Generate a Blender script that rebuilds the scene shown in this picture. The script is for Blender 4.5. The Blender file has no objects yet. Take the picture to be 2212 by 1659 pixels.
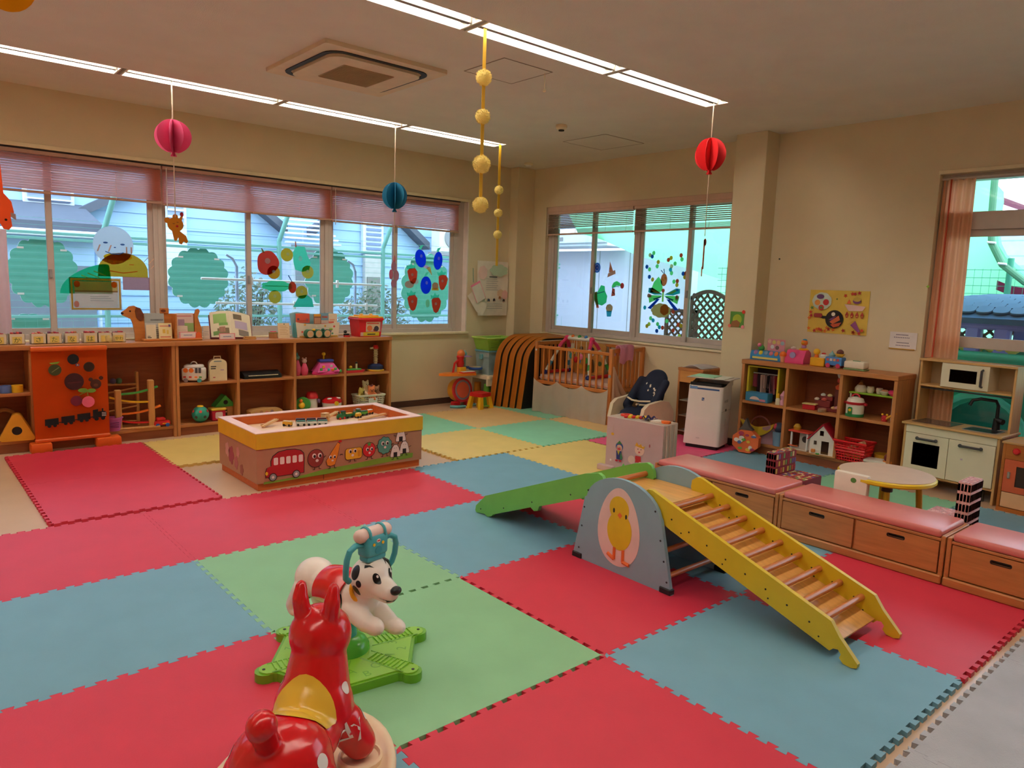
import bpy, bmesh, math, random
from mathutils import Vector as V3, Matrix
from mathutils.bvhtree import BVHTree
PI = math.pi
random.seed(7)
S = bpy.context.scene
COL = S.collection

# ---------------------------------------------------------------- camera, world, exposure
def camera():
    yaw, pitch, roll = 0.8550636, -0.1359736, 0.0339650
    f = V3((math.cos(pitch)*math.cos(yaw), math.cos(pitch)*math.sin(yaw), math.sin(pitch)))
    r = V3((math.sin(yaw), -math.cos(yaw), 0)); u = r.cross(f)
    c, s = math.cos(roll), math.sin(roll)
    r, u = c*r + s*u, c*u - s*r
    cd = bpy.data.cameras.new('camera'); cd.sensor_width = 36; cd.lens = 36*1571.67/2212
    cd.clip_start = 0.05; cd.clip_end = 200
    o = bpy.data.objects.new('camera', cd); COL.objects.link(o)
    m = Matrix(((r.x, u.x, -f.x, -1.17095), (r.y, u.y, -f.y, -3.85530), (r.z, u.z, -f.z, 1.50205), (0, 0, 0, 1)))
    o.matrix_world = m
    S.camera = o
camera()
S.view_settings.view_transform = 'Standard'; S.view_settings.look = 'None'
S.view_settings.exposure = 0.0; S.view_settings.gamma = 1.0
S.view_settings.use_curve_mapping = False
S.cycles.max_bounces = 10; S.cycles.diffuse_bounces = 5; S.cycles.transparent_max_bounces = 24
S.cycles.caustics_reflective = False; S.cycles.caustics_refractive = False
S.cycles.sample_clamp_indirect = 6.0
TUBE = 40.0                 # fluorescent tubes
TUBE_COL = (1.0, 0.90, 0.78)
SKY = 5.2
w = bpy.data.worlds.new('world'); S.world = w; w.use_nodes = True
nt = w.node_tree; bg = nt.nodes['Background']
tc = nt.nodes.new('ShaderNodeTexCoord'); sp = nt.nodes.new('ShaderNodeSeparateXYZ')
rp = nt.nodes.new('ShaderNodeValToRGB')
nt.links.new(tc.outputs['Generated'], sp.inputs[0]); nt.links.new(sp.outputs['Z'], rp.inputs[0])
e = rp.color_ramp.elements
e[0].position = 0.0; e[0].color = (0.80, 0.86, 0.92, 1)
e[1].position = 0.6; e[1].color = (0.62, 0.80, 1.0, 1)
nt.links.new(rp.outputs[0], bg.inputs[0]); bg.inputs[1].default_value = SKY

# ---------------------------------------------------------------- materials
def lin(c):
    c = c/255.0
    return c/12.92 if c <= 0.04045 else ((c+0.055)/1.055)**2.4
MATS = {}
def M(r, g, b, rough=0.55, kind='plain', spec=0.4, var=0.06, scale=9.0, bump=0.0):
    """Procedural material; r,g,b are sRGB 0..255 of the surface's own colour."""
    key = (r, g, b, rough, kind, spec, var, scale, bump)
    if key in MATS: return MATS[key]
    m = bpy.data.materials.new('%s_%d_%d_%d' % (kind, r, g, b)); m.use_nodes = True
    n = m.node_tree; N = n.nodes; L = n.links
    p = N['Principled BSDF']
    base = (lin(r), lin(g), lin(b), 1)
    p.inputs['Roughness'].default_value = rough
    p.inputs['Specular IOR Level'].default_value = spec
    t = N.new('ShaderNodeTexCoord'); mp = N.new('ShaderNodeMapping'); L.new(t.outputs['Object'], mp.inputs[0])
    no = N.new('ShaderNodeTexNoise'); no.inputs['Scale'].default_value = scale; no.inputs['Detail'].default_value = 3
    L.new(mp.outputs[0], no.inputs[0])
    if kind == 'wood':
        mp.inputs['Scale'].default_value = (.5, 5, 5); var = max(var, 0.10)
    elif kind == 'woodz':
        mp.inputs['Scale'].default_value = (5, 5, .5); var = max(var, 0.10)
    elif kind == 'woody':
        mp.inputs['Scale'].default_value = (5, .5, 5); var = max(var, 0.10)
    mr = N.new('ShaderNodeMapRange'); mr.inputs[1].default_value = 0.3; mr.inputs[2].default_value = 0.7
    mr.inputs[3].default_value = 1-var; mr.inputs[4].default_value = 1+var
    L.new(no.outputs[0], mr.inputs[0])
    hs = N.new('ShaderNodeHueSaturation'); hs.inputs['Color'].default_value = base
    L.new(mr.outputs[0], hs.inputs['Value'])
    L.new(hs.outputs[0], p.inputs['Base Color'])
    if bump:
        b2 = N.new('ShaderNodeTexNoise'); b2.inputs['Scale'].default_value = 160; L.new(t.outputs['Object'], b2.inputs[0])
        bp = N.new('ShaderNodeBump'); bp.inputs['Strength'].default_value = bump; bp.inputs['Distance'].default_value = 0.004
        L.new(b2.outputs[0], bp.inputs['Height']); L.new(bp.outputs[0], p.inputs['Normal'])
    if kind == 'metal': p.inputs['Metallic'].default_value = 0.9
    if kind in ('paper', 'cloth', 'leafy'):     # lets light through from behind
        out = N['Material Output']; tr = N.new('ShaderNodeBsdfTranslucent'); mx = N.new('ShaderNodeMixShader')
        mx.inputs[0].default_value = {'paper': 0.9, 'cloth': 0.45, 'leafy': 0.4}[kind]
        gm = N.new('ShaderNodeGamma'); gm.inputs[1].default_value = 0.5; L.new(hs.outputs[0], gm.inputs[0])   # two faces per sheet
        L.new(gm.outputs[0], tr.inputs[0]); L.new(p.outputs[0], mx.inputs[1]); L.new(tr.outputs[0], mx.inputs[2])
        L.new(mx.outputs[0], out.inputs[0])
    MATS[key] = m
    return m
def film(r, g, b, a=0.45, kind='film'):      # coloured cellophane / clear sheet
    key = (kind, r, g, b, a)
    if key in MATS: return MATS[key]
    m = bpy.data.materials.new('%s_%d_%d_%d' % (kind, r, g, b)); m.use_nodes = True
    N = m.node_tree.nodes; L = m.node_tree.links; N.remove(N['Principled BSDF'])
    t = N.new('ShaderNodeBsdfTransparent'); t.inputs[0].default_value = (lin(r)**.5, lin(g)**.5, lin(b)**.5, 1)
    d = N.new('ShaderNodeBsdfTranslucent'); no = N.new('ShaderNodeTexNoise'); no.inputs['Scale'].default_value = 12
    hs = N.new('ShaderNodeHueSaturation'); hs.inputs['Color'].default_value = (lin(r)**.5, lin(g)**.5, lin(b)**.5, 1)
    mr = N.new('ShaderNodeMapRange'); mr.inputs[3].default_value = .93; mr.inputs[4].default_value = 1.07
    L.new(no.outputs[0], mr.inputs[0]); L.new(mr.outputs[0], hs.inputs['Value']); L.new(hs.outputs[0], d.inputs[0])
    mx = N.new('ShaderNodeMixShader'); mx.inputs[0].default_value = a
    L.new(t.outputs[0], mx.inputs[1]); L.new(d.outputs[0], mx.inputs[2]); L.new(mx.outputs[0], N['Material Output'].inputs[0])
    MATS[key] = m
    return m
def glass(tint=(0.93, 0.96, 0.97), rough=0.0):
    key = ('glass', tint, rough)
    if key in MATS: return MATS[key]
    m = bpy.data.materials.new('window_glass'); m.use_nodes = True
    N = m.node_tree.nodes; L = m.node_tree.links; N.remove(N['Principled BSDF'])
    t = N.new('ShaderNodeBsdfTransparent'); t.inputs[0].default_value = (*tint, 1)
    g = N.new('ShaderNodeBsdfGlossy'); g.inputs['Roughness'].default_value = 0.02
    fr = N.new('ShaderNodeFresnel'); fr.inputs[0].default_value = 1.35
    mx = N.new('ShaderNodeMixShader'); L.new(fr.outputs[0], mx.inputs[0])
    L.new(t.outputs[0], mx.inputs[1]); L.new(g.outputs[0], mx.inputs[2]); L.new(mx.outputs[0], N['Material Output'].inputs[0])
    MATS[key] = m
    return m
def emit(name, col, s):
    m = bpy.data.materials.new(name); m.use_nodes = True
    N = m.node_tree.nodes; L = m.node_tree.links; N.remove(N['Principled BSDF'])
    x = N.new('ShaderNodeEmission'); x.inputs[0].default_value = (*col, 1); x.inputs[1].default_value = s
    L.new(x.outputs[0], N['Material Output'].inputs[0])
    return m

# ---------------------------------------------------------------- mesh builder
X, Y, Z = V3((1, 0, 0)), V3((0, 1, 0)), V3((0, 0, 1))
_BOX = {}
def _bevel_box(sx, sy, sz, b, seg):
    key = (round(sx, 4), round(sy, 4), round(sz, 4), round(b, 4), seg)
    if key not in _BOX:
        bm = bmesh.new(); bmesh.ops.create_cube(bm, size=1.0)
        for v in bm.verts: v.co = V3((v.co.x*sx, v.co.y*sy, v.co.z*sz))
        b = min(b, sx*.49, sy*.49, sz*.49)
        bmesh.ops.bevel(bm, geom=bm.edges[:], offset=b, segments=seg, affect='EDGES', profile=0.5)
        bm.verts.index_update()
        _BOX[key] = ([v.co.copy() for v in bm.verts], [[v.index for v in f.verts] for f in bm.faces])
        bm.free()
    return _BOX[key]
class MB:
    def __init__(s): s.v = []; s.f = []; s.mi = []; s.ms = []; s.T = Matrix()
    def _m(s, m):
        if m not in s.ms: s.ms.append(m)
        return s.ms.index(m)
    def add(s, vs, fs, m, T=None):
        k = len(s.v); i = s._m(m); T = s.T @ T if T is not None else s.T
        s.v += [T @ V3(v) for v in vs]
        for f in fs: s.f.append([k+j for j in f]); s.mi.append(i)
        return s
    def box(s, x0, x1, y0, y1, z0, z1, m, bev=0.003, seg=1, T=None):
        cx, cy, cz = (x0+x1)/2, (y0+y1)/2, (z0+z1)/2
        t = Matrix.Translation((cx, cy, cz)); T = T @ t if T is not None else t
        sx, sy, sz = abs(x1-x0), abs(y1-y0), abs(z1-z0)
        if bev <= 0:
            vs = [(a*sx/2, b*sy/2, c*sz/2) for a in (-1, 1) for b in (-1, 1) for c in (-1, 1)]
            return s.add(vs, [(0, 1, 3, 2), (4, 6, 7, 5), (0, 4, 5, 1), (2, 3, 7, 6), (0, 2, 6, 4), (1, 5, 7, 3)], m, T)
        vs, fs = _bevel_box(sx, sy, sz, bev, seg)
        return s.add(vs, fs, m, T)
    def prism(s, poly, m, o=(0, 0, 0), u=X, v=Y, n=Z, d=0.01, holes=(), T=None, side=None):
        """Extrude a 2-D outline (list of (a,b)); plane origin o, axes u,v, depth d along n."""
        o = V3(o); u = V3(u); v = V3(v); n = V3(n)
        a = sum(poly[i][0]*poly[(i+1) % len(poly)][1]-poly[(i+1) % len(poly)][0]*poly[i][1] for i in range(len(poly)))
        if a < 0: poly = poly[::-1]
        P = [o+u*p[0]+v*p[1] for p in poly]; k = len(P)
        if holes:
            from mathutils.geometry import delaunay_2d_cdt
            pts = [V3((p[0], p[1])).to_2d() for p in poly]; loops = [list(range(k))]
            hl = []
            for h in holes:
                st = len(pts); pts += [V3((p[0], p[1], 0)).to_2d() for p in h]; loops.append(list(range(st, st+len(h)))); hl.append((st, len(h)))
            edges = [(l[i], l[(i+1) % len(l)]) for l in loops for i in range(len(l))]
            r = delaunay_2d_cdt(pts, edges, [], 0, 1e-6)
            from mathutils.geometry import intersect_point_tri_2d
            def inside(q, pl):
                c = False
                for i in range(len(pl)):
                    (x1, y1), (x2, y2) = pl[i][:2], pl[i-1][:2]
                    if (y1 > q[1]) != (y2 > q[1]) and q[0] < (x2-x1)*(q[1]-y1)/(y2-y1)+x1: c = not c
                return c
            fs = []
            for f in r[2]:
                q = sum((r[0][i] for i in f), V3((0, 0)).to_2d())/len(f)
                if inside(q, poly) and not any(inside(q, h) for h in holes): fs.append(list(f))
            vs = [o+u*q.x+v*q.y for q in r[0]]; nn = len(vs)
            s.add(vs+[x+n*d for x in vs], [f[::-1] for f in fs]+[[i+nn for i in f] for f in fs], m, T)
            for pl in [poly]+list(holes):
                Q = [o+u*p[0]+v*p[1] for p in pl]; kk = len(Q)
                s.add(Q+[x+n*d for x in Q], [(i, (i+1) % kk, (i+1) % kk+kk, i+kk) for i in range(kk)], side or m, T)
            return s
        s.add(P+[p+n*d for p in P], [list(range(k))[::-1], list(range(k, 2*k))], m, T)
        s.add(P+[p+n*d for p in P], [(i, (i+1) % k, (i+1) % k+k, i+k) for i in range(k)], side or m, T)
        return s
    def cyl(s, a, b, r0, m, r1=None, n=12, cap=True):
        a = V3(a); b = V3(b); r1 = r0 if r1 is None else r1
        d = (b-a).normalized(); u = d.orthogonal().normalized(); v = d.cross(u)
        vs = []
        for c, r in ((a, r0), (b, r1)):
            vs += [c+(u*math.cos(t)+v*math.sin(t))*r for t in (2*PI*i/n for i in range(n))]
        fs = [(i, (i+1) % n, (i+1) % n+n, i+n) for i in range(n)]
        if cap: fs += [list(range(n))[::-1], list(range(n, 2*n))]
        return s.add(vs, fs, m)
    def tube(s, pts, r, m, n=8, closed=False):
        pts = [V3(p) for p in pts]; k = len(pts); vs = []; u = None
        rr = r if isinstance(r, (list, tuple)) else [r]*k
        for i, p in enumerate(pts):
            a = pts[i-1] if (i or closed) else p; b = pts[(i+1) % k] if (i < k-1 or closed) else p
            d = (b-a).normalized()
            if u is None: u = d.orthogonal().normalized()
            u = (u-d*u.dot(d)).normalized(); v = d.cross(u)
            vs += [p+(u*math.cos(2*PI*j/n)+v*math.sin(2*PI*j/n))*rr[i] for j in range(n)]
        fs = []
        for i in range(k if closed else k-1):
            i2 = (i+1) % k
            fs += [(i*n+j, i*n+(j+1) % n, i2*n+(j+1) % n, i2*n+j) for j in range(n)]
        if not closed: fs += [list(range(n))[::-1], [(k-1)*n+j for j in range(n)]]
        return s.add(vs, fs, m)
    def lathe(s, prof, m, c=(0, 0, 0), n=20, ax=Z, sx=1.0, sy=1.0):
        """prof: list of (radius, height) from bottom to top."""
        c = V3(c); ax = V3(ax).normalized(); u = X if abs(ax.x) < .9 else Y
        u = (u-ax*u.dot(ax)).normalized(); v = ax.cross(u); vs = []
        for r, h in prof:
            r = max(r, 1e-4)
            vs += [c+ax*h+(u*math.cos(2*PI*j/n)*sx+v*math.sin(2*PI*j/n)*sy)*r for j in range(n)]
        k = len(prof)
        fs = [(i*n+j, i*n+(j+1) % n, (i+1)*n+(j+1) % n, (i+1)*n+j) for i in range(k-1) for j in range(n)]
        fs += [list(range(n))[::-1], [(k-1)*n+j for j in range(n)]]
        return s.add(vs, fs, m)
    def ball(s, c, r, m, n=14, k=8):
        rx, ry, rz = r if isinstance(r, (list, tuple)) else (r, r, r)
        vs = [(0, 0, -1)]; c = V3(c)
        for i in range(1, k):
            t = -PI/2+PI*i/k
            vs += [(math.cos(t)*math.cos(2*PI*j/n), math.cos(t)*math.sin(2*PI*j/n), math.sin(t)) for j in range(n)]
        vs.append((0, 0, 1)); q = len(vs)-1
        fs = [(0, 1+(j+1) % n, 1+j) for j in range(n)]
        for i in range(k-2):
            fs += [(1+i*n+j, 1+i*n+(j+1) % n, 1+(i+1)*n+(j+1) % n, 1+(i+1)*n+j) for j in range(n)]
        fs += [(q, 1+(k-2)*n+j, 1+(k-2)*n+(j+1) % n) for j in range(n)]
        return s.add([c+V3((a*rx, b*ry, d*rz)) for a, b, d in vs], fs, m)
    def sheet(s, fn, nu, nv, m, th=0.0):
        """Grid surface fn(u,v)->point, u,v in 0..1; th gives it a thickness along its normal."""
        P = [[V3(fn(i/nu, j/nv)) for j in range(nv+1)] for i in range(nu+1)]
        vs = [p for r in P for p in r]
        fs = [(i*(nv+1)+j, (i+1)*(nv+1)+j, (i+1)*(nv+1)+j+1, i*(nv+1)+j+1) for i in range(nu) for j in range(nv)]
        if th:
            N = [V3() for _ in vs]
            for f in fs:
                nn = (vs[f[1]]-vs[f[0]]).cross(vs[f[3]]-vs[f[0]])
                for i in f: N[i] += nn
            back = [v-n.normalized()*th for v, n in zip(vs, N)]; k = len(vs)
            rim = [i*(nv+1) for i in range(nu+1)]+[nu*(nv+1)+j for j in range(1, nv+1)]+[i*(nv+1)+nv for i in range(nu-1, -1, -1)]+[j for j in range(nv-1, 0, -1)]
            fs = fs+[[i+k for i in f][::-1] for f in fs]+[(rim[(i+1) % len(rim)], rim[i], rim[i]+k, rim[(i+1) % len(rim)]+k) for i in range(len(rim))]
            vs = vs+back
        return s.add(vs, fs, m)
    def text(s, txt, size, m, o, u, v, lift=0.001):
        vs, fs, (w_, h_) = TEXTS[txt]
        n = V3(u).cross(V3(v)).normalized(); o = V3(o)+n*lift
        return s.add([o+V3(u)*(x-w_/2)*size+V3(v)*(y-h_/2)*size for x, y in vs], fs, m)
    def obj(s, name, parent=None, smooth=35, **kw):
        me = bpy.data.meshes.new(name); me.from_pydata(s.v, [], s.f)
        for m in s.ms: me.materials.append(m)
        me.polygons.foreach_set('material_index', s.mi)
        if smooth:
            me.polygons.foreach_set('use_smooth', [True]*len(s.f)); me.set_sharp_from_angle(angle=math.radians(smooth))
        me.update()
        o = bpy.data.objects.new(name, me); COL.objects.link(o)
        if parent is not None: o.parent = parent
        for k, x in kw.items():
            if x: o[k] = x
        return o
    def solo(s, name, label, cat, loc=(0, 0, 0), rz=0.0, group=None, kind=None):
        o = s.obj(name); o.location = loc; o.rotation_euler = (0, 0, rz)
        o['label'] = label; o['category'] = cat
        if group: o['group'] = group
        if kind: o['kind'] = kind
        return o
def thing(name, label, cat, loc=(0, 0, 0), rz=0.0, group=None, kind=None):
    o = bpy.data.objects.new(name, None); COL.objects.link(o); o.empty_display_size = .05
    o.location = loc; o.rotation_euler = (0, 0, rz)
    if label: o['label'] = label
    if cat: o['category'] = cat
    if group: o['group'] = group
    if kind: o['kind'] = kind
    return o
def dup(o, loc, rz=0.0, label=None, parent=None):
    c = o.copy(); COL.objects.link(c)
    if parent is not None: c.parent = parent
    if loc is not None: c.location = loc; c.rotation_euler = (0, 0, rz)
    if label: c['label'] = label
    for ch in KIDS.get(o.name, ()): dup(ch, None, parent=c)
    return c
KIDS = {}
def kids(o):                       # remember a thing's parts so that dup() can copy them
    for ch in o.children_recursive:
        KIDS.setdefault(ch.parent.name, []).append(ch)
    return o
# outlines
def circ(cx, cy, rx, ry=None, n=24, a0=0.0, a1=2*PI):
    ry = rx if ry is None else ry
    full = abs(a1-a0-2*PI) < 1e-6
    return [(cx+rx*math.cos(a0+(a1-a0)*i/(n if full else n-1)), cy+ry*math.sin(a0+(a1-a0)*i/(n if full else n-1))) for i in range(n)]
def rrect(x0, x1, y0, y1, r, n=5):
    o = []
    for cx, cy, a in ((x1-r, y1-r, 0), (x0+r, y1-r, PI/2), (x0+r, y0+r, PI), (x1-r, y0+r, 1.5*PI)):
        o += [(cx+r*math.cos(a+PI/2*i/n), cy+r*math.sin(a+PI/2*i/n)) for i in range(n+1)]
    return o
def star(cx, cy, r0, r1, n=5, a=PI/2):
    return [(cx+(r0 if i % 2 == 0 else r1)*math.cos(a+PI*i/n), cy+(r0 if i % 2 == 0 else r1)*math.sin(a+PI*i/n)) for i in range(2*n)]
def scallop(cx, cy, rx, ry, k=14, d=0.06, n=6):
    o = []
    for i in range(k*n):
        t = 2*PI*i/(k*n); q = 1+d*abs(math.sin(t*k/2))-d/2
        o.append((cx+rx*q*math.cos(t), cy+ry*q*math.sin(t)))
    return o
def arcpts(c, r, a0, a1, n, u=X, v=Z):
    c = V3(c); return [c+V3(u)*r*math.cos(a0+(a1-a0)*i/n)+V3(v)*r*math.sin(a0+(a1-a0)*i/n) for i in range(n+1)]

# lettering and soft bodies are meshed once, while the scene is still empty
TEXTS = {}
def prep_text(txt):
    cu = bpy.data.curves.new('t', 'FONT'); cu.body = txt; cu.size = 1.0; cu.resolution_u = 3
    ob = bpy.data.objects.new('t', cu); COL.objects.link(ob)
    dg = bpy.context.evaluated_depsgraph_get(); dg.update()
    me = ob.evaluated_get(dg).to_mesh()
    vs = [(v.co.x, v.co.y) for v in me.vertices]; fs = [list(p.vertices) for p in me.polygons]
    ob.evaluated_get(dg).to_mesh_clear()
    if vs:
        x0 = min(v[0] for v in vs); y0 = min(v[1] for v in vs)
        vs = [(a-x0, b-y0) for a, b in vs]
        TEXTS[txt] = (vs, fs, (max(v[0] for v in vs), max(v[1] for v in vs)))
    else: TEXTS[txt] = ([], [], (0, 0))
    bpy.data.objects.remove(ob); bpy.data.curves.remove(cu)
for t_ in ['Rody', 'A', 'B', 'C', '1', '2', '3', '\u3042', '\u304b', '\u3055', '\u305f', '\u306a', '\u306f', '\u3084\u308f', 'SHARP']:
    prep_text(t_)
def soft(balls, voxel=0.006, sm=8, name='body'):
    """Union of ellipsoids and tapered limbs, remeshed into one continuous skin: returns (verts, faces)."""
    b = MB(); mm = bpy.data.materials.new('tmp')
    for q in balls:
        if len(q) == 2: b.ball(q[0], q[1], mm, n=20, k=12)
        elif len(q) == 3: b.ball((0, 0, 0), q[1], mm, n=20, k=12) if False else b.add(*_ell(q), mm)
        else:
            p0, r0, p1, r1 = q; b.cyl(p0, p1, r0, mm, r1, n=18); b.ball(p0, r0, mm); b.ball(p1, r1, mm)
    o = b.obj(name, smooth=0)
    m = o.modifiers.new('r', 'REMESH'); m.mode = 'VOXEL'; m.voxel_size = voxel
    s_ = o.modifiers.new('s', 'SMOOTH'); s_.factor = 0.5; s_.iterations = sm
    dg = bpy.context.evaluated_depsgraph_get(); dg.update()
    me = o.evaluated_get(dg).to_mesh()
    r = ([v.co.copy() for v in me.vertices], [list(p.vertices) for p in me.polygons])
    o.evaluated_get(dg).to_mesh_clear(); d = o.data
    bpy.data.objects.remove(o); bpy.data.meshes.remove(d); bpy.data.materials.remove(mm)
    return r
def _ell(q):
    c, r, rot = q; t = MB(); m0 = bpy.data.materials.get('tmp')
    t.ball((0, 0, 0), r, m0, n=20, k=12); R = rot.to_4x4() if hasattr(rot, 'to_4x4') else rot
    return [V3(c)+(R @ v) for v in t.v], t.f
def decal(body, mb, m, o, u, v, poly, off=0.0012, up=0.2):
    """Lay a 2-D outline onto a soft body: grid of its inside, projected along -n onto the skin."""
    vs, fs = body; bv = BODY_BVH.get(id(body))
    if bv is None: bv = BODY_BVH[id(body)] = BVHTree.FromPolygons(vs, fs)
    u = V3(u).normalized(); v = V3(v); v = (v-u*v.dot(u)).normalized(); n = u.cross(v); o = V3(o)
    cx = sum(p[0] for p in poly)/len(poly); cy = sum(p[1] for p in poly)/len(poly)
    rings = 9; out = []
    def hit(a, b):
        st = o+u*a+v*b+n*up
        h = bv.ray_cast(st, -n)
        if h[0] is None:
            h = bv.find_nearest(o+u*a+v*b)
        return h[0]+h[1]*off if h[1].dot(n) > -0.2 else h[0]-h[1]*off
    k = len(poly); out.append(hit(cx, cy))
    for q in range(1, rings+1):
        out += [hit(cx+(p[0]-cx)*q/rings, cy+(p[1]-cy)*q/rings) for p in poly]
    F = [(0, 1+i, 1+(i+1) % k) for i in range(k)]
    for q in range(rings-1):
        F += [(1+q*k+i, 1+(q+1)*k+i, 1+(q+1)*k+(i+1) % k, 1+q*k+(i+1) % k) for i in range(k)]
    mb.add(out, F, m)
BODY_BVH = {}
def decal_text(body, mb, m, txt, size, o, u, v, off=0.0015):
    vs, fs, (w_, h_) = TEXTS[txt]
    bv = BODY_BVH.get(id(body))
    if bv is None: bv = BODY_BVH[id(body)] = BVHTree.FromPolygons(*body)
    u = V3(u).normalized(); v = V3(v); v = (v-u*v.dot(u)).normalized(); n = u.cross(v); o = V3(o); out = []
    for x, y in vs:
        h = bv.ray_cast(o+u*(x-w_/2)*size+v*(y-h_/2)*size+n*0.2, -n)
        if h[0] is None: h = bv.find_nearest(o+u*(x-w_/2)*size+v*(y-h_/2)*size)
        out.append(h[0]+h[1]*off)
    mb.add(out, fs, m)
# soft-skinned toys: skins are meshed here, placed further down
def sc(L, s): return [tuple((V3(a)*s if not isinstance(a, (int, float)) else a*s) for a in q) if len(q) != 3 else q for q in L]
def E3(c, r, ry=0.0): return (c, r, Matrix.Rotation(ry, 3, 'Y'))
HORSE = soft([
    E3((-.125, 0, .16), (.14, .14, .132)), E3((.10, 0, .195), (.115, .118, .125)), E3((0, 0, .16), (.15, .11, .09)),
    ((.12, 0, .25), .100, (.145, 0, .37), .078), E3((.15, 0, .40), (.09, .094, .09)), ((.18, 0, .39), .066, (.255, 0, .375), .054),
    ((.125, .042, .455), .026, (.118, .049, .52), .025), ((.118, .049, .52), .025, (.128, .05, .557), .017),
    ((.125, -.042, .455), .026, (.118, -.049, .52), .025), ((.118, -.049, .52), .025, (.128, -.05, .557), .017),
    ((-.195, 0, .26), .03, (-.228, 0, .33), .036), E3((-.232, 0, .342), (.042, .04, .042)),
    ((.12, .085, .14), .06, (.155, .12, .06), .052), ((.12, -.085, .14), .06, (.155, -.12, .06), .052),
    ((-.13, .09, .14), .066, (-.15, .13, .06), .056), ((-.13, -.09, .14), .066, (-.15, -.13, .06), .056)], .0065, 7, 'horse')
DOG = soft([
    E3((-.165, 0, .285), (.085, .082, .08)), ((-.13, 0, .275), .07, (.09, 0, .275), .072), E3((.105, 0, .275), (.075, .078, .085)),
    ((.12, 0, .31), .058, (.16, 0, .36), .055), E3((.17, 0, .38), (.08, .08, .078)), ((.21, 0, .358), .054, (.265, 0, .345), .042),
    ((.12, .05, .24), .042, (.215, .055, .19), .036), E3((.245, .055, .185), (.05, .034, .032)),
    ((.12, -.05, .25), .042, (.21, -.055, .225), .036), E3((.245, -.055, .225), (.05, .034, .034)),
    ((-.17, .055, .25), .045, (-.225, .06, .17), .034), E3((-.21, .06, .15), (.045, .032, .026)),
    ((-.17, -.055, .25), .045, (-.225, -.06, .17), .034), E3((-.21, -.06, .15), (.045, .032, .026))], .0055, 8, 'dog')
PLUSH = soft([E3((0, 0, .05), (.045, .04, .05)), E3((0, -.005, .115), (.042, .038, .038)), ((.03, 0, .14), .016, (.034, 0, .155), .014), ((-.03, 0, .14), .016, (-.034, 0, .155), .014),
    ((.035, -.01, .07), .018, (.06, -.03, .05), .015), ((-.035, -.01, .07), .018, (-.06, -.03, .05), .015), ((.02, -.02, .02), .02, (.03, -.06, .015), .018), ((-.02, -.02, .02), .02, (-.03, -.06, .015), .018)], .008, 5, 'plush')
SEATPAD = soft([((0, -.15, .30), .05, (0, .15, .30), .05), E3((.02, 0, .30), (.20, .17, .05)), E3((-.17, 0, .46), (.07, .17, .24), -.35), E3((-.24, 0, .62), (.06, .15, .13), -.35),
    ((.0, -.17, .36), .05, (-.2, -.17, .62), .04), ((.0, .17, .36), .05, (-.2, .17, .62), .04), E3((.2, 0, .22), (.05, .14, .10), .4)], .012, 6, 'pad')
def skin(mb, body, m): return mb.add(body[0], body[1], m)
# ================================================================ THE ROOM
F0 = -0.02
WALL = M(222, 206, 172, .8, 'wall', .25, .03, 3, .25)
CEIL = M(228, 224, 212, .9, 'ceiling', .2, .03, 3, .6)
FLOOR = M(206, 172, 140, .30, 'vinyl', .5, .05, 3)
WOODF = M(186, 122, 70, .42, 'wood', .45, .14)        # cabinets
WOODV = M(190, 126, 74, .42, 'woodz', .45, .14)
WOODY = M(186, 122, 70, .42, 'woody', .45, .14)
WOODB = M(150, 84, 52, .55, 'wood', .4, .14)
ALU = M(196, 184, 176, .4, 'painted', .5, .03)
WHITE = M(232, 228, 222, .5)
CREAM = M(236, 222, 186, .5)
BLACK = M(24, 24, 26, .5)
DARK = M(52, 44, 40, .6)
GREY = M(150, 150, 152, .5)
RED = M(196, 28, 30, .4); YEL = M(240, 190, 40, .45); BLUE = M(40, 90, 170, .45); GRN = M(70, 160, 70, .45)
PINK = M(232, 120, 160, .45); ORG = M(236, 120, 40, .45); TEAL = M(70, 170, 175, .4)
def struct(mb, name, parent=None):
    o = mb.obj(name, parent)
    if parent is None: o['kind'] = 'structure'
    return o
b = MB(); b.box(-4.6, 5.7, -6.6, 3.75, -.22, F0, FLOOR, 0); struct(b, 'floor')
b = MB()
# ceiling with pockets for the recessed lamps
LX = [4.07-1.255*k for k in range(7)]; LROWS = (2.38, -.365, -3.11)
ys = [-6.6]; LW = .225
for y in sorted(LROWS): ys += [y, y+LW]
ys.append(3.75)
for i in range(0, len(ys)-1, 1):
    if i % 2 == 0: b.box(-4.6, 5.7, ys[i], ys[i+1], 3.0, 3.12, CEIL, 0)
    else:
        b.box(4.075, 5.7, ys[i], ys[i+1], 3.0, 3.12, CEIL, 0); b.box(-4.6, LX[-1]-.0, ys[i], ys[i+1], 3.0, 3.12, CEIL, 0)
b.box(-4.6, 5.7, -6.6, 3.75, 3.12, 3.2, CEIL, 0)
struct(b, 'ceiling')
# left wall (windows along it)
b = MB(); y0, y1 = 3.58, 3.78
b.box(-4.6, 5.7, y0, y1, F0, .862, WALL, 0); b.box(-4.6, 5.7, y0, y1, 2.50, 3.0, WALL, 0)
b.box(4.48, 5.7, y0, y1, .862, 2.50, WALL, 0); b.box(-4.6, -2.70, y0, y1, .862, 2.50, WALL, 0)
b.box(-2.72, 4.5, 3.565, 3.60, 2.50, 2.535, CREAM, .002)
struct(b, 'wall_left')
b = MB(); b.box(-2.72, 4.50, 3.545, 3.66, .86, .886, CREAM, .004); struct(b, 'trim_1')
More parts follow.
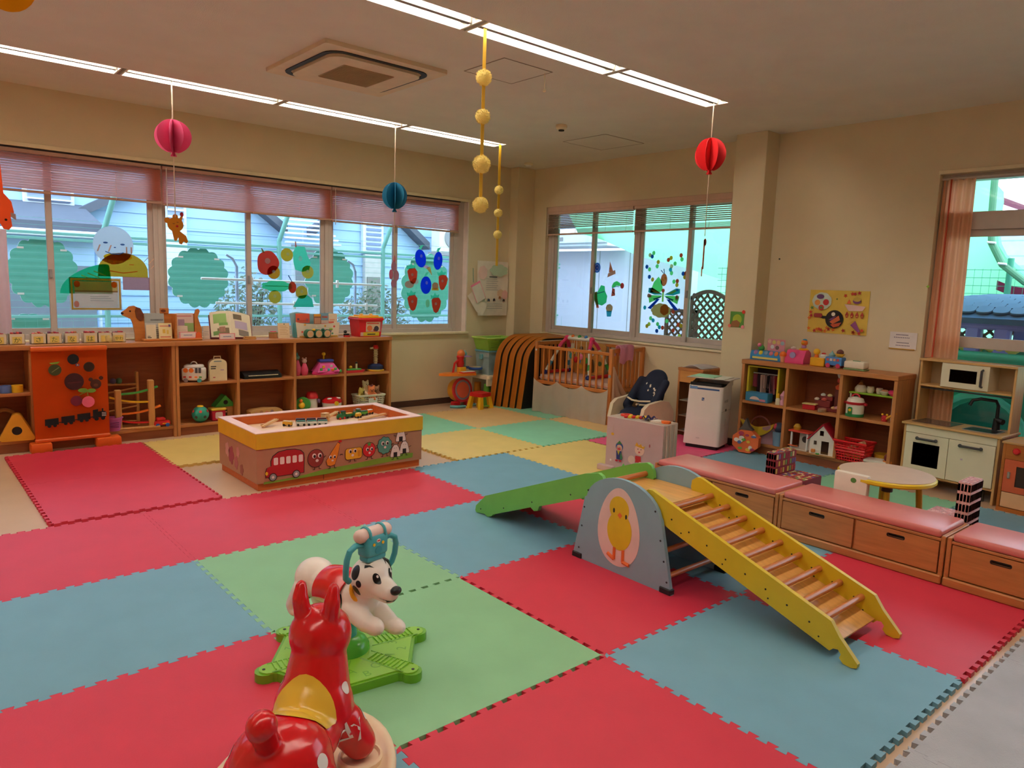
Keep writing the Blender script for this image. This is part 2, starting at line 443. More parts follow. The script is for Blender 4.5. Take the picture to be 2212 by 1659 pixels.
# right wall
b = MB()
b.box(5.44, 5.64, .27, 3.58, F0, .885, WALL, 0); b.box(5.44, 5.64, .27, 3.58, 2.505, 3.0, WALL, 0)
b.box(5.44, 5.64, 3.18, 3.58, .885, 2.505, WALL, 0)
b.box(5.40, 5.64, -1.50, -.06, F0, 3.0, WALL, 0)
b.box(5.40, 5.64, -4.9, -1.50, 2.50, 3.0, WALL, 0); b.box(5.40, 5.64, -6.6, -4.9, F0, 3.0, WALL, 0)
b.box(5.39, 5.42, -4.95, -1.49, 2.50, 2.53, CREAM, .002)
struct(b, 'wall_right')
b = MB(); b.box(5.175, 5.64, -.062, .27, F0, 3.0, WALL, .004); struct(b, 'wall_pillar')
b = MB(); b.box(5.155, 5.46, 3.425, 3.60, F0, 3.0, WALL, .004); struct(b, 'wall_corner')
b = MB(); b.box(5.42, 5.56, .262, 3.20, .868, .89, CREAM, .004); struct(b, 'trim_2')
b = MB(); b.box(-4.6, -4.5, -6.6, 3.58, F0, 3.0, WALL, 0); struct(b, 'wall_back')
b = MB(); b.box(-4.6, 5.7, -6.6, -6.5, F0, 3.0, WALL, 0); struct(b, 'wall_front')
SKT = M(74, 52, 42, .5)
b = MB(); b.box(-4.5, 5.155, 3.568, 3.58, F0, .055, SKT, .002); b.box(5.143, 5.155, 3.42, 3.58, F0, .055, SKT, .002); b.box(5.155, 5.44, 3.413, 3.425, F0, .055, SKT, .002); struct(b, 'baseboard_left')
b = MB(); b.box(5.428, 5.44, .27, 3.42, F0, .055, SKT, .002); b.box(5.163, 5.175, -.06, .27, F0, .055, SKT, .002); b.box(5.388, 5.40, -1.5, -.06, F0, .055, SKT, .002); struct(b, 'baseboard_right')

# ---------------------------------------------------------------- windows
GL = glass()
def frame_rect(mb, ax, p0, p1, a0, a1, z0, z1, w_, m, wz=None):
    """Rectangular frame in the plane across axis ax ('y' wall: a=x; 'x' wall: a=y)."""
    wz = wz or w_
    def bx(l0, l1, h0, h1):
        if ax == 'y': mb.box(l0, l1, p0, p1, h0, h1, m, .003)
        else: mb.box(p0, p1, l0, l1, h0, h1, m, .003)
    bx(a0, a0+w_, z0, z1); bx(a1-w_, a1, z0, z1); bx(a0+w_, a1-w_, z0, z0+wz); bx(a0+w_, a1-w_, z1-wz, z1)
def window(name, ax, pos, units, z0, z1, out=1):
    root = thing(name, None, None, kind='structure')
    for (a0, a1) in units:
        b = MB(); frame_rect(b, ax, pos, pos+.10*out, a0, a1, z0, z1, .042, ALU); b.obj('frame', root)
        c = (a0+a1)/2
        for k, (s0, s1, off) in enumerate(((a0+.035, c+.028, .052), (c-.028, a1-.035, .018))):
            p = pos+off*out
            b = MB(); frame_rect(b, ax, p, p+.028*out, s0, s1, z0+.035, z1-.035, .05, ALU, .06)
            sash = b.obj('sash', root)
            b = MB(); q = p+.012*out
            if ax == 'y': b.box(s0+.045, s1-.045, q, q+.004, z0+.09, z1-.09, GL, 0)
            else: b.box(q, q+.004, s0+.045, s1-.045, z0+.09, z1-.09, GL, 0)
            b.obj('glass_pane', sash)
            if k == 1:
                b = MB()
                if ax == 'y': b.box(s0+.006, s0+.03, p-.014, p, 1.42, 1.50, GREY, .004)
                else: b.box(p-.014, p, s0+.006, s0+.03, 1.42, 1.50, GREY, .004)
                b.obj('latch', sash)
    return root
window('window_1', 'y', 3.655, [(-2.64, -.89), (-.89, .86), (.86, 2.61), (2.61, 4.36)], .886, 2.50)
b = MB(); b.box(4.36, 4.48, 3.66, 3.74, .886, 2.50, ALU, .003); b.box(-2.72, -2.64, 3.66, 3.74, .886, 2.50, ALU, .003); struct(b, 'trim_3')
b = MB(); b.box(4.465, 4.485, 3.575, 3.66, .886, 2.50, M(236, 222, 214, .6), .002); struct(b, 'trim_4')
window('window_2', 'x', 5.50, [(.27, 1.70), (1.70, 3.12)], .895, 2.505)
b = MB(); b.box(5.50, 5.60, 3.12, 3.19, .89, 2.505, ALU, .003); struct(b, 'trim_5')
d = thing('door_1', None, None, kind='structure')
b = MB(); frame_rect(b, 'x', 5.47, 5.58, -4.88, -1.50, F0, 2.50, .05, ALU)
b.box(5.47, 5.58, -4.88, -1.50, 2.06, 2.20, ALU, .004); b.obj('frame', d)
for s0, s1 in ((-3.2, -1.54), (-4.85, -3.2)):
    b = MB(); frame_rect(b, 'x', 5.50, 5.53, s0, s1, .02, 2.06, .055, ALU); b.box(5.50, 5.53, s0, s1, 1.115, 1.205, ALU, .003); sa = b.obj('sash', d)
    for h0, h1 in ((.07, 1.12), (1.20, 2.01)):
        b = MB(); b.box(5.514, 5.518, s0+.05, s1-.05, h0, h1, GL, 0); b.obj('glass_pane', sa)
    b = MB(); b.box(5.514, 5.518, s0+.02, s1-.02, 2.19, 2.46, GL, 0); b.obj('glass_pane', d)

# ---------------------------------------------------------------- venetian blinds
SLAT = M(250, 188, 172, .6, 'paper', .4, .03)
SLAT2 = M(200, 172, 152, .6, 'leafy', .4, .03)
HEAD = M(178, 140, 122, .5)
HEAD2 = M(214, 180, 160, .5)
def blind(label, ax, p, a0, a1, ztop, zbot, m, mh, tilt, pitch, group, cords, stack=0):
    t = thing('venetian_blind', label, 'blind', ((a0+a1)/2, p, ztop) if ax == 'y' else (p, (a0+a1)/2, ztop), 0 if ax == 'y' else -PI/2, group)
    h = (a1-a0)/2
    b = MB(); b.box(-h, h, -.02, .02, -.035, 0, mh, .003); b.obj('headrail', t)
    zz = -.05; bot = zbot-ztop; R = Matrix.Rotation(tilt, 4, 'X'); first = None
    sb = MB(); sb.box(-h+.003, h-.003, -.0125, .0125, -.0006, .0006, m, 0, T=R)
    me = None
    while zz > bot+.025+stack:
        if me is None: o = sb.obj('slat', t, smooth=0); me = o.data
        else:
            o = bpy.data.objects.new('slat', me); COL.objects.link(o); o.parent = t
        o.location = (0, 0, zz); zz -= pitch
    for k in range(int(stack/.006)):
        o = bpy.data.objects.new('slat', me); COL.objects.link(o); o.parent = t; o.location = (0, 0, bot+.022+k*.006)
        o.rotation_euler = (-tilt, 0, 0)
    b = MB(); b.box(-h, h, -.013, .013, bot, bot+.02, mh, .003); b.obj('bottom_rail', t)
    b = MB()
    for c in cords: b.box(c-.0015, c+.0015, -.0145, -.0125, bot, -.03, m, 0)
    b.obj('ladder_cord', t, kind='stuff')
    b = MB(); b.box(-h+.03, -h+.036, -.032, -.026, bot-.03, -.02, WHITE, .001); b.obj('tilt_wand', t)
    return t
T70 = math.radians(55)
gb = 'venetian blinds in the long window'
blind('pinkish raised venetian blind over the left part of the long window', 'y', 3.612, -.88, .885, 2.49, 2.135, SLAT, HEAD, T70, .0205, gb, (-.5, 0, .5))
blind('pinkish raised venetian blind in the middle of the long window', 'y', 3.612, .895, 2.615, 2.49, 2.125, SLAT, HEAD, T70, .0205, gb, (-.5, 0, .5))
blind('pinkish raised venetian blind over the corner end of the long window', 'y', 3.612, 2.625, 4.35, 2.49, 2.115, SLAT, HEAD, T70, .0205, gb, (-.5, 0, .5))
gb = 'venetian blinds in the corner window'
blind('beige half-open venetian blind nearest the room corner', 'x', 5.462, 1.735, 3.17, 2.44, 2.145, SLAT2, HEAD2, math.radians(35), .021, gb, (-.62, -.2, .3, .62), .055)
blind('beige half-open venetian blind next to the pillar', 'x', 5.462, .285, 1.72, 2.44, 2.145, SLAT2, HEAD2, math.radians(35), .021, gb, (-.62, -.2, .3, .62), .055)
b = MB(); b.box(5.445, 5.49, .275, 3.175, 2.44, 2.505, HEAD2, .003); struct(b, 'trim_6')
b = MB(); b.box(-2.6, 4.36, 3.59, 3.64, 2.485, 2.502, DARK, .002); struct(b, 'trim_7')

# ---------------------------------------------------------------- ceiling fittings
EM = emit('fluorescent_tube', TUBE_COL, TUBE); REFL = M(240, 236, 226, .35, 'enamel', .5, .02)
lamp0 = None
rown = {2.38: 'the window-side row', -.365: 'the middle row', -3.11: 'the row over the viewpoint'}
pos_w = ['at its inner end by the right wall', 'second from its inner end', 'third from its inner end', 'fourth from its inner end']
for y in LROWS:
    for k in range(6):
        x1 = LX[k]; x0 = LX[k+1]+.03
        lab = 'recessed twin-tube ceiling light of %s, %s' % (rown[y], pos_w[k]) if (k < 4 and y > 0) or (k < 3 and y > -1) else 'recessed twin-tube ceiling light of the rows out of view'
        if lamp0 is None:
            L_ = (x1-x0)/2; W_ = LW/2
            lamp0 = thing('ceiling_light', lab, 'light', ((x0+x1)/2, y+LW/2, 3.0), 0, 'recessed ceiling lights')
            b = MB(); b.box(-L_, L_, -W_, -W_+.006, -.003, .10, REFL, 0); b.box(-L_, L_, W_-.006, W_, -.003, .10, REFL, 0); b.box(-L_, L_, -W_, W_, .10, .11, REFL, 0)
            for s in (-1, 1): b.box(s*L_-.012*(s > 0), s*L_+.012*(s < 0), -W_, W_, -.003, .10, REFL, 0)
            b.obj('housing', lamp0)
            b = MB(); b.prism([(-.03, .10), (.03, .10), (.017, .002), (-.017, .002)], M(150, 144, 136, .6, 'enamel'), (-L_+.02, 0, 0), Y, Z, X, 2*L_-.04); b.obj('ridge', lamp0)  # ridge enamel darker than the housing: its weaker light is put into the colour
            for s in (-1, 1):
                b = MB(); b.cyl((-L_+.04, s*.058, .045), (L_-.04, s*.058, .045), .0155, EM, n=10); tb = b.obj('tube', lamp0)
                for q in (-1, 1): b = MB(); b.box(q*(L_-.026)-.014, q*(L_-.026)+.014, s*.058-.014, s*.058+.014, .02, .10, REFL, .003); b.obj('lampholder', lamp0)
            kids(lamp0)
        else:
            dup(lamp0, ((x0+x1)/2, y+LW/2, 3.0), 0, lab)
ac = thing('air_conditioner', 'square cassette air conditioner set in the ceiling', 'air conditioner', (1.53, 1.08, 3.0))
ACW = M(226, 206, 172, .5)
b = MB(); b.prism(rrect(-.475, .475, -.475, .475, .02), ACW, (0, 0, -.028), d=.03); b.obj('panel', ac)
b = MB(); b.prism(rrect(-.40, .40, -.40, .40, .12), BLACK, (0, 0, -.034), d=.008, holes=[rrect(-.365, .365, -.365, .365, .10)]); b.obj('air_outlet', ac)
b = MB(); b.prism(rrect(-.355, .355, -.355, .355, .10), ACW, (0, 0, -.05), d=.02); b.obj('face_panel', ac)
b = MB(); GR = M(176, 150, 104, .6); b.prism(rrect(-.2, .2, -.2, .2, .01), GR, (0, 0, -.053), d=.004)
for i in range(20): b.box(-.19, .19, -.19+i*.0198, -.182+i*.0198, -.057, -.053, GR, 0)
b.obj('intake_grille', ac)
def hatch(label, x, y, s, cord):
    t = thing('ceiling_hatch', label, 'hatch', (x, y, 3.0), 0, 'ceiling access hatches')
    b = MB(); b.prism(rrect(-s, s, -s, s, .002), M(150, 136, 116, .6), (0, 0, -.003), d=.004, holes=[rrect(-s+.007, s-.007, -s+.007, s-.007, .002)]); b.obj('frame', t)
    b = MB(); b.prism(rrect(-s+.008, s-.008, -s+.008, s-.008, .002), CEIL, (0, 0, -.002), d=.003); b.obj('lid', t)
    if cord:
        b = MB(); b.cyl((s-.02, -s+.06, -.11), (s-.02, -s+.06, 0), .003, CREAM); b.ball((s-.02, -s+.06, -.12), .012, CREAM); b.obj('pull_cord', t)
hatch('square ceiling hatch with a short pull cord beside the long yellow garland', 2.31, .305, .225, True)
hatch('larger square ceiling hatch near the corner window', 4.64, 1.508, .30, False)
t = thing('smoke_detector', 'round detector with dark underside on the ceiling by the large hatch', 'detector', (3.777, 1.252, 3.0))
b = MB(); b.lathe([(.05, 0), (.055, -.012), (.052, -.03), (.03, -.045)], CREAM); b.obj('body', t); b = MB(); b.lathe([(.028, -.045), (.026, -.056), (.0, -.06)], DARK); b.obj('sensor', t)
t = thing('smoke_detector', 'small round detector on the ceiling in the room corner', 'detector', (5.023, 3.096, 3.0))
b = MB(); b.lathe([(.055, 0), (.055, -.02), (.045, -.03)], CREAM); b.obj('body', t); b = MB(); b.lathe([(.04, -.03), (.03, -.05), (.0, -.055)], WHITE); b.obj('sensor', t)
# ================================================================ OUTSIDE
GZ = -.45
b = MB(); b.box(-12, 30, 3.85, 30, GZ-.2, GZ, M(150, 146, 136, .9, 'gravel'), 0); b.box(5.7, 30, -25, 3.85, GZ-.2, GZ, M(170, 164, 150, .9, 'gravel'), 0)
struct(b, 'ground')
SID = M(172, 204, 236, .7, 'siding', .3, .03, 2); SID2 = M(206, 206, 222, .7, 'siding', .3, .03, 2)
ROOFM = M(96, 100, 112, .8, 'roof'); TRIMW = M(226, 234, 244, .6)
def siding(mb, x0, x1, y, z0, z1, m, pitch=.20):
    z = z0
    while z < z1-.01:
        h = min(pitch, z1-z); mb.add([(x0, y, z), (x1, y, z), (x1, y+.018, z+h), (x0, y+.018, z+h), (x0, y+.02, z), (x1, y+.02, z)], [(0, 1, 2, 3), (4, 5, 1, 0)], m); z += pitch
    mb.box(x0, x1, y+.02, y+.2, z0, z1, m, 0)
h1 = thing('neighbour_house', 'pale blue sided house with dark gabled eaves beyond the long window', 'house')
b = MB(); siding(b, -7, 8.3, 8.0, GZ, 4.6, SID); b.obj('wall', h1)
b = MB(); b.box(-3.2, .98, 7.0, 8.0, GZ, 1.95, SID, 0); b.box(-3.2, .98, 6.99, 7.0, .2, 1.55, M(120, 128, 140, .6), 0); b.obj('porch', h1)
b = MB(); b.prism([(0, 0), (1.25, 0), (1.25, .45), (0, .12)], ROOFM, (-3.3, 6.8, 1.96), Y, Z, X, 4.35); b.obj('porch_roof', h1)
b = MB(); b.box(-3.25, 1.02, 6.74, 6.80, 1.90, 1.98, TRIMW, .01); b.cyl((1.03, 6.8, 1.95), (1.2, 7.9, 1.75), .03, TRIMW); b.cyl((1.2, 7.93, GZ), (1.2, 7.93, 1.78), .03, TRIMW); b.obj('gutter', h1)
def slope(x0, z0, x1, z1, y=7.75, th=.13, d=.3):
    bb = MB(); bb.prism([(x0, z0), (x1, z1), (x1, z1+th), (x0, z0+th)], ROOFM, (0, y+d, 0), X, Z, -Y, d); bb.obj('roof_edge', h1)
slope(.95, 2.2, 2.7, 3.2); slope(3.2, 2.75, 3.95, 2.2); slope(4.4, 2.2, 5.2, 2.8); slope(5.9, 2.75, 6.75, 2.1)
b = MB(); WIN = M(150, 164, 196, .4)
b.box(.35, .95, 7.93, 8.0, 2.35, 3.0, TRIMW, .01); b.box(.4, .9, 7.9, 7.94, 2.4, 3.0, WIN, .01)
for i in range(6): b.box(.38, .92, 7.88, 7.9, 2.42+i*.09, 2.44+i*.09, TRIMW, 0)
b.obj('window', h1)
b = MB(); b.box(5.42, 5.84, 7.9, 8.0, 1.98, 2.9, TRIMW, .01); b.obj('louver_frame', h1)
for i in range(9):
    b = MB(); b.box(5.48, 5.78, 7.88, 7.9, 2.03+i*.085, 2.075+i*.085, M(130, 146, 180, .5), 0); b.obj('louver', h1)
b = MB(); b.box(5.46, 5.80, 7.9, 8.0, .2, 1.95, M(200, 196, 190, .6), .01); b.box(5.5, 5.76, 7.88, 7.9, .3, 1.55, M(140, 136, 130, .5), 0); b.obj('window', h1)
b = MB(); b.box(2.1, 2.42, 7.9, 8, 1.3, 3.0, TRIMW, .01); b.box(2.15, 2.37, 7.88, 7.9, 2.2, 3.0, WIN, 0)
for i in range(7): b.box(2.14, 2.38, 7.86, 7.88, 2.22+i*.1, 2.25+i*.1, TRIMW, 0)
b.obj('window', h1)
h2 = thing('neighbour_house', 'white-tiled bay of the house seen above the fruit cut-outs in the long window', 'house', (4.17, 7.4, 0))
b = MB(); b.box(-.32, .42, 0, .35, .9, 2.02, M(190, 196, 206, .6), 0); b.box(-.25, .3, -.02, 0, 1.2, 1.95, M(130, 132, 140, .5), 0); b.obj('bay_wall', h2)
for i in range(7):
    b = MB(); b.box(-.45+.02*i, .5-.02*i, -.12+i*.06, -.04+i*.06, 2.03+i*.075, 2.06+i*.075, M(226, 222, 226, .6), .005); b.obj('roof_tile', h2)
t = thing('outdoor_unit', 'white air conditioner unit high on the blue house wall', 'air conditioner', (7.15, 7.6, 2.05))
b = MB(); b.box(-.38, .38, -.15, .15, 0, .55, WHITE, .02); b.obj('casing', t); b = MB(); b.lathe([(.2, 0), (.2, .02), (.0, .03)], GREY, (-.08, -.15, .28), ax=-Y); b.obj('fan_guard', t); b = MB(); b.box(-.42, .42, -.18, .18, -.06, 0, GREY, .005); b.obj('bracket', t)
# mesh fence
FG = M(120, 178, 168, .5)
t = thing('wire_fence', 'pale green wire fence between the long window and the blue house', 'fence', (0, 5.3, 0))
b = MB()
for i in range(34): b.box(-3, 7.8, -.0025, .0025, -.35+i*.072, -.347+i*.072, FG, 0)
for i in range(100): b.box(-3+i*.11, -2.9985+i*.11, -.002, .002, -.4, .98, FG, 0)
b.obj('mesh', t, kind='stuff')
for z in (1.86, 1.80, .98):
    b = MB(); b.box(-3, 7.8, -.012, .012, z, z+.03, FG, .003); b.obj('rail', t)
for x in (-1.6, .75, 2.75, 4.28, 6.2):
    b = MB(); b.cyl((x, 0, GZ), (x, 0, 1.95), .03, FG); b.cyl((x, 0, 1.95), (x+.22, -.3, 2.9), .03, FG); b.obj('post', t)
# washing poles
t = thing('drying_rack', 'white poles of a clothes drying rack outside the long window', 'rack', (2.6, 4.3, 0))
for z, x0, x1 in ((1.455, -1.15, 1.06), (1.195, -1.0, 1.0)):
    b = MB(); b.cyl((x0, 0, z), (x1, 0, z-.02), .014, WHITE); b.obj('pole', t)
for x in (-.75, .72):
    b = MB(); b.cyl((x, .05, GZ), (x, .05, 1.6), .018, M(170, 190, 220, .4)); b.tube([(x, .05, 1.6), (x-.06, .0, 1.68), (x-.13, 0, 1.72)], .014, M(170, 190, 220, .4)); b.obj('upright', t)
for x, z in ((-.6, 1.455), (.45, 1.45), (-.1, 1.19), (.62, 1.18), (.85, 1.18)):
    b = MB(); b.box(x-.012, x+.012, -.02, .02, z-.06, z+.03, WHITE, .004); b.obj('clip', t)
# bushes
LEAF = [M(86, 104, 78, .7, 'leafy'), M(112, 128, 96, .7, 'leafy'), M(134, 128, 108, .7, 'leafy')]
def bush(label, x, y, w_, h_, n, sd):
    rnd = random.Random(sd); t = thing('bush', label, 'bush', (x, y, GZ), 0, 'bushes behind the fence')
    b = MB()
    for i in range(4): b.cyl((rnd.uniform(-.05, .05), 0, 0), (rnd.uniform(-w_, w_)*.6, rnd.uniform(-.2, .2), h_*.8), .02, M(92, 76, 60, .8), .008, 6)
    b.obj('stem', t)
    b = MB()
    for i in range(n):
        a = rnd.uniform(0, 2*PI); r = math.sqrt(rnd.random()); z = rnd.uniform(.25, 1)
        c = V3((math.cos(a)*r*w_, math.sin(a)*r*.35, z*h_*(1-.25*r)))
        d1 = V3((rnd.gauss(0, 1), rnd.gauss(0, 1), rnd.gauss(0, 1))).normalized()*.05; d2 = d1.orthogonal().normalized()*.02
        b.add([c-d1, c+d2, c+d1, c-d2], [(0, 1, 2, 3)], LEAF[rnd.randrange(3)])
    b.obj('foliage', t, kind='stuff')
bush('grey-green bush behind the fence beside the middle paper tree', 2.55, 5.9, .45, 2.15, 1500, 1)
bush('grey-green bush behind the fence left of the strawberry cut-outs', 4.5, 5.9, .6, 2.05, 2000, 2)
bush('small bush behind the fence at the corner end of the long window', 6.6, 6.1, .5, 1.9, 1200, 3)
# right-hand side: lavender house, net, lattice
h3 = thing('neighbour_house', 'plain lavender-grey house outside the corner window', 'house', (8.6, 0, 0))
b = MB(); b.box(0, .2, 3.15, 7.4, GZ, 2.15, SID2, 0)
for y in (4.4, 5.1): b.box(-.004, 0, y, y+.015, GZ, 2.15, GREY, 0)
b.obj('wall', h3)
b = MB(); b.box(-.5, .2, 4.5, 7.4, 2.2, 2.25, TRIMW, .005); b.box(-.55, -.45, 4.5, 7.4, 2.25, 2.42, TRIMW, .01); b.obj('eaves', h3)
b = MB(); b.box(-.56, -.55, 5.5, 5.95, 2.29, 2.36, GREY, .004); b.obj('vent', h3)
b = MB(); b.prism([(-.55, 2.5), (3, 4.3), (3, 4.4), (-.55, 2.6)], ROOFM, (0, 4.5, 0), X, Z, Y, 2.9); b.obj('roof', h3)
h4 = thing('neighbour_house', 'blue-sided house with a maroon roof edge beyond the terrace door', 'house', (16, 0, 0))
b = MB(); b.box(0, .3, -9, 1.4, GZ, 3.2, M(186, 210, 244, .7), 0)
for i in range(10): b.box(-.012, 0, -9, 1.4, .3+i*.3, .315+i*.3, M(160, 186, 226, .7), 0)
b.obj('wall', h4)
b = MB(); b.prism([(1.5, 3.6), (.2, 3.05), (-9, 3.05), (-9, 3.2), (.3, 3.2), (1.5, 3.75)], M(120, 60, 80, .6), (-.3, 0, 0), Y, Z, X, .5); b.obj('roof_edge', h4)
b = MB(); b.box(-.06, 0, -.6, .5, 1.7, 2.9, TRIMW, .02); b.box(-.08, -.05, -.5, .4, 1.8, 2.8, WIN, .0); b.obj('window', h4)
NET = M(120, 226, 160, .8, 'leafy', .2, .05, 1.2)
YCUT = [(9, -1.15), (2.25, -1.15), (2.05, -1.2), (1.75, -1.5), (1.55, -2.2), (1.4, -3.5), (0, -4)]
def netfn(u, v):
    # hangs from a high far edge down to a sagging near edge
    y = 5.1-8.5*u
    lo = 2.42-1.05*math.sin(min(1, u*1.45)*PI*.5)+.25*max(0, u-.69)
    q = max(0, min(1, (-.2-y)/.9)); hi = 4.2*(1-q)+(2.72-.8*max(0, -1.1-y))*q; hi = max(hi, lo+.1)
    z = lo+(hi-lo)*v+.05*math.sin(u*30+v*4)*(1-v)*.4
    yc = next((a[1]+(b_[1]-a[1])*(a[0]-z)/(a[0]-b_[0]) for a, b_ in zip(YCUT, YCUT[1:]) if a[0] >= z >= b_[0]), -1.15)
    return (8.0-(1.5*(1-q)-.3*q)*v+.05*math.sin(u*22), max(y, yc) if y < -.5 else y, z)
b = MB(); b.sheet(netfn, 60, 10, NET)
b.solo('shade_net', 'green shade net stretched over the yard outside the right-hand windows', 'net')
b = MB(); b.sheet(lambda u, v: (9.6+.06*math.sin(u*40), 5-10*u, GZ+(1.95-GZ)*v), 60, 6, M(140, 230, 170, .8, 'leafy', .2, .08, 3))
b.solo('net_screen', 'upright green net screen behind the yard fence', 'net')
t = thing('wire_fence', 'green wire fence with a post outside the corner window', 'fence', (7.85, 0, 0)); FG2 = M(70, 160, 130, .5)
b = MB()
for i in range(26): b.box(-.003, .003, -4, 2.15, -.3+i*.085, -.294+i*.085, FG2, 0)
for i in range(80): b.box(-.002, .002, -4+i*.077, -3.997+i*.077, -.3, 1.84, FG2, 0)
b.obj('mesh', t, kind='stuff')
for y in (-3.2, -1.4, 1.62): b = MB(); b.cyl((0, y, GZ), (0, y, 1.95), .03, FG2); b.obj('post', t)
LAT = M(84, 62, 50, .7, 'wood')
def lattice(label, x, y0, y1, z1, arch):
    t = thing('lattice_panel', label, 'lattice', (x, y0, GZ), 0, 'brown garden lattices'); w_ = y1-y0; h_ = z1-GZ
    b = MB(); b.box(-.02, .02, 0, .045, 0, h_, LAT, .003); b.box(-.02, .02, w_-.045, w_, 0, h_, LAT, .003); b.box(-.02, .02, 0, w_, 0, .05, LAT, .003)
    if arch: b.prism([(w_*i/12, h_+.10*math.sin(PI*i/12)) for i in range(13)]+[(w_*(12-i)/12, h_-.05+.10*math.sin(PI*(12-i)/12)) for i in range(13)], LAT, (-.02, 0, 0), Y, Z, X, .04)
    else: b.box(-.02, .02, 0, w_, h_-.045, h_, LAT, .003)
    b.obj('frame', t); s = .105; hh = h_+(.04 if arch else 0)
    for sg in (1, -1):
        k = -int(hh/s)-1
        while k*s < w_+hh:
            c = k*s; k += 1          # line y = c + sg*z
            pts = []
            for z in (0, hh):
                pass
            z0, z1_ = 0.0, hh
            if sg > 0: z0 = max(z0, -c); z1_ = min(z1_, w_-c)
            else: z0 = max(z0, c-w_); z1_ = min(z1_, c)
            if z1_-z0 < .06: continue
            a = V3((0.006*sg, c+sg*z0, z0)); e_ = V3((0.006*sg, c+sg*z1_, z1_)); d = (e_-a).normalized()
            bb = MB(); n_ = X.cross(d); bb.add([a+n_*q+X*p for p in (-.006, .006) for q in (-.013, .013)]+[e_+n_*q+X*p for p in (-.006, .006) for q in (-.013, .013)], [(0, 1, 3, 2), (4, 6, 7, 5), (0, 4, 5, 1), (2, 3, 7, 6), (0, 2, 6, 4), (1, 5, 7, 3)], LAT)
            bb.obj('slat', t, smooth=0)
lattice('brown arch-topped lattice panel outside the corner window', 7.0, 1.40, 1.98, 1.42, True)
lattice('brown lattice panel behind the butterfly cut-out', 7.25, 2.02, 2.56, 1.24, False)
lattice('brown lattice panel behind the plastic playhouse', 7.72, -1.9, -.6, 1.40, False)
# playhouse seen through the terrace door
ph = thing('playhouse', 'plastic playhouse with blue tiled roof, purple posts and green base', 'playhouse', (6.85, -1.75, GZ))
PUR = M(128, 128, 206, .5); PG = M(40, 150, 120, .45); PB = M(60, 96, 130, .9)
rf = lambda u, v: 1.80+.20*math.sin(PI*u)**.6*math.sin(PI*v)**.6
b = MB(); b.sheet(lambda u, v: (-.85+1.7*u, -.85+1.7*v, rf(u, v)), 16, 16, PB, .06); b.obj('roof', ph)
TL = M(66, 98, 122, .95); tm = None
for r in range(8):
    for c in range(12):
        u = .05+.06*r; v = .06+.075*c+(.037 if r % 2 else 0)
        if v > .95: continue
        if tm is None:
            bb = MB(); bb.prism(rrect(-.065, .065, -.062, .062, .045, 3), TL, (0, 0, 0), d=.016); o = bb.obj('roof_tile', ph); tm = o.data
        else: o = bpy.data.objects.new('roof_tile', tm); COL.objects.link(o); o.parent = ph
        o.location = (-.85+1.7*u, -.85+1.7*v, rf(u, v)); o.rotation_euler = (0, -math.atan2(rf(u+.04, v)-rf(u, v), .068)-.06, 0)
for x in (-.7, .7):
    for y in (-.7, -.12, .1, .72):
        b = MB(); b.box(x-.05, x+.05, y-.06, y+.06, 1.48, 1.80, PUR, .02); b.obj('post', ph)
b = MB(); b.box(-.76, .76, -.76, .78, 1.70, 1.81, PUR, .02); b.obj('beam', ph)
ar = [(-.74, 0), (-.33, 0), (-.33, .75)]+[(-.03-.30*math.cos(PI*i/10), .77+.30*math.sin(PI*i/10)) for i in range(11)]+[(.27, .75), (.27, 0), (.76, 0), (.76, 1.48), (-.74, 1.48)]
b = MB(); b.prism(ar, PG, (-.76, 0, 0), Y, Z, X, .06); b.box(.70, .76, -.74, .76, 0, 1.48, PG, .02); b.box(-.70, .70, -.76, -.70, 0, 1.48, PG, .02); b.box(-.70, .70, .72, .78, 0, 1.48, PG, .02); b.obj('wall', ph)
b = MB(); b.tube([(-.79, -.8, 1.46), (-.79, .82, 1.46)], .05, PG, 12); b.obj('rail', ph)
for y, s_ in ((.12, .08), (-.12, .1)):
    b = MB(); b.ball((-.66, y, 1.55), (s_, s_*1.4, .07), M(226, 210, 110, .5)); b.obj('cushion', ph)
b = MB(); b.tube([(-.79, -.03-.36*math.cos(PI*i/14), .77+.36*math.sin(PI*i/14)) for i in range(15)], .03, M(70, 170, 140, .5)); b.obj('arch_trim', ph)
t = thing('play_toy', 'pink plastic play panel beside the playhouse', 'toy', (6.0, -2.68, GZ))
b = MB(); b.box(-.04, .04, -.3, .22, 0, 1.25, M(224, 110, 170, .5), .02); b.obj('panel', t)
for i in range(9): b = MB(); b.box(-.06, -.04, -.28, .2, .12+i*.125, .19+i*.125, M(204, 80, 150, .5), .006); b.obj('slat', t)
b = MB(); b.box(-.15, .15, -.25, .4, 0, 1.55, M(236, 226, 110, .5), .04)
b.solo('yellow_toy', 'yellow plastic play tower behind the pink panel outside', 'toy', (7.75, -3.0, GZ))
t = thing('net_pole', 'curved dark green pipe with white ties carrying the shade net', 'pole', (7.72, 0, 0)); DG = M(84, 140, 104, .5)
P_ = [(0, -1.2, 3.2), (0, -1.2, 2.7), (0, -1.21, 2.4), (.0, -1.24, 2.1), (0, -1.36, 1.88), (0, -1.58, 1.70), (0, -1.95, 1.58), (0, -2.4, 1.54)]
b = MB(); b.tube(P_, .035, DG, 10); b.obj('pipe', t)
for q in (P_[2], P_[3], P_[4]): b = MB(); b.tube([(q[0]-.04, q[1]-.05, q[2]), (q[0]-.04, q[1]+.03, q[2]+.01)], .012, WHITE); b.obj('tie', t)
b = MB(); b.sheet(lambda u, v: (7.9+.05*math.sin(u*9), -1.28-1.2*u, 1.72-.07*math.sin(u*8)-.10*v+.15*u*0), 20, 3, M(150, 40, 80, .7, 'cloth'), .01)
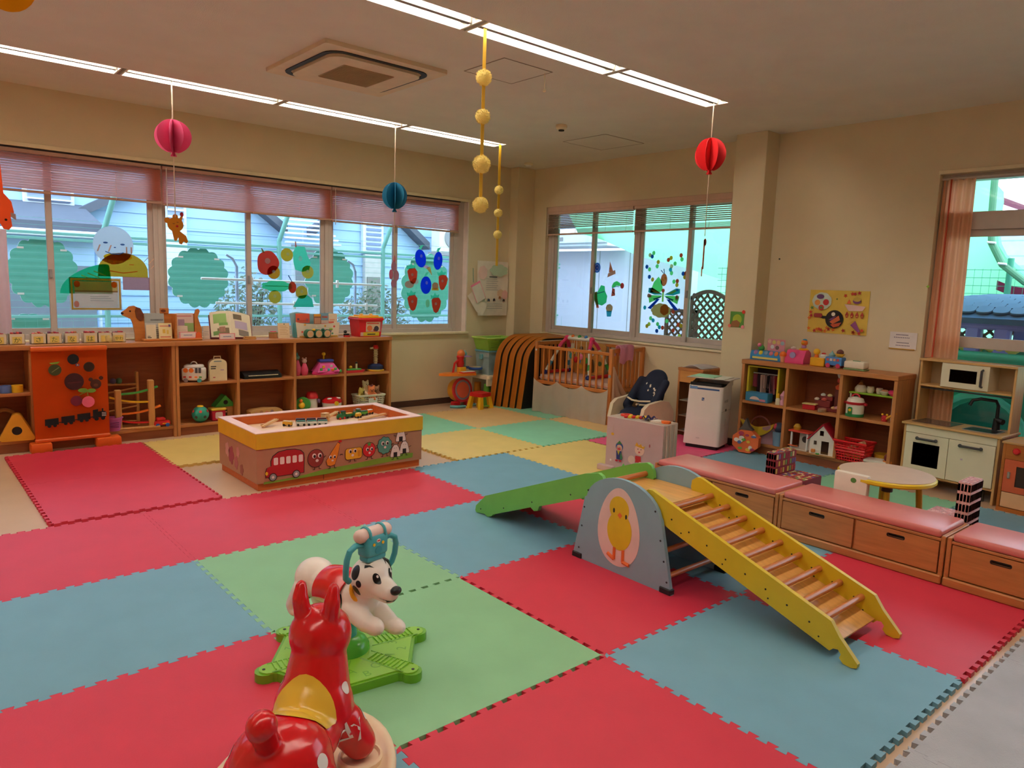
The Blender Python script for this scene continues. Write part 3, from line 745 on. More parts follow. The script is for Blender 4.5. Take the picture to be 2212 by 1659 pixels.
b.solo('maroon_cloth', 'maroon cloth hanging in the yard above the playhouse', 'cloth')
# ================================================================ FOAM MATS
TH = .02; PER = 1/14.0; AMP = .0105; DV = .010; GAP = .0007
MRED = M(204, 50, 72, .5, 'foam', .35, .04, 5, .1); MBLU = M(114, 162, 182, .5, 'foam', .35, .04, 5, .1)
MGRN = M(136, 188, 142, .5, 'foam', .35, .04, 5, .1); MYEL = M(224, 194, 116, .5, 'foam', .35, .04, 5, .1)
MCRM = M(226, 188, 126, .5, 'foam', .35, .04, 5, .1); MTEA = M(138, 206, 168, .5, 'foam', .35, .04, 5, .1)
MPNK = M(226, 84, 128, .5, 'foam', .35, .04, 5, .1); MGRY = M(176, 176, 182, .55, 'foam', .35, .10, 4, .6)
def wave(lo, n=14):
    """Dovetail line from s=0..1: list of (s, w) with w = -1/+1."""
    o = []
    for k in range(n):
        t = (k+.0)/n; p = 1.0/n
        o += [(t+.25*p+DV*.3, -1), (t+.25*p-DV*.3, 1), (t+.75*p+DV*.3, 1), (t+.75*p-DV*.3, -1)]
    return o
WV = wave(0)
def foam(x0, y0, m, color, where, st='', group='interlocking foam floor mats', x1=None, y1=None, z=0.0):
    """One mat; st lists the straight sides out of n,e,s,w. The teeth follow the grid line so neighbours mesh."""
    x1 = x0+1 if x1 is None else x1; y1 = y0+1 if y1 is None else y1
    P = []
    def side(a, b, nx, ny, key, sign):
        a = V3(a); b = V3(b); L = b-a
        P.append(a)
        if key in st:
            P.append(a+L*.02+V3((nx, ny, 0))*(-AMP)); P.append(a+L*.98+V3((nx, ny, 0))*(-AMP)); return
        seq = [(s, w_) for s, w_ in WV] if sign > 0 else [(1-s, w_) for s, w_ in reversed(WV)]
        for s, w_ in seq:
            P.append(a+L*s+V3((nx, ny, 0))*(sign*w_*AMP-GAP))
    # wave is measured along +x / +y; outward normal decides the sign
    side((x0, y0, 0), (x1, y0, 0), 0, -1, 's', 1)
    side((x1, y0, 0), (x1, y1, 0), 1, 0, 'e', 1)
    side((x1, y1, 0), (x0, y1, 0), 0, 1, 'n', -1)
    side((x0, y1, 0), (x0, y0, 0), -1, 0, 'w', -1)
    b = MB(); cx, cy = (x0+x1)/2, (y0+y1)/2
    b.prism([(p.x-cx, p.y-cy) for p in P], m, (0, 0, 0), d=TH)
    return b.solo('foam_mat', '%s interlocking foam floor mat %s' % (color, where), 'mat', (cx, cy, z-TH), 0, group)
foam(-2, 0, MRED, 'red', 'at the left edge beside the bare floor')
foam(-1, 0, MRED, 'red', 'left of centre, below the double red mats')
foam(0, 0, MRED, 'red', 'in front of the left end of the train table')
foam(1, 0, MRED, 'red', 'along the front of the train table')
foam(2, 0, MBLU, 'blue', 'behind the green chute, off the train table corner')
foam(-2, -1, MGRN, 'green', 'cut by the left edge of the photo')
foam(-1, -1, MBLU, 'blue', 'at the far left, under no toy', 'e' if False else '')
foam(0, -1, MGRN, 'green', 'behind the spotted dog toy')
foam(1, -1, MBLU, 'blue', 'in front of the foot of the green chute')
foam(2, -1, MRED, 'red', 'underneath the green chute')
foam(-2, -2, MBLU, 'blue', 'cut by the lower left corner of the photo')
foam(-1, -2, MRED, 'red', 'behind and left of the red bouncing horse')
foam(0, -2, MGRN, 'green', 'under the star base of the spotted dog', 'nes')
foam(1, -2, MRED, 'red', 'in front of the chick panel')
foam(2, -2, MBLU, 'blue', 'beneath the far panel of the slide')
foam(-1, -3, MBLU, 'blue', 'under the cream rocker of the red horse')
foam(0, -3, MRED, 'red', 'at the bottom of the photo, nearest the camera')
foam(1, -3, MBLU, 'blue', 'beneath the foot of the yellow ladder')
foam(2, -3, MRED, 'red', 'between the yellow ladder and the drawer benches')
foam(-.49, 1.06, MRED, 'red', 'in the nearer half of the loose pair', y1=2.07)
foam(-.49, 2.07, MRED, 'red', 'in the farther half of the loose pair', y1=3.08)
foam(.51, 2.07, MYEL, 'yellow', 'behind the left end of the train table', y1=3.06)
foam(2.48, 1.02, MYEL, 'yellow', 'just right of the train table')
foam(2.48, 2.02, MTEA, 'mint', 'behind the right end of the train table')
foam(3.48, 2.02, MCRM, 'cream', 'in front of the toy drum and little stool')
foam(3.48, 1.02, MTEA, 'mint', 'in front of the white crib skirt', x1=4.48)
foam(4.48, 2.02, MTEA, 'mint', 'in the corner beneath the leaning tables', x1=5.14)
foam(4.48, 1.02, MCRM, 'cream', 'under the wooden crib', x1=5.4)
foam(3.0, 0, MYEL, 'yellow', 'between the chute and the white felt board box', x1=4.03, y1=1.0)
foam(4.03, -.1, MPNK, 'pink', 'under the air purifier', x1=5.1, y1=.98)
foam(4.03, -1.1, MBLU, 'blue', 'in front of the right-hand toy shelf')
foam(3.03, -1.0, MBLU, 'blue', 'mostly hidden behind the first drawer bench')
foam(3.85, -2.1, MTEA, 'green', 'under the round play table', x1=4.83)
foam(3.85, -3.1, MBLU, 'blue', 'in front of the toy cooker')
foam(3.0, -2.0, MGRN, 'green', 'mostly hidden behind the second drawer bench', x1=3.85)
foam(3.0, -3.0, MRED, 'red', 'mostly hidden under the third drawer bench', x1=3.85)
for k, x in enumerate((.35, 1.35, 2.35)):
    foam(x, -4.05, MGRY, 'scuffed grey', ('cut by the lower edge of the photo', 'at the lower right corner', 'at the right edge beyond the wooden strip')[k], group='scuffed grey mats')

# ================================================================ DRAWER BENCHES
CUSH = M(214, 122, 116, .33, 'vinyl', .5, .03)
def bench(label, y1, L_, hide=0):
    t = thing('drawer_bench', label, 'bench', (3.0, y1, 0), 0, 'low drawer benches'); D = .355
    b = MB()
    b.box(0, D, -L_, -L_+.022, 0, .262, WOODF, .003); b.box(0, D, -.022, 0, 0, .262, WOODF, .003)
    b.box(.012, D, -L_+.022, -.022, .0, .05, WOODY, .002); b.box(D-.015, D, -L_+.022, -.022, .05, .25, WOODY, .002)
    b.box(.0, D, -L_+.022, -.022, .232, .246, WOODY, .002); b.box(.012, D, -L_/2-.006, -L_/2+.006, .05, .235, WOODF, .001); b.obj('carcass', t)
    b = MB(); b.box(-.014, .008, -L_, 0, .0, .048, WOODY, .006); b.obj('plinth', t)
    for s in (0, 1):
        a0 = -L_/2+.008 if s == 0 else -L_+.028; a1 = -.028 if s == 0 else -L_/2-.008
        b = MB(); c = (a0+a1)/2
        b.prism([(a0, .056), (a1, .056), (a1, .228), (a0, .228)], WOODY, (-.002, 0, 0), Y, Z, X, .016, holes=[rrect(c-.045, c+.045, .186, .202, .007, 4)])
        dr = b.obj('drawer', t)
        b = MB(); b.box(.014, .02, c-.05, c+.05, .18, .208, BLACK, 0)
        b.prism(rrect(c-.048, c+.048, .183, .205, .009, 4), BLACK, (-.003, 0, 0), Y, Z, X, .003, holes=[rrect(c-.043, c+.043, .187, .201, .006, 4)]); b.obj('handle_slot', dr)
    b = MB(); b.box(.002, D-.002, -L_+.024, -.024, .246, .288, CUSH, .014, 3); b.obj('cushion', t)
bench('low wooden drawer bench with salmon cushion behind the blue slide panels', -.665, .965)
bench('low wooden drawer bench with salmon cushion, middle one behind the yellow ladder', -1.637, .945)
bench('low wooden drawer bench with glossy pale-lit cushion, cut by the right edge', -2.59, .96)

# ================================================================ WOODEN SLIDE
sl = thing('toddler_slide', 'low wooden toddler slide with chick panel, yellow ladder and green chute', 'slide', (1.95, -1.46, 0))
SB = M(134, 164, 178, .45, 'paint', .4, .04); SY = M(214, 184, 40, .42, 'paint', .45, .05); SG = M(112, 182, 80, .42, 'paint', .45, .05)
PLY = M(214, 158, 86, .3, 'woody', .5, .12); ROD = M(190, 112, 58, .3, 'wood', .5, .12); EDGE = M(222, 196, 140, .5, 'woody')
def panel(x, th, face):
    pl = [(.345, 0), (.165+.115, .30)]+[(.0+.02+.255*math.cos(a), .315+.20*math.sin(a)) for a in [PI*i/16 for i in range(17)]]+[(-.345, 0)]
    pl = [(.335, -.0), (.262, .36)]+[(.252*math.cos(PI*(i+.6)/16.5), .345+.168*math.sin(PI*(i+.6)/16.5)) for i in range(16)]+[(-.258, .36), (-.345, 0)]
    b = MB(); b.prism(pl, SB, (x, 0, 0), Y, Z, X, th); p = b.obj('side_panel', sl)
    b = MB()
    for y in (.335, -.345):
        s = 1 if y > 0 else -1
        b.box(x-.008, x+th+.008, y-.0*s if s < 0 else y-.07, y+.07 if s < 0 else y, -.001, .03, BLACK, .004)
    b.obj('rubber_foot', p, kind='stuff')
    b = MB()
    for y, z in ((.29, .06), (.275, .19), (.262, .30), (.24, .40), (-.22, .40), (-.262, .26), (-.29, .16), (-.315, .06)): b.cyl((x-.001, y, z), (x+th+.001, y, z), .0055, BLACK, n=8)
    b.obj('screw_cap', p, kind='stuff')
    return p
p = panel(-.25, .022, True)
EGG = M(226, 196, 190, .5)
egg = [((.142+.012*math.sin(-a))*math.cos(a)*(1.0-.08*math.sin(a)), .252+.212*math.sin(a)) for a in [2*PI*i/48 for i in range(48)]]
egg = [(y+.012, z) for y, z in egg]
b = MB(); b.prism(egg, EGG, (-.2515, 0, 0), Y, Z, X, .002); b.obj('egg_picture', p, label='pale pink egg shape painted on the panel')
CK = M(218, 184, 34, .5); CO = M(226, 110, 54, .5)
b = MB()
b.prism(circ(.012, .352, .066, .068, 30), CK, (-.2535, 0, 0), Y, Z, X, .002); b.prism(circ(.004, .235, .083, .105, 30), CK, (-.2533, 0, 0), Y, Z, X, .002)
b.prism(circ(.046, .338, .006, .013, 14), BLACK, (-.2545, 0, 0), Y, Z, X, .001); b.prism(circ(-.038, .322, .006, .013, 14), BLACK, (-.2545, 0, 0), Y, Z, X, .001)
b.prism([(.006, .336), (-.012, .322), (.002, .302), (.020, .318)], CO, (-.2545, 0, 0), Y, Z, X, .001)
for y, tw in ((.03, .045), (-.03, -.045)):
    b.tube([(-.2532, y, .14), (-.2532, y, .075)], .0085, CO, 8); b.tube([(-.2532, y, .075), (-.2532, y+tw, .07 if tw < 0 else .095)], .010, CO, 8)
b.obj('chick_picture', p, label='yellow chick with orange feet painted on the egg')
panel(.228, .022, False)
b = MB(); b.box(-.228, .228, -.20, .215, .395, .412, PLY, .002); b.obj('platform', sl)
for y, z in ((-.262, .20), (-.305, .085), (-.24, .33), (.20, .33), (.262, .16)):
    b = MB(); b.cyl((-.228, y, z), (.228, y, z), .014, ROD, n=12); b.obj('cross_rod', sl)
# ladder: two yellow rails, rungs and a ply board, resting from the platform to the floor
def rail_poly():
    # side view (s along run from platform, z up), ends as in the photo
    top = [(-.105, .455), (-.13, .475), (-.25, .42), (-1.13, .075+.12)]
    return [(-.115, .47), (-.145, .492), (-.17, .493), (-.285, .452), (-1.125, .165), (-1.165, .11), (-1.248, .025), (-1.246, .008), (-1.222, .0), (-1.19, .004), (-1.172, .022), (-1.178, .04), (-1.165, .055), (-1.145, .052), (-1.13, .037), (-1.12, .040), (-.30, .318), (-.195, .358), (-.125, .40), (-.11, .43)]
for x in (-.221, .198):
    b = MB(); b.prism(rail_poly(), SY, (x, 0, 0), Y, Z, X, .023); r_ = b.obj('ladder_rail', sl)
    b = MB()
    for k in range(8): b.cyl((x-.001, -.30-.105*k, .375-.0355*k), (x+.024, -.30-.105*k, .375-.0355*k), .0045, BLACK, n=8)
    for k in range(4): b.cyl((x-.001, -.36-.24*k, .322-.081*k), (x+.024, -.36-.24*k, .322-.081*k), .004, BLACK, n=8)
    b.obj('screw_cap', r_, kind='stuff')
b = MB(); th = math.atan2(.355-.052, .92); T_ = Matrix.Translation((0, -.66, .21)) @ Matrix.Rotation(th, 4, 'X')
b.box(-.198, .198, -.50, .49, -.005, .005, PLY, .001, T=T_); b.obj('ladder_board', sl)
for k in range(9):
    y = -.245-.103*k; z = .412-.0342*k
    b = MB(); b.cyl((-.198, y, z), (.198, y, z), .0155, ROD, n=14); b.obj('rung', sl)
# chute
CH = [(.15, .455), (.17, .49), (.20, .50), (.30, .475), (1.165, .135), (1.262, .045), (1.268, .012), (1.255, 0), (1.17, .012), (1.14, .0), (1.10, .014), (1.085, .030), (.73, .170), (.70, .155), (.665, .165), (.655, .195), (.25, .355), (.165, .395), (.145, .42)]
for x in (-.221, .198):
    b = MB(); b.prism(CH, SG, (x, 0, 0), Y, Z, X, .023); r_ = b.obj('chute_rail', sl)
    b = MB()
    for y, z in ((1.21, .035), (.98, .10), (.72, .205), (.40, .33), (.24, .41)): b.cyl((x-.001, y, z), (x+.024, y, z), .005, BLACK, n=8)
    b.obj('screw_cap', r_, kind='stuff')
b = MB(); th = math.atan2(-.36, 1.0); T_ = Matrix.Translation((0, .71, .225)) @ Matrix.Rotation(th, 4, 'X')
b.box(-.198, .198, -.53, .545, -.006, .006, PLY, .001, T=T_); b.obj('chute_board', sl)
b = MB(); b.cyl((-.198, .205, .435), (.198, .205, .435), .016, ROD, n=14); b.obj('grab_rod', sl)

# ================================================================ TRAIN TABLE
tt = thing('train_table', 'cardboard-covered play table with yellow rim and painted food friends', 'table', (1.465, 1.47, F0))
CB = M(176, 128, 98, .6, 'card', .4, .06, 6); YT = M(222, 178, 36, .4, 'tape', .5, .05); PKT = M(238, 196, 184, .5, 'tape', .4, .05); INS = M(196, 96, 40, .5, 'wood')
hx, hy, hz = .695, .375, .42
b = MB()
b.box(-hx, hx, -hy, hy, .055, hz-.11, CB, 0)
b.obj('body', tt)
b = MB(); b.box(-hx+.012, hx-.012, -hy+.012, hy-.012, 0, .055, INS, .002); b.box(-.18, -.178, -hy+.008, -hy+.013, .012, .055, DARK, 0); b.obj('base_frame', tt)
b = MB()
e_ = .006
for x0, x1, y0, y1 in ((-hx-e_, hx+e_, -hy-e_, -hy+.06), (-hx-e_, hx+e_, hy-.06, hy+e_), (-hx-e_, -hx+.06, -hy+.06, hy-.06), (hx-.06, hx+e_, -hy+.06, hy-.06)): b.box(x0, x1, y0, y1, hz-.115, hz-.004, YT, .001)
b.obj('yellow_rim', tt)
for x0, x1, y0, y1, n in ((-hx-e_, hx+e_, -hy-e_, -hy+.07, 0), (-hx-e_, hx+e_, hy-.07, hy+e_, 0), (-hx-e_, -hx+.07, -hy+.07, hy-.07, 1), (hx-.07, hx+e_, -hy+.07, hy-.07, 1)):
    b = MB(); b.box(x0, x1, y0, y1, hz-.004, hz+.003, PKT, .002)
    b.obj('top_tape', tt, label='pale pink taped strip along the rim')
b = MB()
for x0, x1, y0, y1 in ((-hx+.07, hx-.07, -hy+.065, -hy+.071), (-hx+.07, hx-.07, hy-.071, hy-.065), (-hx+.065, -hx+.071, -hy+.07, hy-.07), (hx-.071, hx-.065, -hy+.07, hy-.07)): b.box(x0, x1, y0, y1, .33, hz-.004, INS, 0)
b.obj('inner_wall', tt)
b = MB(); b.box(-hx+.065, hx-.065, -hy+.065, hy-.065, .335, .352, M(232, 196, 160, .5, 'wood'), 0); b.obj('tray_floor', tt)
# painted pictures, front face y = -hy (u = x, v = z); coordinates from world x / z
FR = -hy-.002
def paint(poly, m, k=0): return MB().prism([(x-1.465, z+.02) for x, z in poly], m, (0, FR-.0006*k, 0), X, Z, -Y, .0006)
def art(name, parts, **kw):
    b = MB()
    for k, (poly, m) in enumerate(parts): b.prism([(x-1.465, z+.02) for x, z in poly], m, (0, FR-.0005*k, 0), X, Z, -Y, .0006)
    return b.obj(name, tt, **kw)
KL = M(40, 28, 26, .6); PW = M(238, 222, 214, .6)
def grow(poly, d):
    cx = sum(p[0] for p in poly)/len(poly); cz = sum(p[1] for p in poly)/len(poly)
    return [(cx+(x-cx)*(1+d/max(1e-4, math.hypot(x-cx, z-cz))), cz+(z-cz)*(1+d/max(1e-4, math.hypot(x-cx, z-cz)))) for x, z in poly]
def face(cx, cz, s=1.0, closed=False):
    o = []
    for sx in (-1, 1):
        if closed: o.append((rrect(cx+sx*.016*s-.008*s, cx+sx*.016*s+.008*s, cz+.008*s, cz+.011*s, .001, 2), KL))
        else: o += [(circ(cx+sx*.018*s, cz+.012*s, .013*s, .015*s, 14), PW), (circ(cx+sx*.018*s+.003, cz+.009*s, .008*s, .010*s, 12), KL)]
    o.append((circ(cx, cz-.018*s, .010*s, .009*s, 14), PW))
    return o
def limbs(cx, cz, w_, h_):
    o = []
    for s in (-1, 1):
        o.append(([(cx+s*w_, cz-.002), (cx+s*(w_+.022), cz+.006), (cx+s*(w_+.022), cz+.010), (cx+s*w_, cz+.003)], KL))
        o.append(([(cx+s*.015, cz-h_), (cx+s*.019, cz-h_), (cx+s*.021, cz-h_-.018), (cx+s*.034, cz-h_-.018), (cx+s*.034, cz-h_-.022), (cx+s*.016, cz-h_-.022)], KL))
    return o
GRS = M(124, 160, 54, .6)
gr = [(.80, .025)]+[(.80+.0533*i, .05+.006*math.sin(i*1.7)+(.03 if i > 5 else 0)*min(1, (i-5)/4)) for i in range(25)]+[(2.08, .052)]
art('painted_grass', [([(.815, .028), (1.35, .035), (2.07, .062), (2.075, .10), (2.0, .105), (1.9, .10), (1.7, .092), (1.5, .08), (1.3, .075), (1.14, .055), (.95, .045), (.82, .045)], GRS)])
bus = [(.835, .075), (.835, .12), (.845, .145), (.875, .155), (.875, .19), (.89, .225), (.93, .25), (.99, .258), (1.05, .256), (1.095, .243), (1.118, .22), (1.122, .18), (1.12, .075)]
BR = M(176, 34, 40, .5)
q = [(grow(bus, .006), KL), (bus, BR)]
for k in range(5): q.append((rrect(.892+.047*k, .925+.047*k, .158, .212, .008, 3), PW))
for x in (.885, 1.06): q += [(circ(x, .072, .030, n=20), KL), (circ(x, .072, .024, n=18), GREY), (circ(x, .072, .010, n=12), PW)]
q.append((circ(.838, .105, .010, .014, 12), YEL)); art('painted_bus', q)
for nm, poly, m, fx, fz, s in (('painted_meatball', circ(1.215, .168, .062, .066, 26), M(142, 54, 46, .6), 1.225, .172, 1.25),
                          ('painted_carrot', [(1.31, .10), (1.335, .092), (1.37, .10), (1.395, .17), (1.413, .255), (1.395, .268), (1.345, .20), (1.30, .135)], M(230, 140, 40, .6), 1.35, .15, .9),
                          ('painted_omelette', rrect(1.46, 1.60, .122, .207, .02, 4), M(232, 178, 40, .6), 1.52, .172, 1.1),
                          ('painted_tomato', circ(1.665, .178, .054, .056, 24), M(200, 40, 44, .6), 1.668, .17, 1.0),
                          ('painted_broccoli', scallop(1.805, .195, .062, .066, 9, .12), M(84, 150, 134, .6), 1.808, .20, 1.1)):
    ex = []
    if nm == 'painted_carrot': ex = [(circ(1.415, .275, .014, .009, 12), RED)]
    if nm == 'painted_tomato': ex = [(star(1.665, .222, .024, .010, 5), GRN)]
    if nm == 'painted_omelette': ex = [(rrect(1.565, 1.59, .135, .185, .006, 3), M(214, 150, 30, .6))]
    cz = sum(p[1] for p in poly)/len(poly); zl = min(p[1] for p in poly)
    art(nm, limbs(fx, cz, max(p[0] for p in poly)-fx, cz-zl)+[(grow(poly, .004), KL), (poly, m)]+ex+face(fx, fz, s))
for cx, cz in ((1.905, .135), (1.99, .155), (1.955, .258)):
    tri = [(cx-.044, cz-.045), (cx+.044, cz-.045), (cx+.046, cz-.03), (cx+.03, cz+.03), (cx+.012, cz+.052), (cx-.012, cz+.052), (cx-.03, cz+.03), (cx-.046, cz-.03)]
    art('painted_rice_ball', limbs(cx, cz, .044, .045)+[(grow(tri, .004), KL), (tri, PW), (rrect(cx-.017, cx+.017, cz-.045, cz-.008, .002, 2), KL)]+face(cx, cz+.02, .7, True))
# blurred pink flower picture on the near short side
b = MB()
for y, z, r_, c in ((.12, .17, .05, (160, 70, 84)), (.02, .13, .035, (176, 96, 100)), (-.09, .10, .03, (150, 84, 70)), (.2, .2, .04, (206, 150, 140)), (-.02, .22, .03, (200, 140, 130))):
    b.prism(scallop(y, z, r_, r_*1.3, 5, .3), M(*c, .6), (-hx-.0015, 0, 0), Y, Z, X, .0012)
b.obj('flower_picture', tt)

# trains and track on the tray: all separate
TZ = F0+.352
WTR = M(222, 178, 124, .5, 'wood')
def train_car(name, label, x, y, a, L_, body, roof, loco=False, group=None, dome=None):
    t = thing(name, label, 'toy train', (x, y, TZ), a, group); h = L_/2
    b = MB(); b.box(-h, h, -.016, .016, .010, .036, body, .005, 2)
    if loco: b.cyl((-h+.005, 0, .034), (h*.15, 0, .034), .014, body, n=12); b.box(h*.15, h, -.017, .017, .02, .062, body, .004)
    b.obj('body', t)
    b = MB()
    if loco: b.box(h*.1, h+.003, -.019, .019, .062, .068, roof, .003); b.cyl((-h*.6, 0, .045), (-h*.6, 0, .066), .006, roof, n=8)
    else: b.box(-h+.003, h-.003, -.0145, .0145, .036, .044, roof, .004, 2)
    b.obj('roof', t)
    for sx in (-.6, .6):
        for sy in (-1, 1):
            b = MB(); b.cyl((sx*h, sy*.010, .010), (sx*h, sy*.019, .010), .010, BLACK if not loco else RED, n=10); b.obj('wheel', t)
    return t
g1 = 'little trains at the left of the tray'
an = math.radians(-52)
def at(x, y): return (x, y)
YB = M(226, 170, 44, .4); SIL = M(206, 214, 210, .35); MAR = M(74, 34, 38, .4); DGR = M(40, 104, 62, .4); TG2 = M(40, 110, 96, .35)
train_car('toy_train_car', 'yellow toy railcar at the left end of the tray', 1.205, 1.565, an, .075, YB, M(236, 210, 160, .4), group=g1)
dx, dy = math.cos(an), math.sin(an)
an2 = math.radians(-22)
for k, lb in enumerate(('rear', 'middle', 'front')):
    train_car('toy_train_car', 'white toy train car with green roof, %s of three' % lb, 1.30+.083*k*math.cos(an2), 1.525+.083*k*math.sin(an2), an2, .078, SIL, TG2, group=g1)
for k, lb in enumerate(('rear', 'middle', 'front')):
    train_car('toy_train_car', 'maroon toy train car, %s of three behind the white ones' % lb, 1.335+.083*k*math.cos(an2), 1.61+.083*k*math.sin(an2), an2, .078, MAR, MAR, group=g1)
g2 = 'little trains at the right of the tray'
an3 = math.radians(24)
for k, (lb, c, r_, lo) in enumerate((('green toy steam engine with black roof, leftmost on the tray right', DGR, BLACK, True), ('dark green toy tender behind the leftmost engine', DGR, YB, False), ('green toy steam engine with grey roof in the middle', DGR, GREY, True), ('bright green toy tank car near the right end', M(90, 160, 60, .4), DGR, False))):
    train_car('toy_train_car', lb, 1.70+.082*k*math.cos(an3*.5), 1.62+.082*k*math.sin(an3*.5), an3*.5, .078, c, r_, lo, group=g2)
train_car('toy_train_car', 'yellow toy wagon beside the middle green engine', 1.85, 1.60, an3*.5, .05, YB, M(240, 214, 120, .4), group=g2)
train_car('toy_train_car', 'orange toy wagon with white roof at the right end of the row', 2.02, 1.70, an3*.5, .05, ORG, PW, group=g2)
def track(label, x, y, z, rz, pitch, L_):
    t = thing('track_piece', label, 'toy track', (x, y, z), rz, 'wooden track pieces'); T_ = Matrix.Rotation(pitch, 4, 'Y')
    b = MB()
    b.box(-L_/2, L_/2, -.02, .02, 0, .008, WTR, .002, T=T_)
    for s in (-1, 1): b.box(-L_/2, L_/2, s*.02-.004*(s > 0)*1-.0*(s < 0), s*.02+.004*(s < 0), .008, .012, WTR, .001, T=T_)
    b.box(-L_/2, L_/2, -.006, .006, .008, .012, WTR, .001, T=T_); b.obj('rail_bed', t)
    b = MB(); b.cyl((L_/2+.012, 0, 0), (L_/2+.012, 0, .010), .008, WTR, n=10); b.T = T_; b.box(L_/2-.002, L_/2+.008, -.004, .004, 0, .01, WTR, 0); b.obj('peg', t)
track('sloping wooden track ramp left of the yellow railcar', 1.09, 1.63, TZ+.022, math.radians(-155), math.radians(12), .16)
track('sloping wooden track ramp beside the wooden tunnel block', 1.63, 1.66, TZ+.03, math.radians(20), math.radians(-14), .15)
track('long wooden track piece along the right end of the tray', 1.93, 1.50, TZ+.012, math.radians(14), math.radians(-3), .30)
track('flat wooden track piece lying at the left front of the tray', 1.14, 1.40, TZ, math.radians(10), 0, .10)
t = thing('tunnel_block', 'wooden bridge block in the middle of the tray', 'toy', (1.545, 1.60, TZ), math.radians(20))
b = MB(); b.prism([(-.028, 0), (-.016, 0), (-.016, .03), (-.008, .042), (.008, .042), (.016, .03), (.016, 0), (.028, 0), (.028, .055), (.018, .066), (-.018, .066), (-.028, .055)], WTR, (0, -.022, 0), X, Z, Y, .044); b.obj('arch', t)
b = MB(); b.box(-.03, .03, -.024, .024, .066, .07, WTR, .001); b.obj('cap', t)
# ================================================================ RED BOUNCING HORSE ON A ROCKER
RODY = M(206, 16, 26, .22, 'vinyl', .6, .02)
hr = thing('bouncing_horse', 'red inflatable bouncing horse with yellow saddle patch and white dots', 'ride-on toy', (-.345, -2.04, 0), math.radians(42))
b = MB(); b.T = Matrix.Translation((0, 0, .045)); skin(b, HORSE, RODY); hb = b.obj('body', hr, smooth=180)
HB = ([v+V3((0, 0, .045)) for v in HORSE[0]], HORSE[1])
b = MB(); SAD = M(226, 182, 60, .25, 'vinyl', .6, .03)
sadp = [(.085*math.cos(a)*(1.0 if math.cos(a) > 0 else .8), .092*math.sin(a)*(1+.25*max(0, math.cos(a)))) for a in [2*PI*i/36 for i in range(36)]]
decal(HB, b, SAD, (-.025, 0, .32), (.94, 0, .34), (0, 1, 0), sadp, up=.10, off=.003); b.obj('saddle_patch', hr, label='golden yellow saddle patch', smooth=180)
b = MB()
for x, z, s in ((.10, .31, .017), (.155, .20, .017), (-.15, .25, .02), (-.03, .15, .018), (-.21, .19, .018)):
    for sgn in (-1, 1):
        decal(HB, b, WHITE, (x, sgn*.2, z), (-sgn*1, 0, 0), (0, 0, 1), circ(0, 0, s, n=18))
b.obj('white_dot', hr, kind='stuff')
b = MB(); decal_text(HB, b, WHITE, 'Rody', .085, (.035, -.2, .175), (1, 0, .25), (-.25, 0, 1)); b.obj('lettering', hr, label='white lettering on the flank')
b = MB()
for s in (-1, 1):
    decal(HB, b, WHITE, (.235, s*.09, .475), (-s*1, -s*.3, 0), (0, 0, 1), circ(0, 0, .020, .026, n=16)); decal(HB, b, BLACK, (.24, s*.09, .472), (-s*1, -s*.3, 0), (0, 0, 1), circ(0, 0, .012, .017, n=14), off=.0022)
b.obj('eye', hr, kind='stuff')
CRM = M(232, 208, 176, .4, 'plastic', .4, .03)
b = MB(); b.lathe([(.13, .0), (.20, .004), (.245, .03), (.262, .062), (.258, .074), (.246, .078), (.235, .07), (.215, .048), (.15, .036), (.0, .034)], CRM, n=44, sx=1.42, sy=1.0); b.obj('rocker_base', hr, smooth=60)
b = MB()
for sx in (-1, 1):
    for sy in (-1, 1): b.lathe([(.07, 0), (.068, .02), (.06, .024), (.055, .014), (.0, .012)], CRM, (sx*.155, sy*.125, .040), n=18)
b.obj('foot_cup', hr, kind='stuff')

# ================================================================ SPOTTED DOG SPINNER
DGW = M(236, 224, 214, .3, 'plastic', .5, .02); STAR = M(140, 196, 58, .3, 'plastic', .5, .03); STARD = M(104, 168, 36, .3, 'plastic', .5, .03)
dg_ = thing('dog_spinner', 'white spotted dog ride-on with red saddle and teal handle on a green base', 'ride-on toy', (.15, -1.378, 0))
cor = [math.radians(-7+60*k) for k in range(6)]; R_ = .315
pl = []
for k in range(6):
    a = cor[k]; c = (R_*math.cos(a), R_*math.sin(a)); r = .04
    pl += [(c[0]+r*math.cos(a+t), c[1]+r*math.sin(a+t)) for t in [math.radians(x) for x in (-115, -90, -60, -30, 0, 30, 60, 90, 115)]]
    a2 = cor[k]+math.radians(8.5); pl.append(((R_-.028)*math.cos(a2), (R_-.028)*math.sin(a2)))
    a2 = cor[k]+math.radians(51.5); pl.append(((R_-.028)*math.cos(a2), (R_-.028)*math.sin(a2)))
b = MB(); b.prism(pl, STARD, (0, 0, 0), d=.034); base = b.obj('star_base', dg_)
pl2 = [(x*.955, y*.955) for x, y in pl]
b = MB(); b.prism(pl2, STAR, (0, 0, .033), d=.006); b.obj('top_face', base)
b = MB()
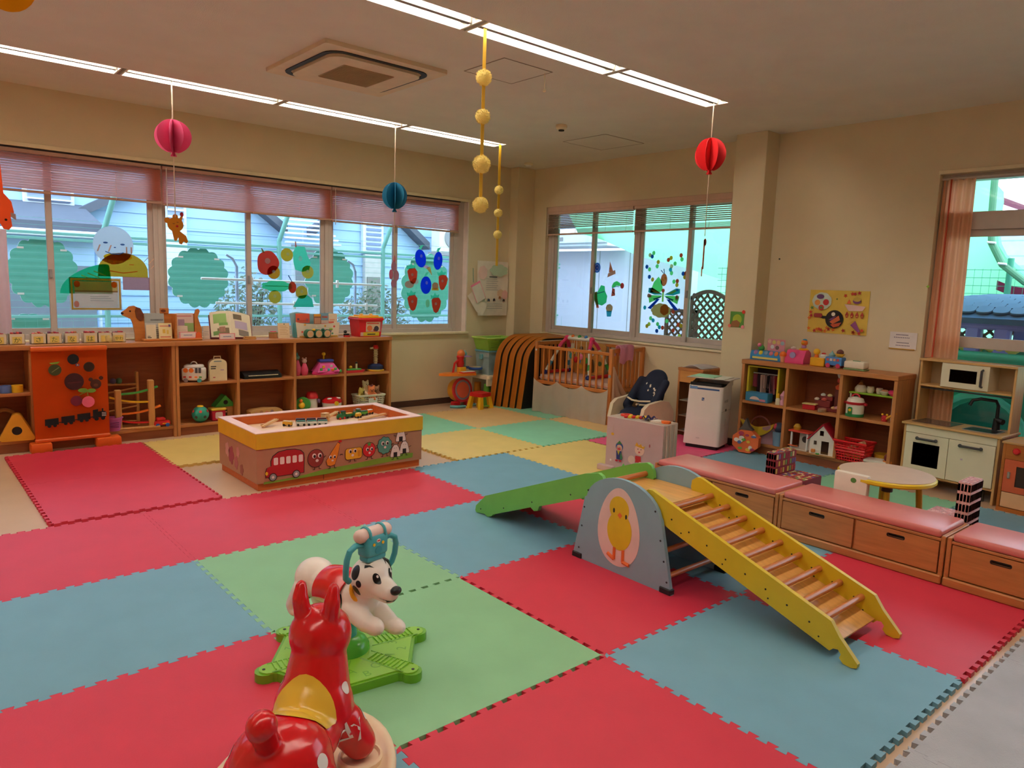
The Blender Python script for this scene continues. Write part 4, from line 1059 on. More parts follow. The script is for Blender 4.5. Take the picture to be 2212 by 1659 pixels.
for k in range(6):
    a = cor[k]; u = V3((math.cos(a), math.sin(a), 0)); v = V3((-math.sin(a), math.cos(a), 0))
    for i in range(9):
        p = u*(.13+.019*i); w_ = .028
        b.add([p-v*w_-u*.004, p-v*w_+u*.004, p+v*w_+u*.004, p+v*w_-u*.004]+[p-v*w_+V3((0, 0, .045))-u*.002, p-v*w_+V3((0, 0, .045))+u*.002, p+v*w_+V3((0, 0, .045))+u*.002, p+v*w_+V3((0, 0, .045))-u*.002], [(4, 5, 6, 7), (0, 1, 5, 4), (1, 2, 6, 5), (2, 3, 7, 6), (3, 0, 4, 7)], STAR)
    for s in (-1, 1):
        q0 = u*.10+v*s*.034; q1 = u*.30+v*s*.034; b.tube([q0+V3((0, 0, .039)), q1+V3((0, 0, .039))], .003, STARD, 6)
b.obj('rib', base, kind='stuff')
b = MB()
for k, s in ((4, 'ABC'), (5, '123'), (2, '123'), (1, 'ABC'), (3, '123'), (0, 'ABC')):
    a = cor[k]+math.radians(30); up = V3((-math.cos(a), -math.sin(a), 0)); u = up.cross(Z)
    for j, ch in enumerate(s): b.text(ch, .055, STARD, up*(-.20-(.02 if j == 1 else -.02))+u*(j-1)*.048+V3((0, 0, .039)), u, up, .0008)
b.obj('embossed_letter', base, kind='stuff')
b = MB()
for a in cor: b.cyl((R_*1.02*math.cos(a), R_*1.02*math.sin(a), .037), (R_*1.02*math.cos(a), R_*1.02*math.sin(a), .0405), .006, BLACK, n=10)
b.obj('screw_hole', base, kind='stuff')
b = MB(); b.lathe([(.095, .036), (.092, .06), (.075, .085), (.045, .10)], M(84, 176, 60, .25, 'plastic', .5), n=28); b.obj('turntable', dg_)
b = MB(); b.lathe([(.045, .09), (.042, .14), (.034, .24)], TEAL, n=20); b.obj('post', dg_)
az = math.radians(-78); DT = Matrix.Translation((-.01, .015, .005)) @ Matrix.Rotation(az, 4, 'Z')
DB = ([DT @ v for v in DOG[0]], DOG[1]); d3 = DT.to_3x3()
def dp(x, y, z): return DT @ V3((x, y, z))
b = MB(); skin(b, DB, DGW); body = b.obj('body', dg_, smooth=180)
b = MB(); SPOT = M(22, 20, 22, .35)
side = d3 @ V3((1, 0, 0)); up = V3((0, 0, 1))
for x, z, rx, rz, yy in ((.16, .412, .022, .025, -1), (.186, .378, .012, .014, -1), (.165, .345, .019, .022, -1), (.075, .275, .018, .028, -1), (.04, .30, .009, .014, -1), (.0, .26, .022, .036, -1), (-.15, .24, .022, .026, -1), (.1, .40, .024, .026, 1), (.06, .29, .02, .026, 1), (-.16, .26, .024, .026, 1)):
    decal(DB, b, SPOT, dp(x, yy*.15, z), side*(-yy), up, circ(0, 0, rx, rz, 18))
b.obj('black_spot', body, kind='stuff')
b = MB()
fw = d3 @ V3((1, 0, 0)); lf = d3 @ V3((0, 1, 0))
for s in (-1, 1):
    decal(DB, b, SPOT, dp(.3, s*.034, .40), lf, up, circ(0, 0, .0125, .019, 16)); decal(DB, b, WHITE, dp(.3, s*.034+.004, .407), lf, up, circ(0, 0, .004, .005, 10), off=.0024)
    decal(DB, b, SPOT, dp(.3, s*.040, .436), lf, up, [(-.013, -.003), (-.004, .002), (.005, .003), (.012, -.001), (.005, .006), (-.005, .0055)])
b.obj('painted_eye', body, kind='stuff')
b = MB(); b.T = DT; b.ball((.305, 0, .362), (.018, .024, .017), SPOT); b.obj('nose', body)
b = MB(); decal(DB, b, SPOT, dp(.36, -.01, .325), lf, up, [(-.03, .008), (-.015, -.002), (.01, -.003), (.03, .006), (.01, -.0065), (-.015, -.006)]); b.obj('mouth', body)
REDS = M(208, 22, 24, .22, 'plastic', .6)
b = MB(); b.T = DT
b.sheet(lambda u, v: ((-.075+.15*v)*(1), .088*math.sin((u-.5)*3.6), .275+.083*math.cos((u-.5)*3.6)+.012*math.sin(PI*v)), 24, 8, REDS, -.008); b.obj('saddle', dg_, label='glossy red saddle', smooth=60)
b = MB(); b.T = DT; b.tube([(.135-.02*math.cos(t), .066*math.sin(t), .325+.06*math.cos(t)*.8) for t in [2*PI*i/24 for i in range(24)]], .008, M(240, 170, 30, .4), 8, closed=True); b.obj('collar', dg_, label='orange collar')
for s in (-1, 1):
    b = MB(); b.T = DT @ Matrix.Translation((.155, s*.07, .425)) @ Matrix.Rotation(s*.5, 4, 'X') @ Matrix.Rotation(.25, 4, 'Y')
    if s > 0:
        b.prism([(-.03, .01), (.03, .01), (.034, -.05), (.02, -.085), (0, -.095), (-.02, -.085), (-.034, -.05)], SPOT, (0, 0, 0), X, Z, Y, .006)
        b.prism([(-.02, 0), (.02, 0), (.024, -.05), (.012, -.078), (0, -.085), (-.012, -.078), (-.024, -.05)], M(206, 150, 144, .5), (0, -.001, 0), X, Z, Y, .002)
        b.obj('ear', dg_)
HT = M(64, 160, 172, .35, 'plastic', .5)
T2 = DT @ Matrix.Translation((.175, 0, .47))
b = MB(); b.T = T2; b.box(-.028, .034, -.054, .054, .0, .085, HT, .014, 3); b.box(-.022, .028, -.048, .048, -.02, .01, HT, .01, 2); hd = b.obj('handle_box', dg_)
b = MB(); b.T = T2; b.cyl((.003, -.062, .085), (.003, .062, .085), .026, M(226, 196, 186, .3), n=18); b.ball((.003, -.062, .085), .026, M(226, 196, 186, .3)); b.ball((.003, .062, .085), .026, M(226, 196, 186, .3)); b.obj('bead_roller', hd)
b = MB(); b.T = T2
for y in (-.036, .036): b.tube([(.003+.028*math.cos(t), y, .085+.028*math.sin(t)) for t in [2*PI*i/16 for i in range(16)]], .006, HT, 6, closed=True)
b.obj('clamp_ring', hd, kind='stuff')
b = MB(); b.T = T2
for y in (-.022, .022): b.cyl((.033, y, .05), (.0365, y, .05), .006, YEL, n=10)
b.prism(circ(0, .062, .010, .007, 16), WHITE, (.0345, 0, 0), Y, Z, X, .0012); b.prism(rrect(-.007, .007, .0595, .0645, .001, 2), RED, (.0358, 0, 0), Y, Z, X, .0006); b.prism(circ(0, .025, .016, n=18), M(50, 138, 150, .4), (.0342, 0, 0), Y, Z, X, .001); b.obj('front_badge', hd, kind='stuff')
for s in (-1, 1):
    b = MB(); b.T = T2
    b.tube([(.003, s*.05, .05), (.003, s*.085, .055), (.003, s*.112, .04), (.0, s*.122, .01), (-.006, s*.122, -.03), (-.014, s*.115, -.065), (-.02, s*.095, -.085)], .0115, HT, 12); b.obj('handle', dg_)
# ================================================================ LOW SHELF UNITS UNDER THE LONG WINDOW
YS = 3.245; YBK = 3.545; ZT = .872
def shelf_unit(label, x0, x1, div, mids, ax='x', group='low open toy shelves'):
    """Open shelf standing along x (front at -y). div: inner divider positions; mids: (a0,a1) bays with a middle board."""
    t = thing('toy_shelf', label, 'shelf', ((x0+x1)/2, (YS+YBK)/2, F0), 0, group)
    return build_shelf(t, x1-x0, YBK-YS, ZT-F0, [d-(x0+x1)/2 for d in div], [(a-(x0+x1)/2, c-(x0+x1)/2) for a, c in mids])
def build_shelf(t, W_, D_, H_, div, mids, mz=.50, bz=.105):
    w_ = W_/2; d_ = D_/2; th = .028
    b = MB(); b.box(-w_-.004, w_+.004, -d_-.008, d_, H_-.04, H_, WOODF, .003); b.obj('top_board', t)
    for s in (-1, 1): b = MB(); b.box(s*w_-(th if s > 0 else 0), s*w_+(th if s < 0 else 0), -d_, d_, 0, H_-.04, WOODV, .002); b.obj('side_board', t)
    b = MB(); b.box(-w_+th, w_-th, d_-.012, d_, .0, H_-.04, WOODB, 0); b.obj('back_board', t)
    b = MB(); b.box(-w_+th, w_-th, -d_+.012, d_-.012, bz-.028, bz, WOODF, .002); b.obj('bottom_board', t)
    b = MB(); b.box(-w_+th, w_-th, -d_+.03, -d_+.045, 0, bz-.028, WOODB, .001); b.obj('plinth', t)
    for x in div: b = MB(); b.box(x-.014, x+.014, -d_+.002, d_-.012, bz, H_-.04, WOODV, .002); b.obj('divider', t)
    for a, c in mids: b = MB(); b.box(a, c, -d_+.004, d_-.012, mz-.026, mz, WOODF, .002); b.obj('shelf_board', t)
    return t
shelf_unit('long low wooden toy shelf behind the orange play panel', -1.55, .862, [-.262], [(-1.52, -.276)])
shelf_unit('long low wooden toy shelf of four bays under the long window', .866, 3.18, [1.443, 2.030, 2.603], [(.894, 1.429), (1.457, 2.016), (2.044, 2.589), (2.617, 3.152)])
Z1 = F0+.5015; Z0 = F0+.1065; YM = 3.36
# ---- bay contents
def ring(r0, r1, h, m, b, c): b.prism(circ(0, 0, r0, n=20), m, c, d=h, holes=[circ(0, 0, r1, n=16)])
for x, c, lab in ((-.53, PINK, 'pink'), (-.44, M(90, 120, 180, .5), 'blue'), (-.36, YEL, 'yellow')):
    b = MB(); ring(.042, .02, .06, c, b, (0, 0, 0)); b.solo('stacking_ring', '%s plastic ring on the shelf at the far left' % lab, 'toy', (x, YM-.05, Z1), 0, 'rings on the far left shelf')
b = MB(); b.prism(rrect(-.07, .07, -.05, .05, .02), M(214, 120, 50, .5), d=.05); b.solo('plastic_box', 'shallow orange box behind the rings on the far left shelf', 'toy', (-.46, YM+.06, Z1))
t = thing('prism_toy', 'yellow rounded triangular toy with a dark round hole, lower far left shelf', 'toy', (-.385, 3.245, Z0+.0), math.radians(-8))
tri = [(-.125, .02), (-.11, .0), (.11, .0), (.125, .02), (.03, .21), (.012, .222), (-.012, .222), (-.03, .21)]
b = MB(); b.prism(tri, M(226, 160, 44, .5), (0, -.02, 0), X, Z, Y, .13, holes=[circ(0, .085, .036, n=20)]); b.obj('body', t)
b = MB(); b.cyl((0, -.01, .085), (0, .0, .085), .036, BLACK, n=20); b.obj('hole', t)
b = MB(); b.tube([(.11*math.cos(a), 0, .115+.11*math.sin(a)) for a in [2*PI*i/24 for i in range(24)]], .018, M(170, 110, 60, .5, 'wood'), 8, closed=True)
b.solo('wooden_ring', 'wooden ring standing behind the yellow triangle toy', 'toy', (-.46, 3.42, Z0+.002+.01), math.radians(20))
# orange play panel on a stand
OF = M(226, 92, 26, .85, 'cloth', .2, .05, 5, .3); BK = M(26, 26, 28, .9)
pp = thing('play_stand', 'orange cloth play panel with dark felt circles and train, standing before the shelf', 'play panel', (.005, 3.165, F0))
b = MB(); b.sheet(lambda u, v: (-.275+.55*u, .012*math.sin(v*7)*math.sin(u*5)*.3, .115+.75*v), 14, 14, OF, .012); cl = b.obj('cloth', pp)
b = MB(); b.box(-.28, .28, -.022, .022, .845, .885, M(226, 104, 34, .5), .012, 2); b.obj('top_bar', pp)
b = MB(); b.box(-.28, .28, -.018, .018, .085, .115, M(210, 92, 30, .5), .008); b.obj('bottom_bar', pp)
for s in (-1, 1): b = MB(); b.box(s*.24-.075, s*.24+.115 if s > 0 else s*.24+.075, -.06, .07, 0, .085, M(220, 96, 30, .5), .012, 2); b.obj('foot', pp)
def felt(nm, polys, lab=None):
    b = MB()
    for k, (pl_, m) in enumerate(polys): b.prism(pl_, m, (0, -.013-.0012*k, 0), X, Z, -Y, .002)
    return b.obj(nm, cl, label=lab)
felt('felt_circle', [(circ(.02, .775, .043, n=26), BK)]); felt('felt_circle', [(circ(.135, .705, .042, n=26), M(74, 50, 30, .9)), (circ(.135, .705, .036, n=24), M(52, 34, 22, .9))])
felt('felt_watermelon', [(circ(-.115, .69, .047, n=26), M(66, 74, 40, .9)), ([(-.14, .675), (-.085, .715), (-.082, .709), (-.138, .669)], M(120, 130, 80, .9)), ([(-.155, .75), (-.075, .76), (-.095, .742), (-.14, .74)], M(120, 170, 60, .9))])
felt('felt_circle', [(circ(.02, .585, .072, n=30), M(64, 30, 32, .9)), ([(-.03, .58), (.075, .585), (.07, .575), (-.025, .57)], M(90, 40, 40, .9))])
felt('felt_bear', [(circ(.143, .595, .017, n=14), M(72, 38, 26, .9)), (circ(.222, .605, .017, n=14), M(72, 38, 26, .9)), (circ(.18, .555, .042, n=22), M(72, 38, 26, .9)), (circ(.18, .545, .018, .014, n=14), M(110, 64, 44, .9))])
felt('felt_cherry', [(circ(.03, .42, .044, n=22), M(112, 34, 56, .9)), (circ(.118, .405, .048, n=24), M(236, 110, 140, .9)), ([(.115, .455), (.112, .49), (.05, .465), (.06, .475), (.115, .5), (.12, .455)], M(110, 150, 60, .9)), (circ(.08, .507, .036, .018, 16), M(110, 160, 60, .9)), (circ(.145, .50, .034, .018, 16), M(110, 160, 60, .9))])
felt('felt_flower', [(circ(.05, .725, .014, .010, 14), BLUE), (circ(.05, .725, .006, n=10), YEL)])
for k in range(4):
    x0 = -.205+.118*k
    w_ = .098
    if k < 3: felt('felt_wagon', [([(x0, .225+.012*k), (x0+w_, .23+.012*k), (x0+w_, .285+.012*k), (x0, .28+.012*k)], BK), (circ(x0+.03, .222+.012*k, .014, n=12), BK), (circ(x0+.07, .224+.012*k, .014, n=12), BK), ([(x0+w_, .243+.012*k), (x0+w_+.02, .244+.012*k), (x0+w_+.02, .25+.012*k), (x0+w_, .249+.012*k)], BK)])
    else: felt('felt_engine', [([(x0, .255), (x0+.04, .257), (x0+.04, .335), (x0, .33)], BK), (rrect(x0+.03, x0+.105, .262, .315, .02, 4), BK), (rrect(x0+.068, x0+.08, .315, .34, .003, 2), BK), (circ(x0+.025, .252, .017, n=12), BK), (circ(x0+.075, .256, .017, n=12), BK)]+[(rrect(x0+.066, x0+.1, .274+.013*i, .279+.013*i, .001, 2), WHITE) for i in range(3)])
# ball run, rack, basket, car in the wide bay
LW_ = M(206, 150, 86, .45, 'woodz')
br = thing('ball_run', 'wooden ball run tower with green, yellow, orange and red slopes', 'toy', (.52, 3.30, Z0), math.radians(-6))
for x, h in ((-.135, .36), (.135, .44)): b = MB(); b.box(x-.026, x+.026, -.03, .03, 0, h, LW_, .006); b.obj('post', br)
b = MB(); b.box(-.2, .2, -.05, .05, 0, .018, LW_, .004); b.obj('base', br)
for z, c, s, o_ in ((.355, GRN, 1, .02), (.275, YEL, -1, -.03), (.175, ORG, 1, .04), (.085, RED, -1, -.03)):
    b = MB(); b.sheet(lambda u, v: (-.17+o_+.34*u, -.024+.048*v, z+s*.055*(u-.5)-.02*math.sin(PI*u)), 12, 1, c, .012); b.obj('slope', br, label='curved coloured slope')
rk = thing('wooden_rack', 'thin wooden rack with tilted rails behind the purple basket', 'toy', (.36, 3.45, Z0))
for x in (-.05, .22): b = MB(); b.box(x-.012, x+.012, -.02, .02, 0, .50, LW_, .003); b.obj('post', rk)
for k in range(5): b = MB(); b.cyl((-.05, -.012, .06+.085*k), (.22, -.012, .10+.085*k if k % 2 else .04+.085*k), .008, LW_, n=8); b.obj('rail', rk)
b = MB(); b.box(-.04, .22, -.03, .03, .385, .395, LW_, .002); b.obj('shelf', rk)
for x, c in ((.02, M(96, 84, 120, .5)), (.07, M(70, 120, 84, .5))): b = MB(); b.ball((0, 0, .028), .028, c); b.solo('toy_ball', '%s little ball on the thin wooden rack' % ('purple' if x < .05 else 'green'), 'toy', (.36+x, 3.45, Z0+.395))
bk = thing('basket', 'small purple plastic basket at the left of the ball run', 'basket', (.335, 3.285, Z0))
b = MB(); b.lathe([(.05, 0), (.068, .11), (.075, .112), (.075, .122), (.062, .122), (.046, .006), (0, .006)], M(190, 100, 170, .5), n=4 if False else 20, sx=1.1, sy=.85); b.obj('tub', bk)
b = MB()
for i in range(3): b.box(-.035, .035, -.0565-.003*i, -.053-.003*i, .035+.02*i, .045+.02*i, M(120, 50, 110, .6), 0)
b.obj('slots', bk, kind='stuff')
cr = thing('toy_car', 'red toy car with yellow stripe at the foot of the ball run', 'toy car', (.735, 3.275, Z0))
b = MB(); b.box(-.07, .07, -.035, .035, .015, .055, RED, .01, 2); b.box(-.045, .03, -.03, .03, .055, .085, RED, .01, 2); b.obj('body', cr)
b = MB(); b.box(.0, .06, -.0365, -.035, .028, .036, YEL, 0); b.obj('stripe', cr)
for x in (-.042, .042):
    for y in (-.034, .034): b = MB(); b.cyl((x, y-.007, .018), (x, y+.007, .018), .018, BLUE, n=12); b.obj('wheel', cr)
# bay 1
bs = thing('toy_bus', 'white toy bus shaped shape-sorter with orange windows and roof handle', 'toy', (1.05, 3.32, Z1), math.radians(-30))
b = MB(); b.box(-.10, .10, -.065, .065, .015, .135, WHITE, .018, 3); b.box(-.085, .085, -.055, .055, .12, .165, WHITE, .02, 3); b.obj('body', bs)
b = MB()
for x in (-.06, -.01): b.prism(circ(x, .115, .022, n=16), ORG, (0, -.0665, 0), X, Z, -Y, .002)
for x in (.035, .065): b.box(x-.012, x+.012, -.068, -.065, .09, .14, M(80, 84, 90, .4), 0)
for x, c in ((-.07, RED), (-.02, RED), (.03, ORG), (.07, GRN)): b.box(x-.012, x+.012, -.068, -.065, .045, .058, c, 0)
b.obj('printed_windows', bs, kind='stuff')
b = MB(); b.tube(arcpts((0, 0, .163), .028, 0, PI, 8), .006, WHITE); b.obj('handle', bs)
for x in (-.06, .06):
    for y in (-.06, .06): b = MB(); b.cyl((x, y-.008, .02), (x, y+.008, .02), .02, TEAL if x > 0 else GREY, n=12); b.obj('wheel', bs)
sc_ = thing('toy_suitcase', 'cream toy suitcase with a handle standing upright', 'toy', (1.265, 3.31, Z1), math.radians(-4))
b = MB(); pl_ = [(-.08, 0), (.08, 0), (.08, .16)]+[(.08*math.cos(a), .165+.05*math.sin(a)) for a in [PI*i/12 for i in range(13)]]+[(-.08, .16)]
b.prism(pl_, CREAM, (0, -.035, 0), X, Z, Y, .07); b.obj('case', sc_)
b = MB(); b.tube([(-.032, 0, .21), (-.03, 0, .235), (.03, 0, .235), (.032, 0, .21)], .006, CREAM, 8); b.obj('handle', sc_)
b = MB()
for x0, x1, z, c in ((-.04, .03, .185, (130, 150, 160)), (-.07, -.02, .135, (70, 70, 70)), (-.07, -.025, .115, (70, 70, 70)), (-.05, -.03, .03, (200, 100, 110)), (.02, .05, .10, (190, 160, 190))): b.box(x0, x1, -.0365, -.035, z, z+.010, M(*c, .6), 0)
b.obj('printed_marks', sc_, kind='stuff')
def dots_ball(name, label, c, r, m, mh, n):
    t = thing(name, label, 'toy', c); b = MB(); b.ball((0, 0, r), r, m, 20, 12); b.obj('ball', t); rn = random.Random(3)
    for k in range(n):
        a = -PI/2+(k-n/2)*.55; z = (.45 if k % 2 else -.25); d = V3((math.cos(a)*math.cos(z), math.sin(a)*math.cos(z), math.sin(z)))
        bb = MB(); bb.cyl(V3((0, 0, r))+d*(r*.97), V3((0, 0, r))+d*(r*1.012), r*.18, mh[k % len(mh)], n=10); bb.obj('hole', t)
    bb = MB(); bb.lathe([(r*.4, 0), (r*.34, .012), (0, .016)], YEL, (0, 0, r*1.92), n=14); bb.obj('lid', t)
dots_ball('sorter_ball', 'round teal shape-sorter ball on the lower shelf', (1.095, 3.31, Z0), .078, M(44, 150, 130, .4), [DARK, M(200, 60, 50, .5)], 7)
bx_ = thing('round_box', 'small red box with yellow lid beside the teal ball', 'box', (1.265, 3.34, Z0))
b = MB(); b.box(-.065, .065, -.05, .05, 0, .10, M(196, 30, 66, .45), .008); b.obj('box', bx_); b = MB(); b.box(-.072, .072, -.057, .057, .10, .122, M(226, 186, 60, .45), .006); b.obj('lid', bx_)
b = MB(); b.prism(rrect(-.035, .035, .02, .085, .015), M(226, 200, 200, .5), (0, -.0505, 0), X, Z, -Y, .001); b.obj('printed_patch', bx_)
hs_ = thing('toy_house', 'wooden toy house with a green plastic roof and round hole', 'toy', (1.395-.04, 3.42, Z0))
b = MB(); b.box(-.075, .075, -.05, .05, 0, .13, M(196, 150, 96, .5, 'wood'), .003); b.obj('wall', hs_); b = MB(); b.prism([(-.105, .12), (.105, .12), (.09, .14), (0, .235), (-.09, .14)], GRN, (0, -.06, 0), X, Z, Y, .12); b.obj('roof', hs_)
b = MB(); b.cyl((0, -.0615, .165), (0, -.06, .165), .022, BLACK, n=16); b.box(-.018, .018, -.052, -.05, .03, .09, DARK, 0); b.box(-.013, .013, -.0525, -.052, .06, .075, CREAM, 0); b.obj('opening', hs_)
# bay 2
kb = thing('toy_keyboard', 'black toy electronic keyboard on the middle shelf', 'keyboard', (1.70, 3.33, Z1))
b = MB(); b.prism([(-.0, 0), (.16, 0), (.16, .055), (.1, .07), (.02, .04), (0, .03)], BLACK, (-.19, -.07, 0), Y, Z, X, .38); b.obj('body', kb)
for k in range(17): b = MB(); b.box(-.15+.018*k, -.134+.018*k, -.0725, -.045, .028, .034, CREAM, .001); b.obj('key', kb)
wb_ = thing('wooden_box', 'flat wooden box with printed pattern on the lower middle shelf', 'box', (1.73, 3.32, Z0))
b = MB(); b.prism([(-.16, 0), (.16, 0), (.165, .06), (.14, .075), (0, .085), (-.14, .075), (-.165, .06)], M(206, 160, 100, .5, 'wood'), (0, -.06, 0), X, Z, Y, .12); b.obj('box', wb_)
b = MB()
for k, c in enumerate(((200, 140, 120), (170, 120, 90), (214, 120, 110), (150, 120, 120), (190, 160, 90))): b.prism(circ(-.11+.055*k, .04+.01*(k % 2), .018, n=14), M(*c, .6), (0, -.0605, 0), X, Z, -Y, .001)
b.obj('printed_dots', wb_, kind='stuff')
# bay 3
for x, c, hc, lb, h in ((2.085, (196, 70, 100), (110, 150, 140), 'tall pink doll with teal top at the left of the bay', .19), (2.165, (226, 84, 120), (226, 190, 180), 'smaller pink doll beside the tall one', .15)):
    t = thing('doll', lb, 'doll', (x, 3.32, Z1))
    b = MB(); b.lathe([(.028, 0), (.036, .02), (.040, h*.4), (.022, h*.75), (.014, h*.85)], M(*c, .6), n=16); b.obj('dress', t)
    b = MB(); b.ball((0, 0, h*1.0), .026, M(*hc, .6)); b.obj('head', t)
    if h < .17:
        for s in (-1, 1): b = MB(); b.ball((s*.018, 0, h+.028), .009, M(*hc, .6)); b.obj('ear', t)
    else: b = MB(); b.cyl((0, 0, h+.02), (0, 0, h+.05), .012, TEAL, .004); b.obj('hat', t)
ac_ = thing('activity_centre', 'pink and blue sloped activity toy with coloured buttons', 'toy', (2.405, 3.32, Z1))
b = MB(); b.lathe([(.15, 0), (.155, .015), (.14, .03)], M(226, 60, 130, .4), n=24, sy=.6); b.obj('base', ac_)
b = MB(); b.add([(-.13, -.085, .03), (.13, -.085, .03), (.13, .08, .03), (-.13, .08, .03), (-.07, -.03, .13), (.07, -.03, .13), (.07, .04, .13), (-.07, .04, .13)], [(0, 1, 5, 4), (1, 2, 6, 5), (2, 3, 7, 6), (3, 0, 4, 7), (4, 5, 6, 7)], M(226, 90, 160, .4)); b.obj('slope', ac_)
b = MB(); b.box(-.08, .08, -.045, .05, .13, .16, M(60, 70, 160, .4), .012, 2); b.obj('top', ac_)
b = MB(); b.cyl((-.02, 0, .16), (-.02, 0, .20), .008, YEL); b.ball((-.02, 0, .215), .02, YEL); b.obj('figure', ac_)
for k, (x, z, c) in enumerate(((-.085, .06, GRN), (-.05, .085, YEL), (.0, .055, TEAL), (.04, .09, WHITE), (.08, .06, GRN), (-.03, .045, PINK), (.045, .05, ORG))):
    b = MB(); y = -.085+.055*(z-.03)/.1; b.box(x-.014, x+.014, y-.012, y, z-.013, z+.013, c, .003); b.obj('button', ac_)
b = MB(); b.ball((.15, -.05, .03), .018, GRN); b.obj('ball_knob', ac_)
g_ = thing('wheel_toy', 'green wheel toy with yellow middle on the lower third shelf', 'toy', (2.115, 3.32, Z0))
b = MB(); b.lathe([(.075, -.02), (.082, 0), (.075, .02)], GRN, (.03, 0, .082), n=22, ax=V3((-.5, -1, 0))); b.obj('wheel', g_); b = MB(); b.ball((.0, -.04, .082), .034, YEL); b.obj('hub', g_); b = MB(); b.ball((-.01, -.045, .13), .018, ORG); b.obj('knob', g_)
r_ = thing('toy_rocket', 'red and white round toy house with domed red roof', 'toy', (2.26, 3.35, Z0))
b = MB(); b.lathe([(.06, 0), (.062, .02), (.06, .14)], WHITE, n=20); b.obj('body', r_); b = MB(); b.lathe([(.07, .14), (.066, .175), (.045, .205), (0, .215)], M(190, 24, 30, .4), n=20); b.obj('roof', r_); b = MB(); b.lathe([(.064, 0), (.066, .03), (.062, .034)], M(190, 24, 30, .4), n=20); b.obj('base', r_)
b = MB(); b.cyl((.05, -.05, .11), (.062, -.062, .11), .022, M(110, 84, 120, .5), n=14); b.obj('dial', r_)
c_ = thing('toy_cooker_pot', 'red and white round toy rice pot with a yellow button', 'toy', (2.475, 3.31, Z0))
b = MB(); b.lathe([(.085, 0), (.10, .03), (.105, .085)], WHITE, n=24); b.obj('pot', c_); b = MB(); b.lathe([(.108, .085), (.105, .11), (.07, .135), (0, .14)], M(200, 24, 34, .35), n=24); b.obj('lid', c_); b = MB(); b.cyl((0, -.105, .085), (0, -.115, .085), .024, YEL, n=16); b.obj('button', c_)
for s in (-1, 1): b = MB(); b.ball((s*.05, -.05, .13), (.03, .02, .01), WHITE); b.obj('eye_light', c_)
# bay 4
bo = thing('toy_boat', 'red toy boat with a little green deck and funnel', 'toy', (2.735, 3.30, Z1))
b = MB(); b.prism([(-.1, 0), (.09, 0), (.12, .028), (-.115, .028)], M(200, 40, 50, .4), (0, -.035, 0), X, Z, Y, .07); b.obj('hull', bo); b = MB(); b.box(-.09, .08, -.03, .03, .028, .042, GRN, .003); b.obj('deck', bo); b = MB(); b.cyl((.03, 0, .042), (.03, 0, .10), .012, CREAM); b.ball((.03, 0, .105), .014, BLACK); b.obj('funnel', bo); b = MB(); b.ball((-.04, 0, .06), .018, YEL); b.obj('passenger', bo)
tw = thing('ball_tower', 'cream ratchet ball tower with red cap on a navy and yellow base', 'toy', (3.035, 3.35, Z1))
b = MB(); b.lathe([(.095, 0), (.098, .012), (.09, .02)], M(226, 178, 50, .4), n=24); b.obj('base_ring', tw); b = MB(); b.lathe([(.09, .02), (.088, .06), (.05, .08)], M(36, 48, 84, .4), n=24); b.obj('base', tw)
b = MB(); b.cyl((0, 0, .07), (0, 0, .26), .020, CREAM, n=14); b.obj('column', tw)
for k in range(6): b = MB(); b.lathe([(.026, 0), (.026, .012)], M(214, 196, 150, .4), (0, 0, .10+k*.027), n=14); b.obj('step_ring', tw)
b = MB(); b.lathe([(.034, .25), (.036, .27), (.02, .29), (0, .292)], RED, n=16); b.obj('cap', tw); b = MB(); b.cyl((-.07, 0, .255), (-.02, 0, .262), .010, CREAM); b.obj('chute', tw)
bk = thing('toy_basket', 'cream mesh basket full of soft toys on the lower end shelf', 'basket', (2.93, 3.32, Z0))
b = MB(); bx0, by0, hh = .16, .085, .135
GRD = M(226, 220, 200, .5)
for k in range(6):
    z = .012+.022*k; f = 1-.12*(1-z/hh)
    b.tube([(sx*bx0*f, sy*by0*f, z) for sx, sy in ((-1, -1), (1, -1), (1, 1), (-1, 1))], .004, GRD, 6, closed=True)
for i in range(15): x = -bx0+i*2*bx0/14; b.cyl((x*.88, -by0*.88, .0), (x, -by0, hh), .003, GRD, n=5); b.cyl((x*.88, by0*.88, 0), (x, by0, hh), .003, GRD, n=5)
for i in range(8): y = -by0+i*2*by0/7; b.cyl((-bx0*.88, y*.88, 0), (-bx0, y, hh), .003, GRD, n=5); b.cyl((bx0*.88, y*.88, 0), (bx0, y, hh), .003, GRD, n=5)
b.obj('mesh', bk, kind='stuff')
b = MB(); b.box(-bx0*.88, bx0*.88, -by0*.88, by0*.88, 0, .006, GRD, .002); b.obj('bottom', bk)
b = MB(); b.box(-bx0-.008, bx0+.008, -by0-.008, -by0+.006, hh-.008, hh+.008, GRD, .003); b.box(-bx0-.008, bx0+.008, by0-.006, by0+.008, hh-.008, hh+.008, GRD, .003); b.box(-bx0-.008, -bx0+.006, -by0+.006, by0-.006, hh-.008, hh+.008, GRD, .003); b.box(bx0-.006, bx0+.008, -by0+.006, by0-.006, hh-.008, hh+.008, GRD, .003); b.obj('rim', bk)
b = MB(); b.box(-.05, .06, -by0-.012, -by0-.009, .045, .105, M(236, 230, 220, .6), 0); b.obj('name_card', bk)
def plush(label, loc, rz, m, rx=0.0, s=1.0):
    t = thing('soft_toy', label, 'soft toy', loc, rz, 'soft toys in the mesh basket'); t.rotation_euler = (rx, 0, rz); t.scale = (s, s, s)
    b = MB(); skin(b, PLUSH, m); b.obj('body', t, smooth=180)
    b = MB(); b.ball((.014, -.042, .122), .005, BLACK, 8, 6); b.ball((-.014, -.042, .122), .005, BLACK, 8, 6); b.ball((0, -.045, .108), .007, DARK, 8, 6); b.obj('face', t, kind='stuff')
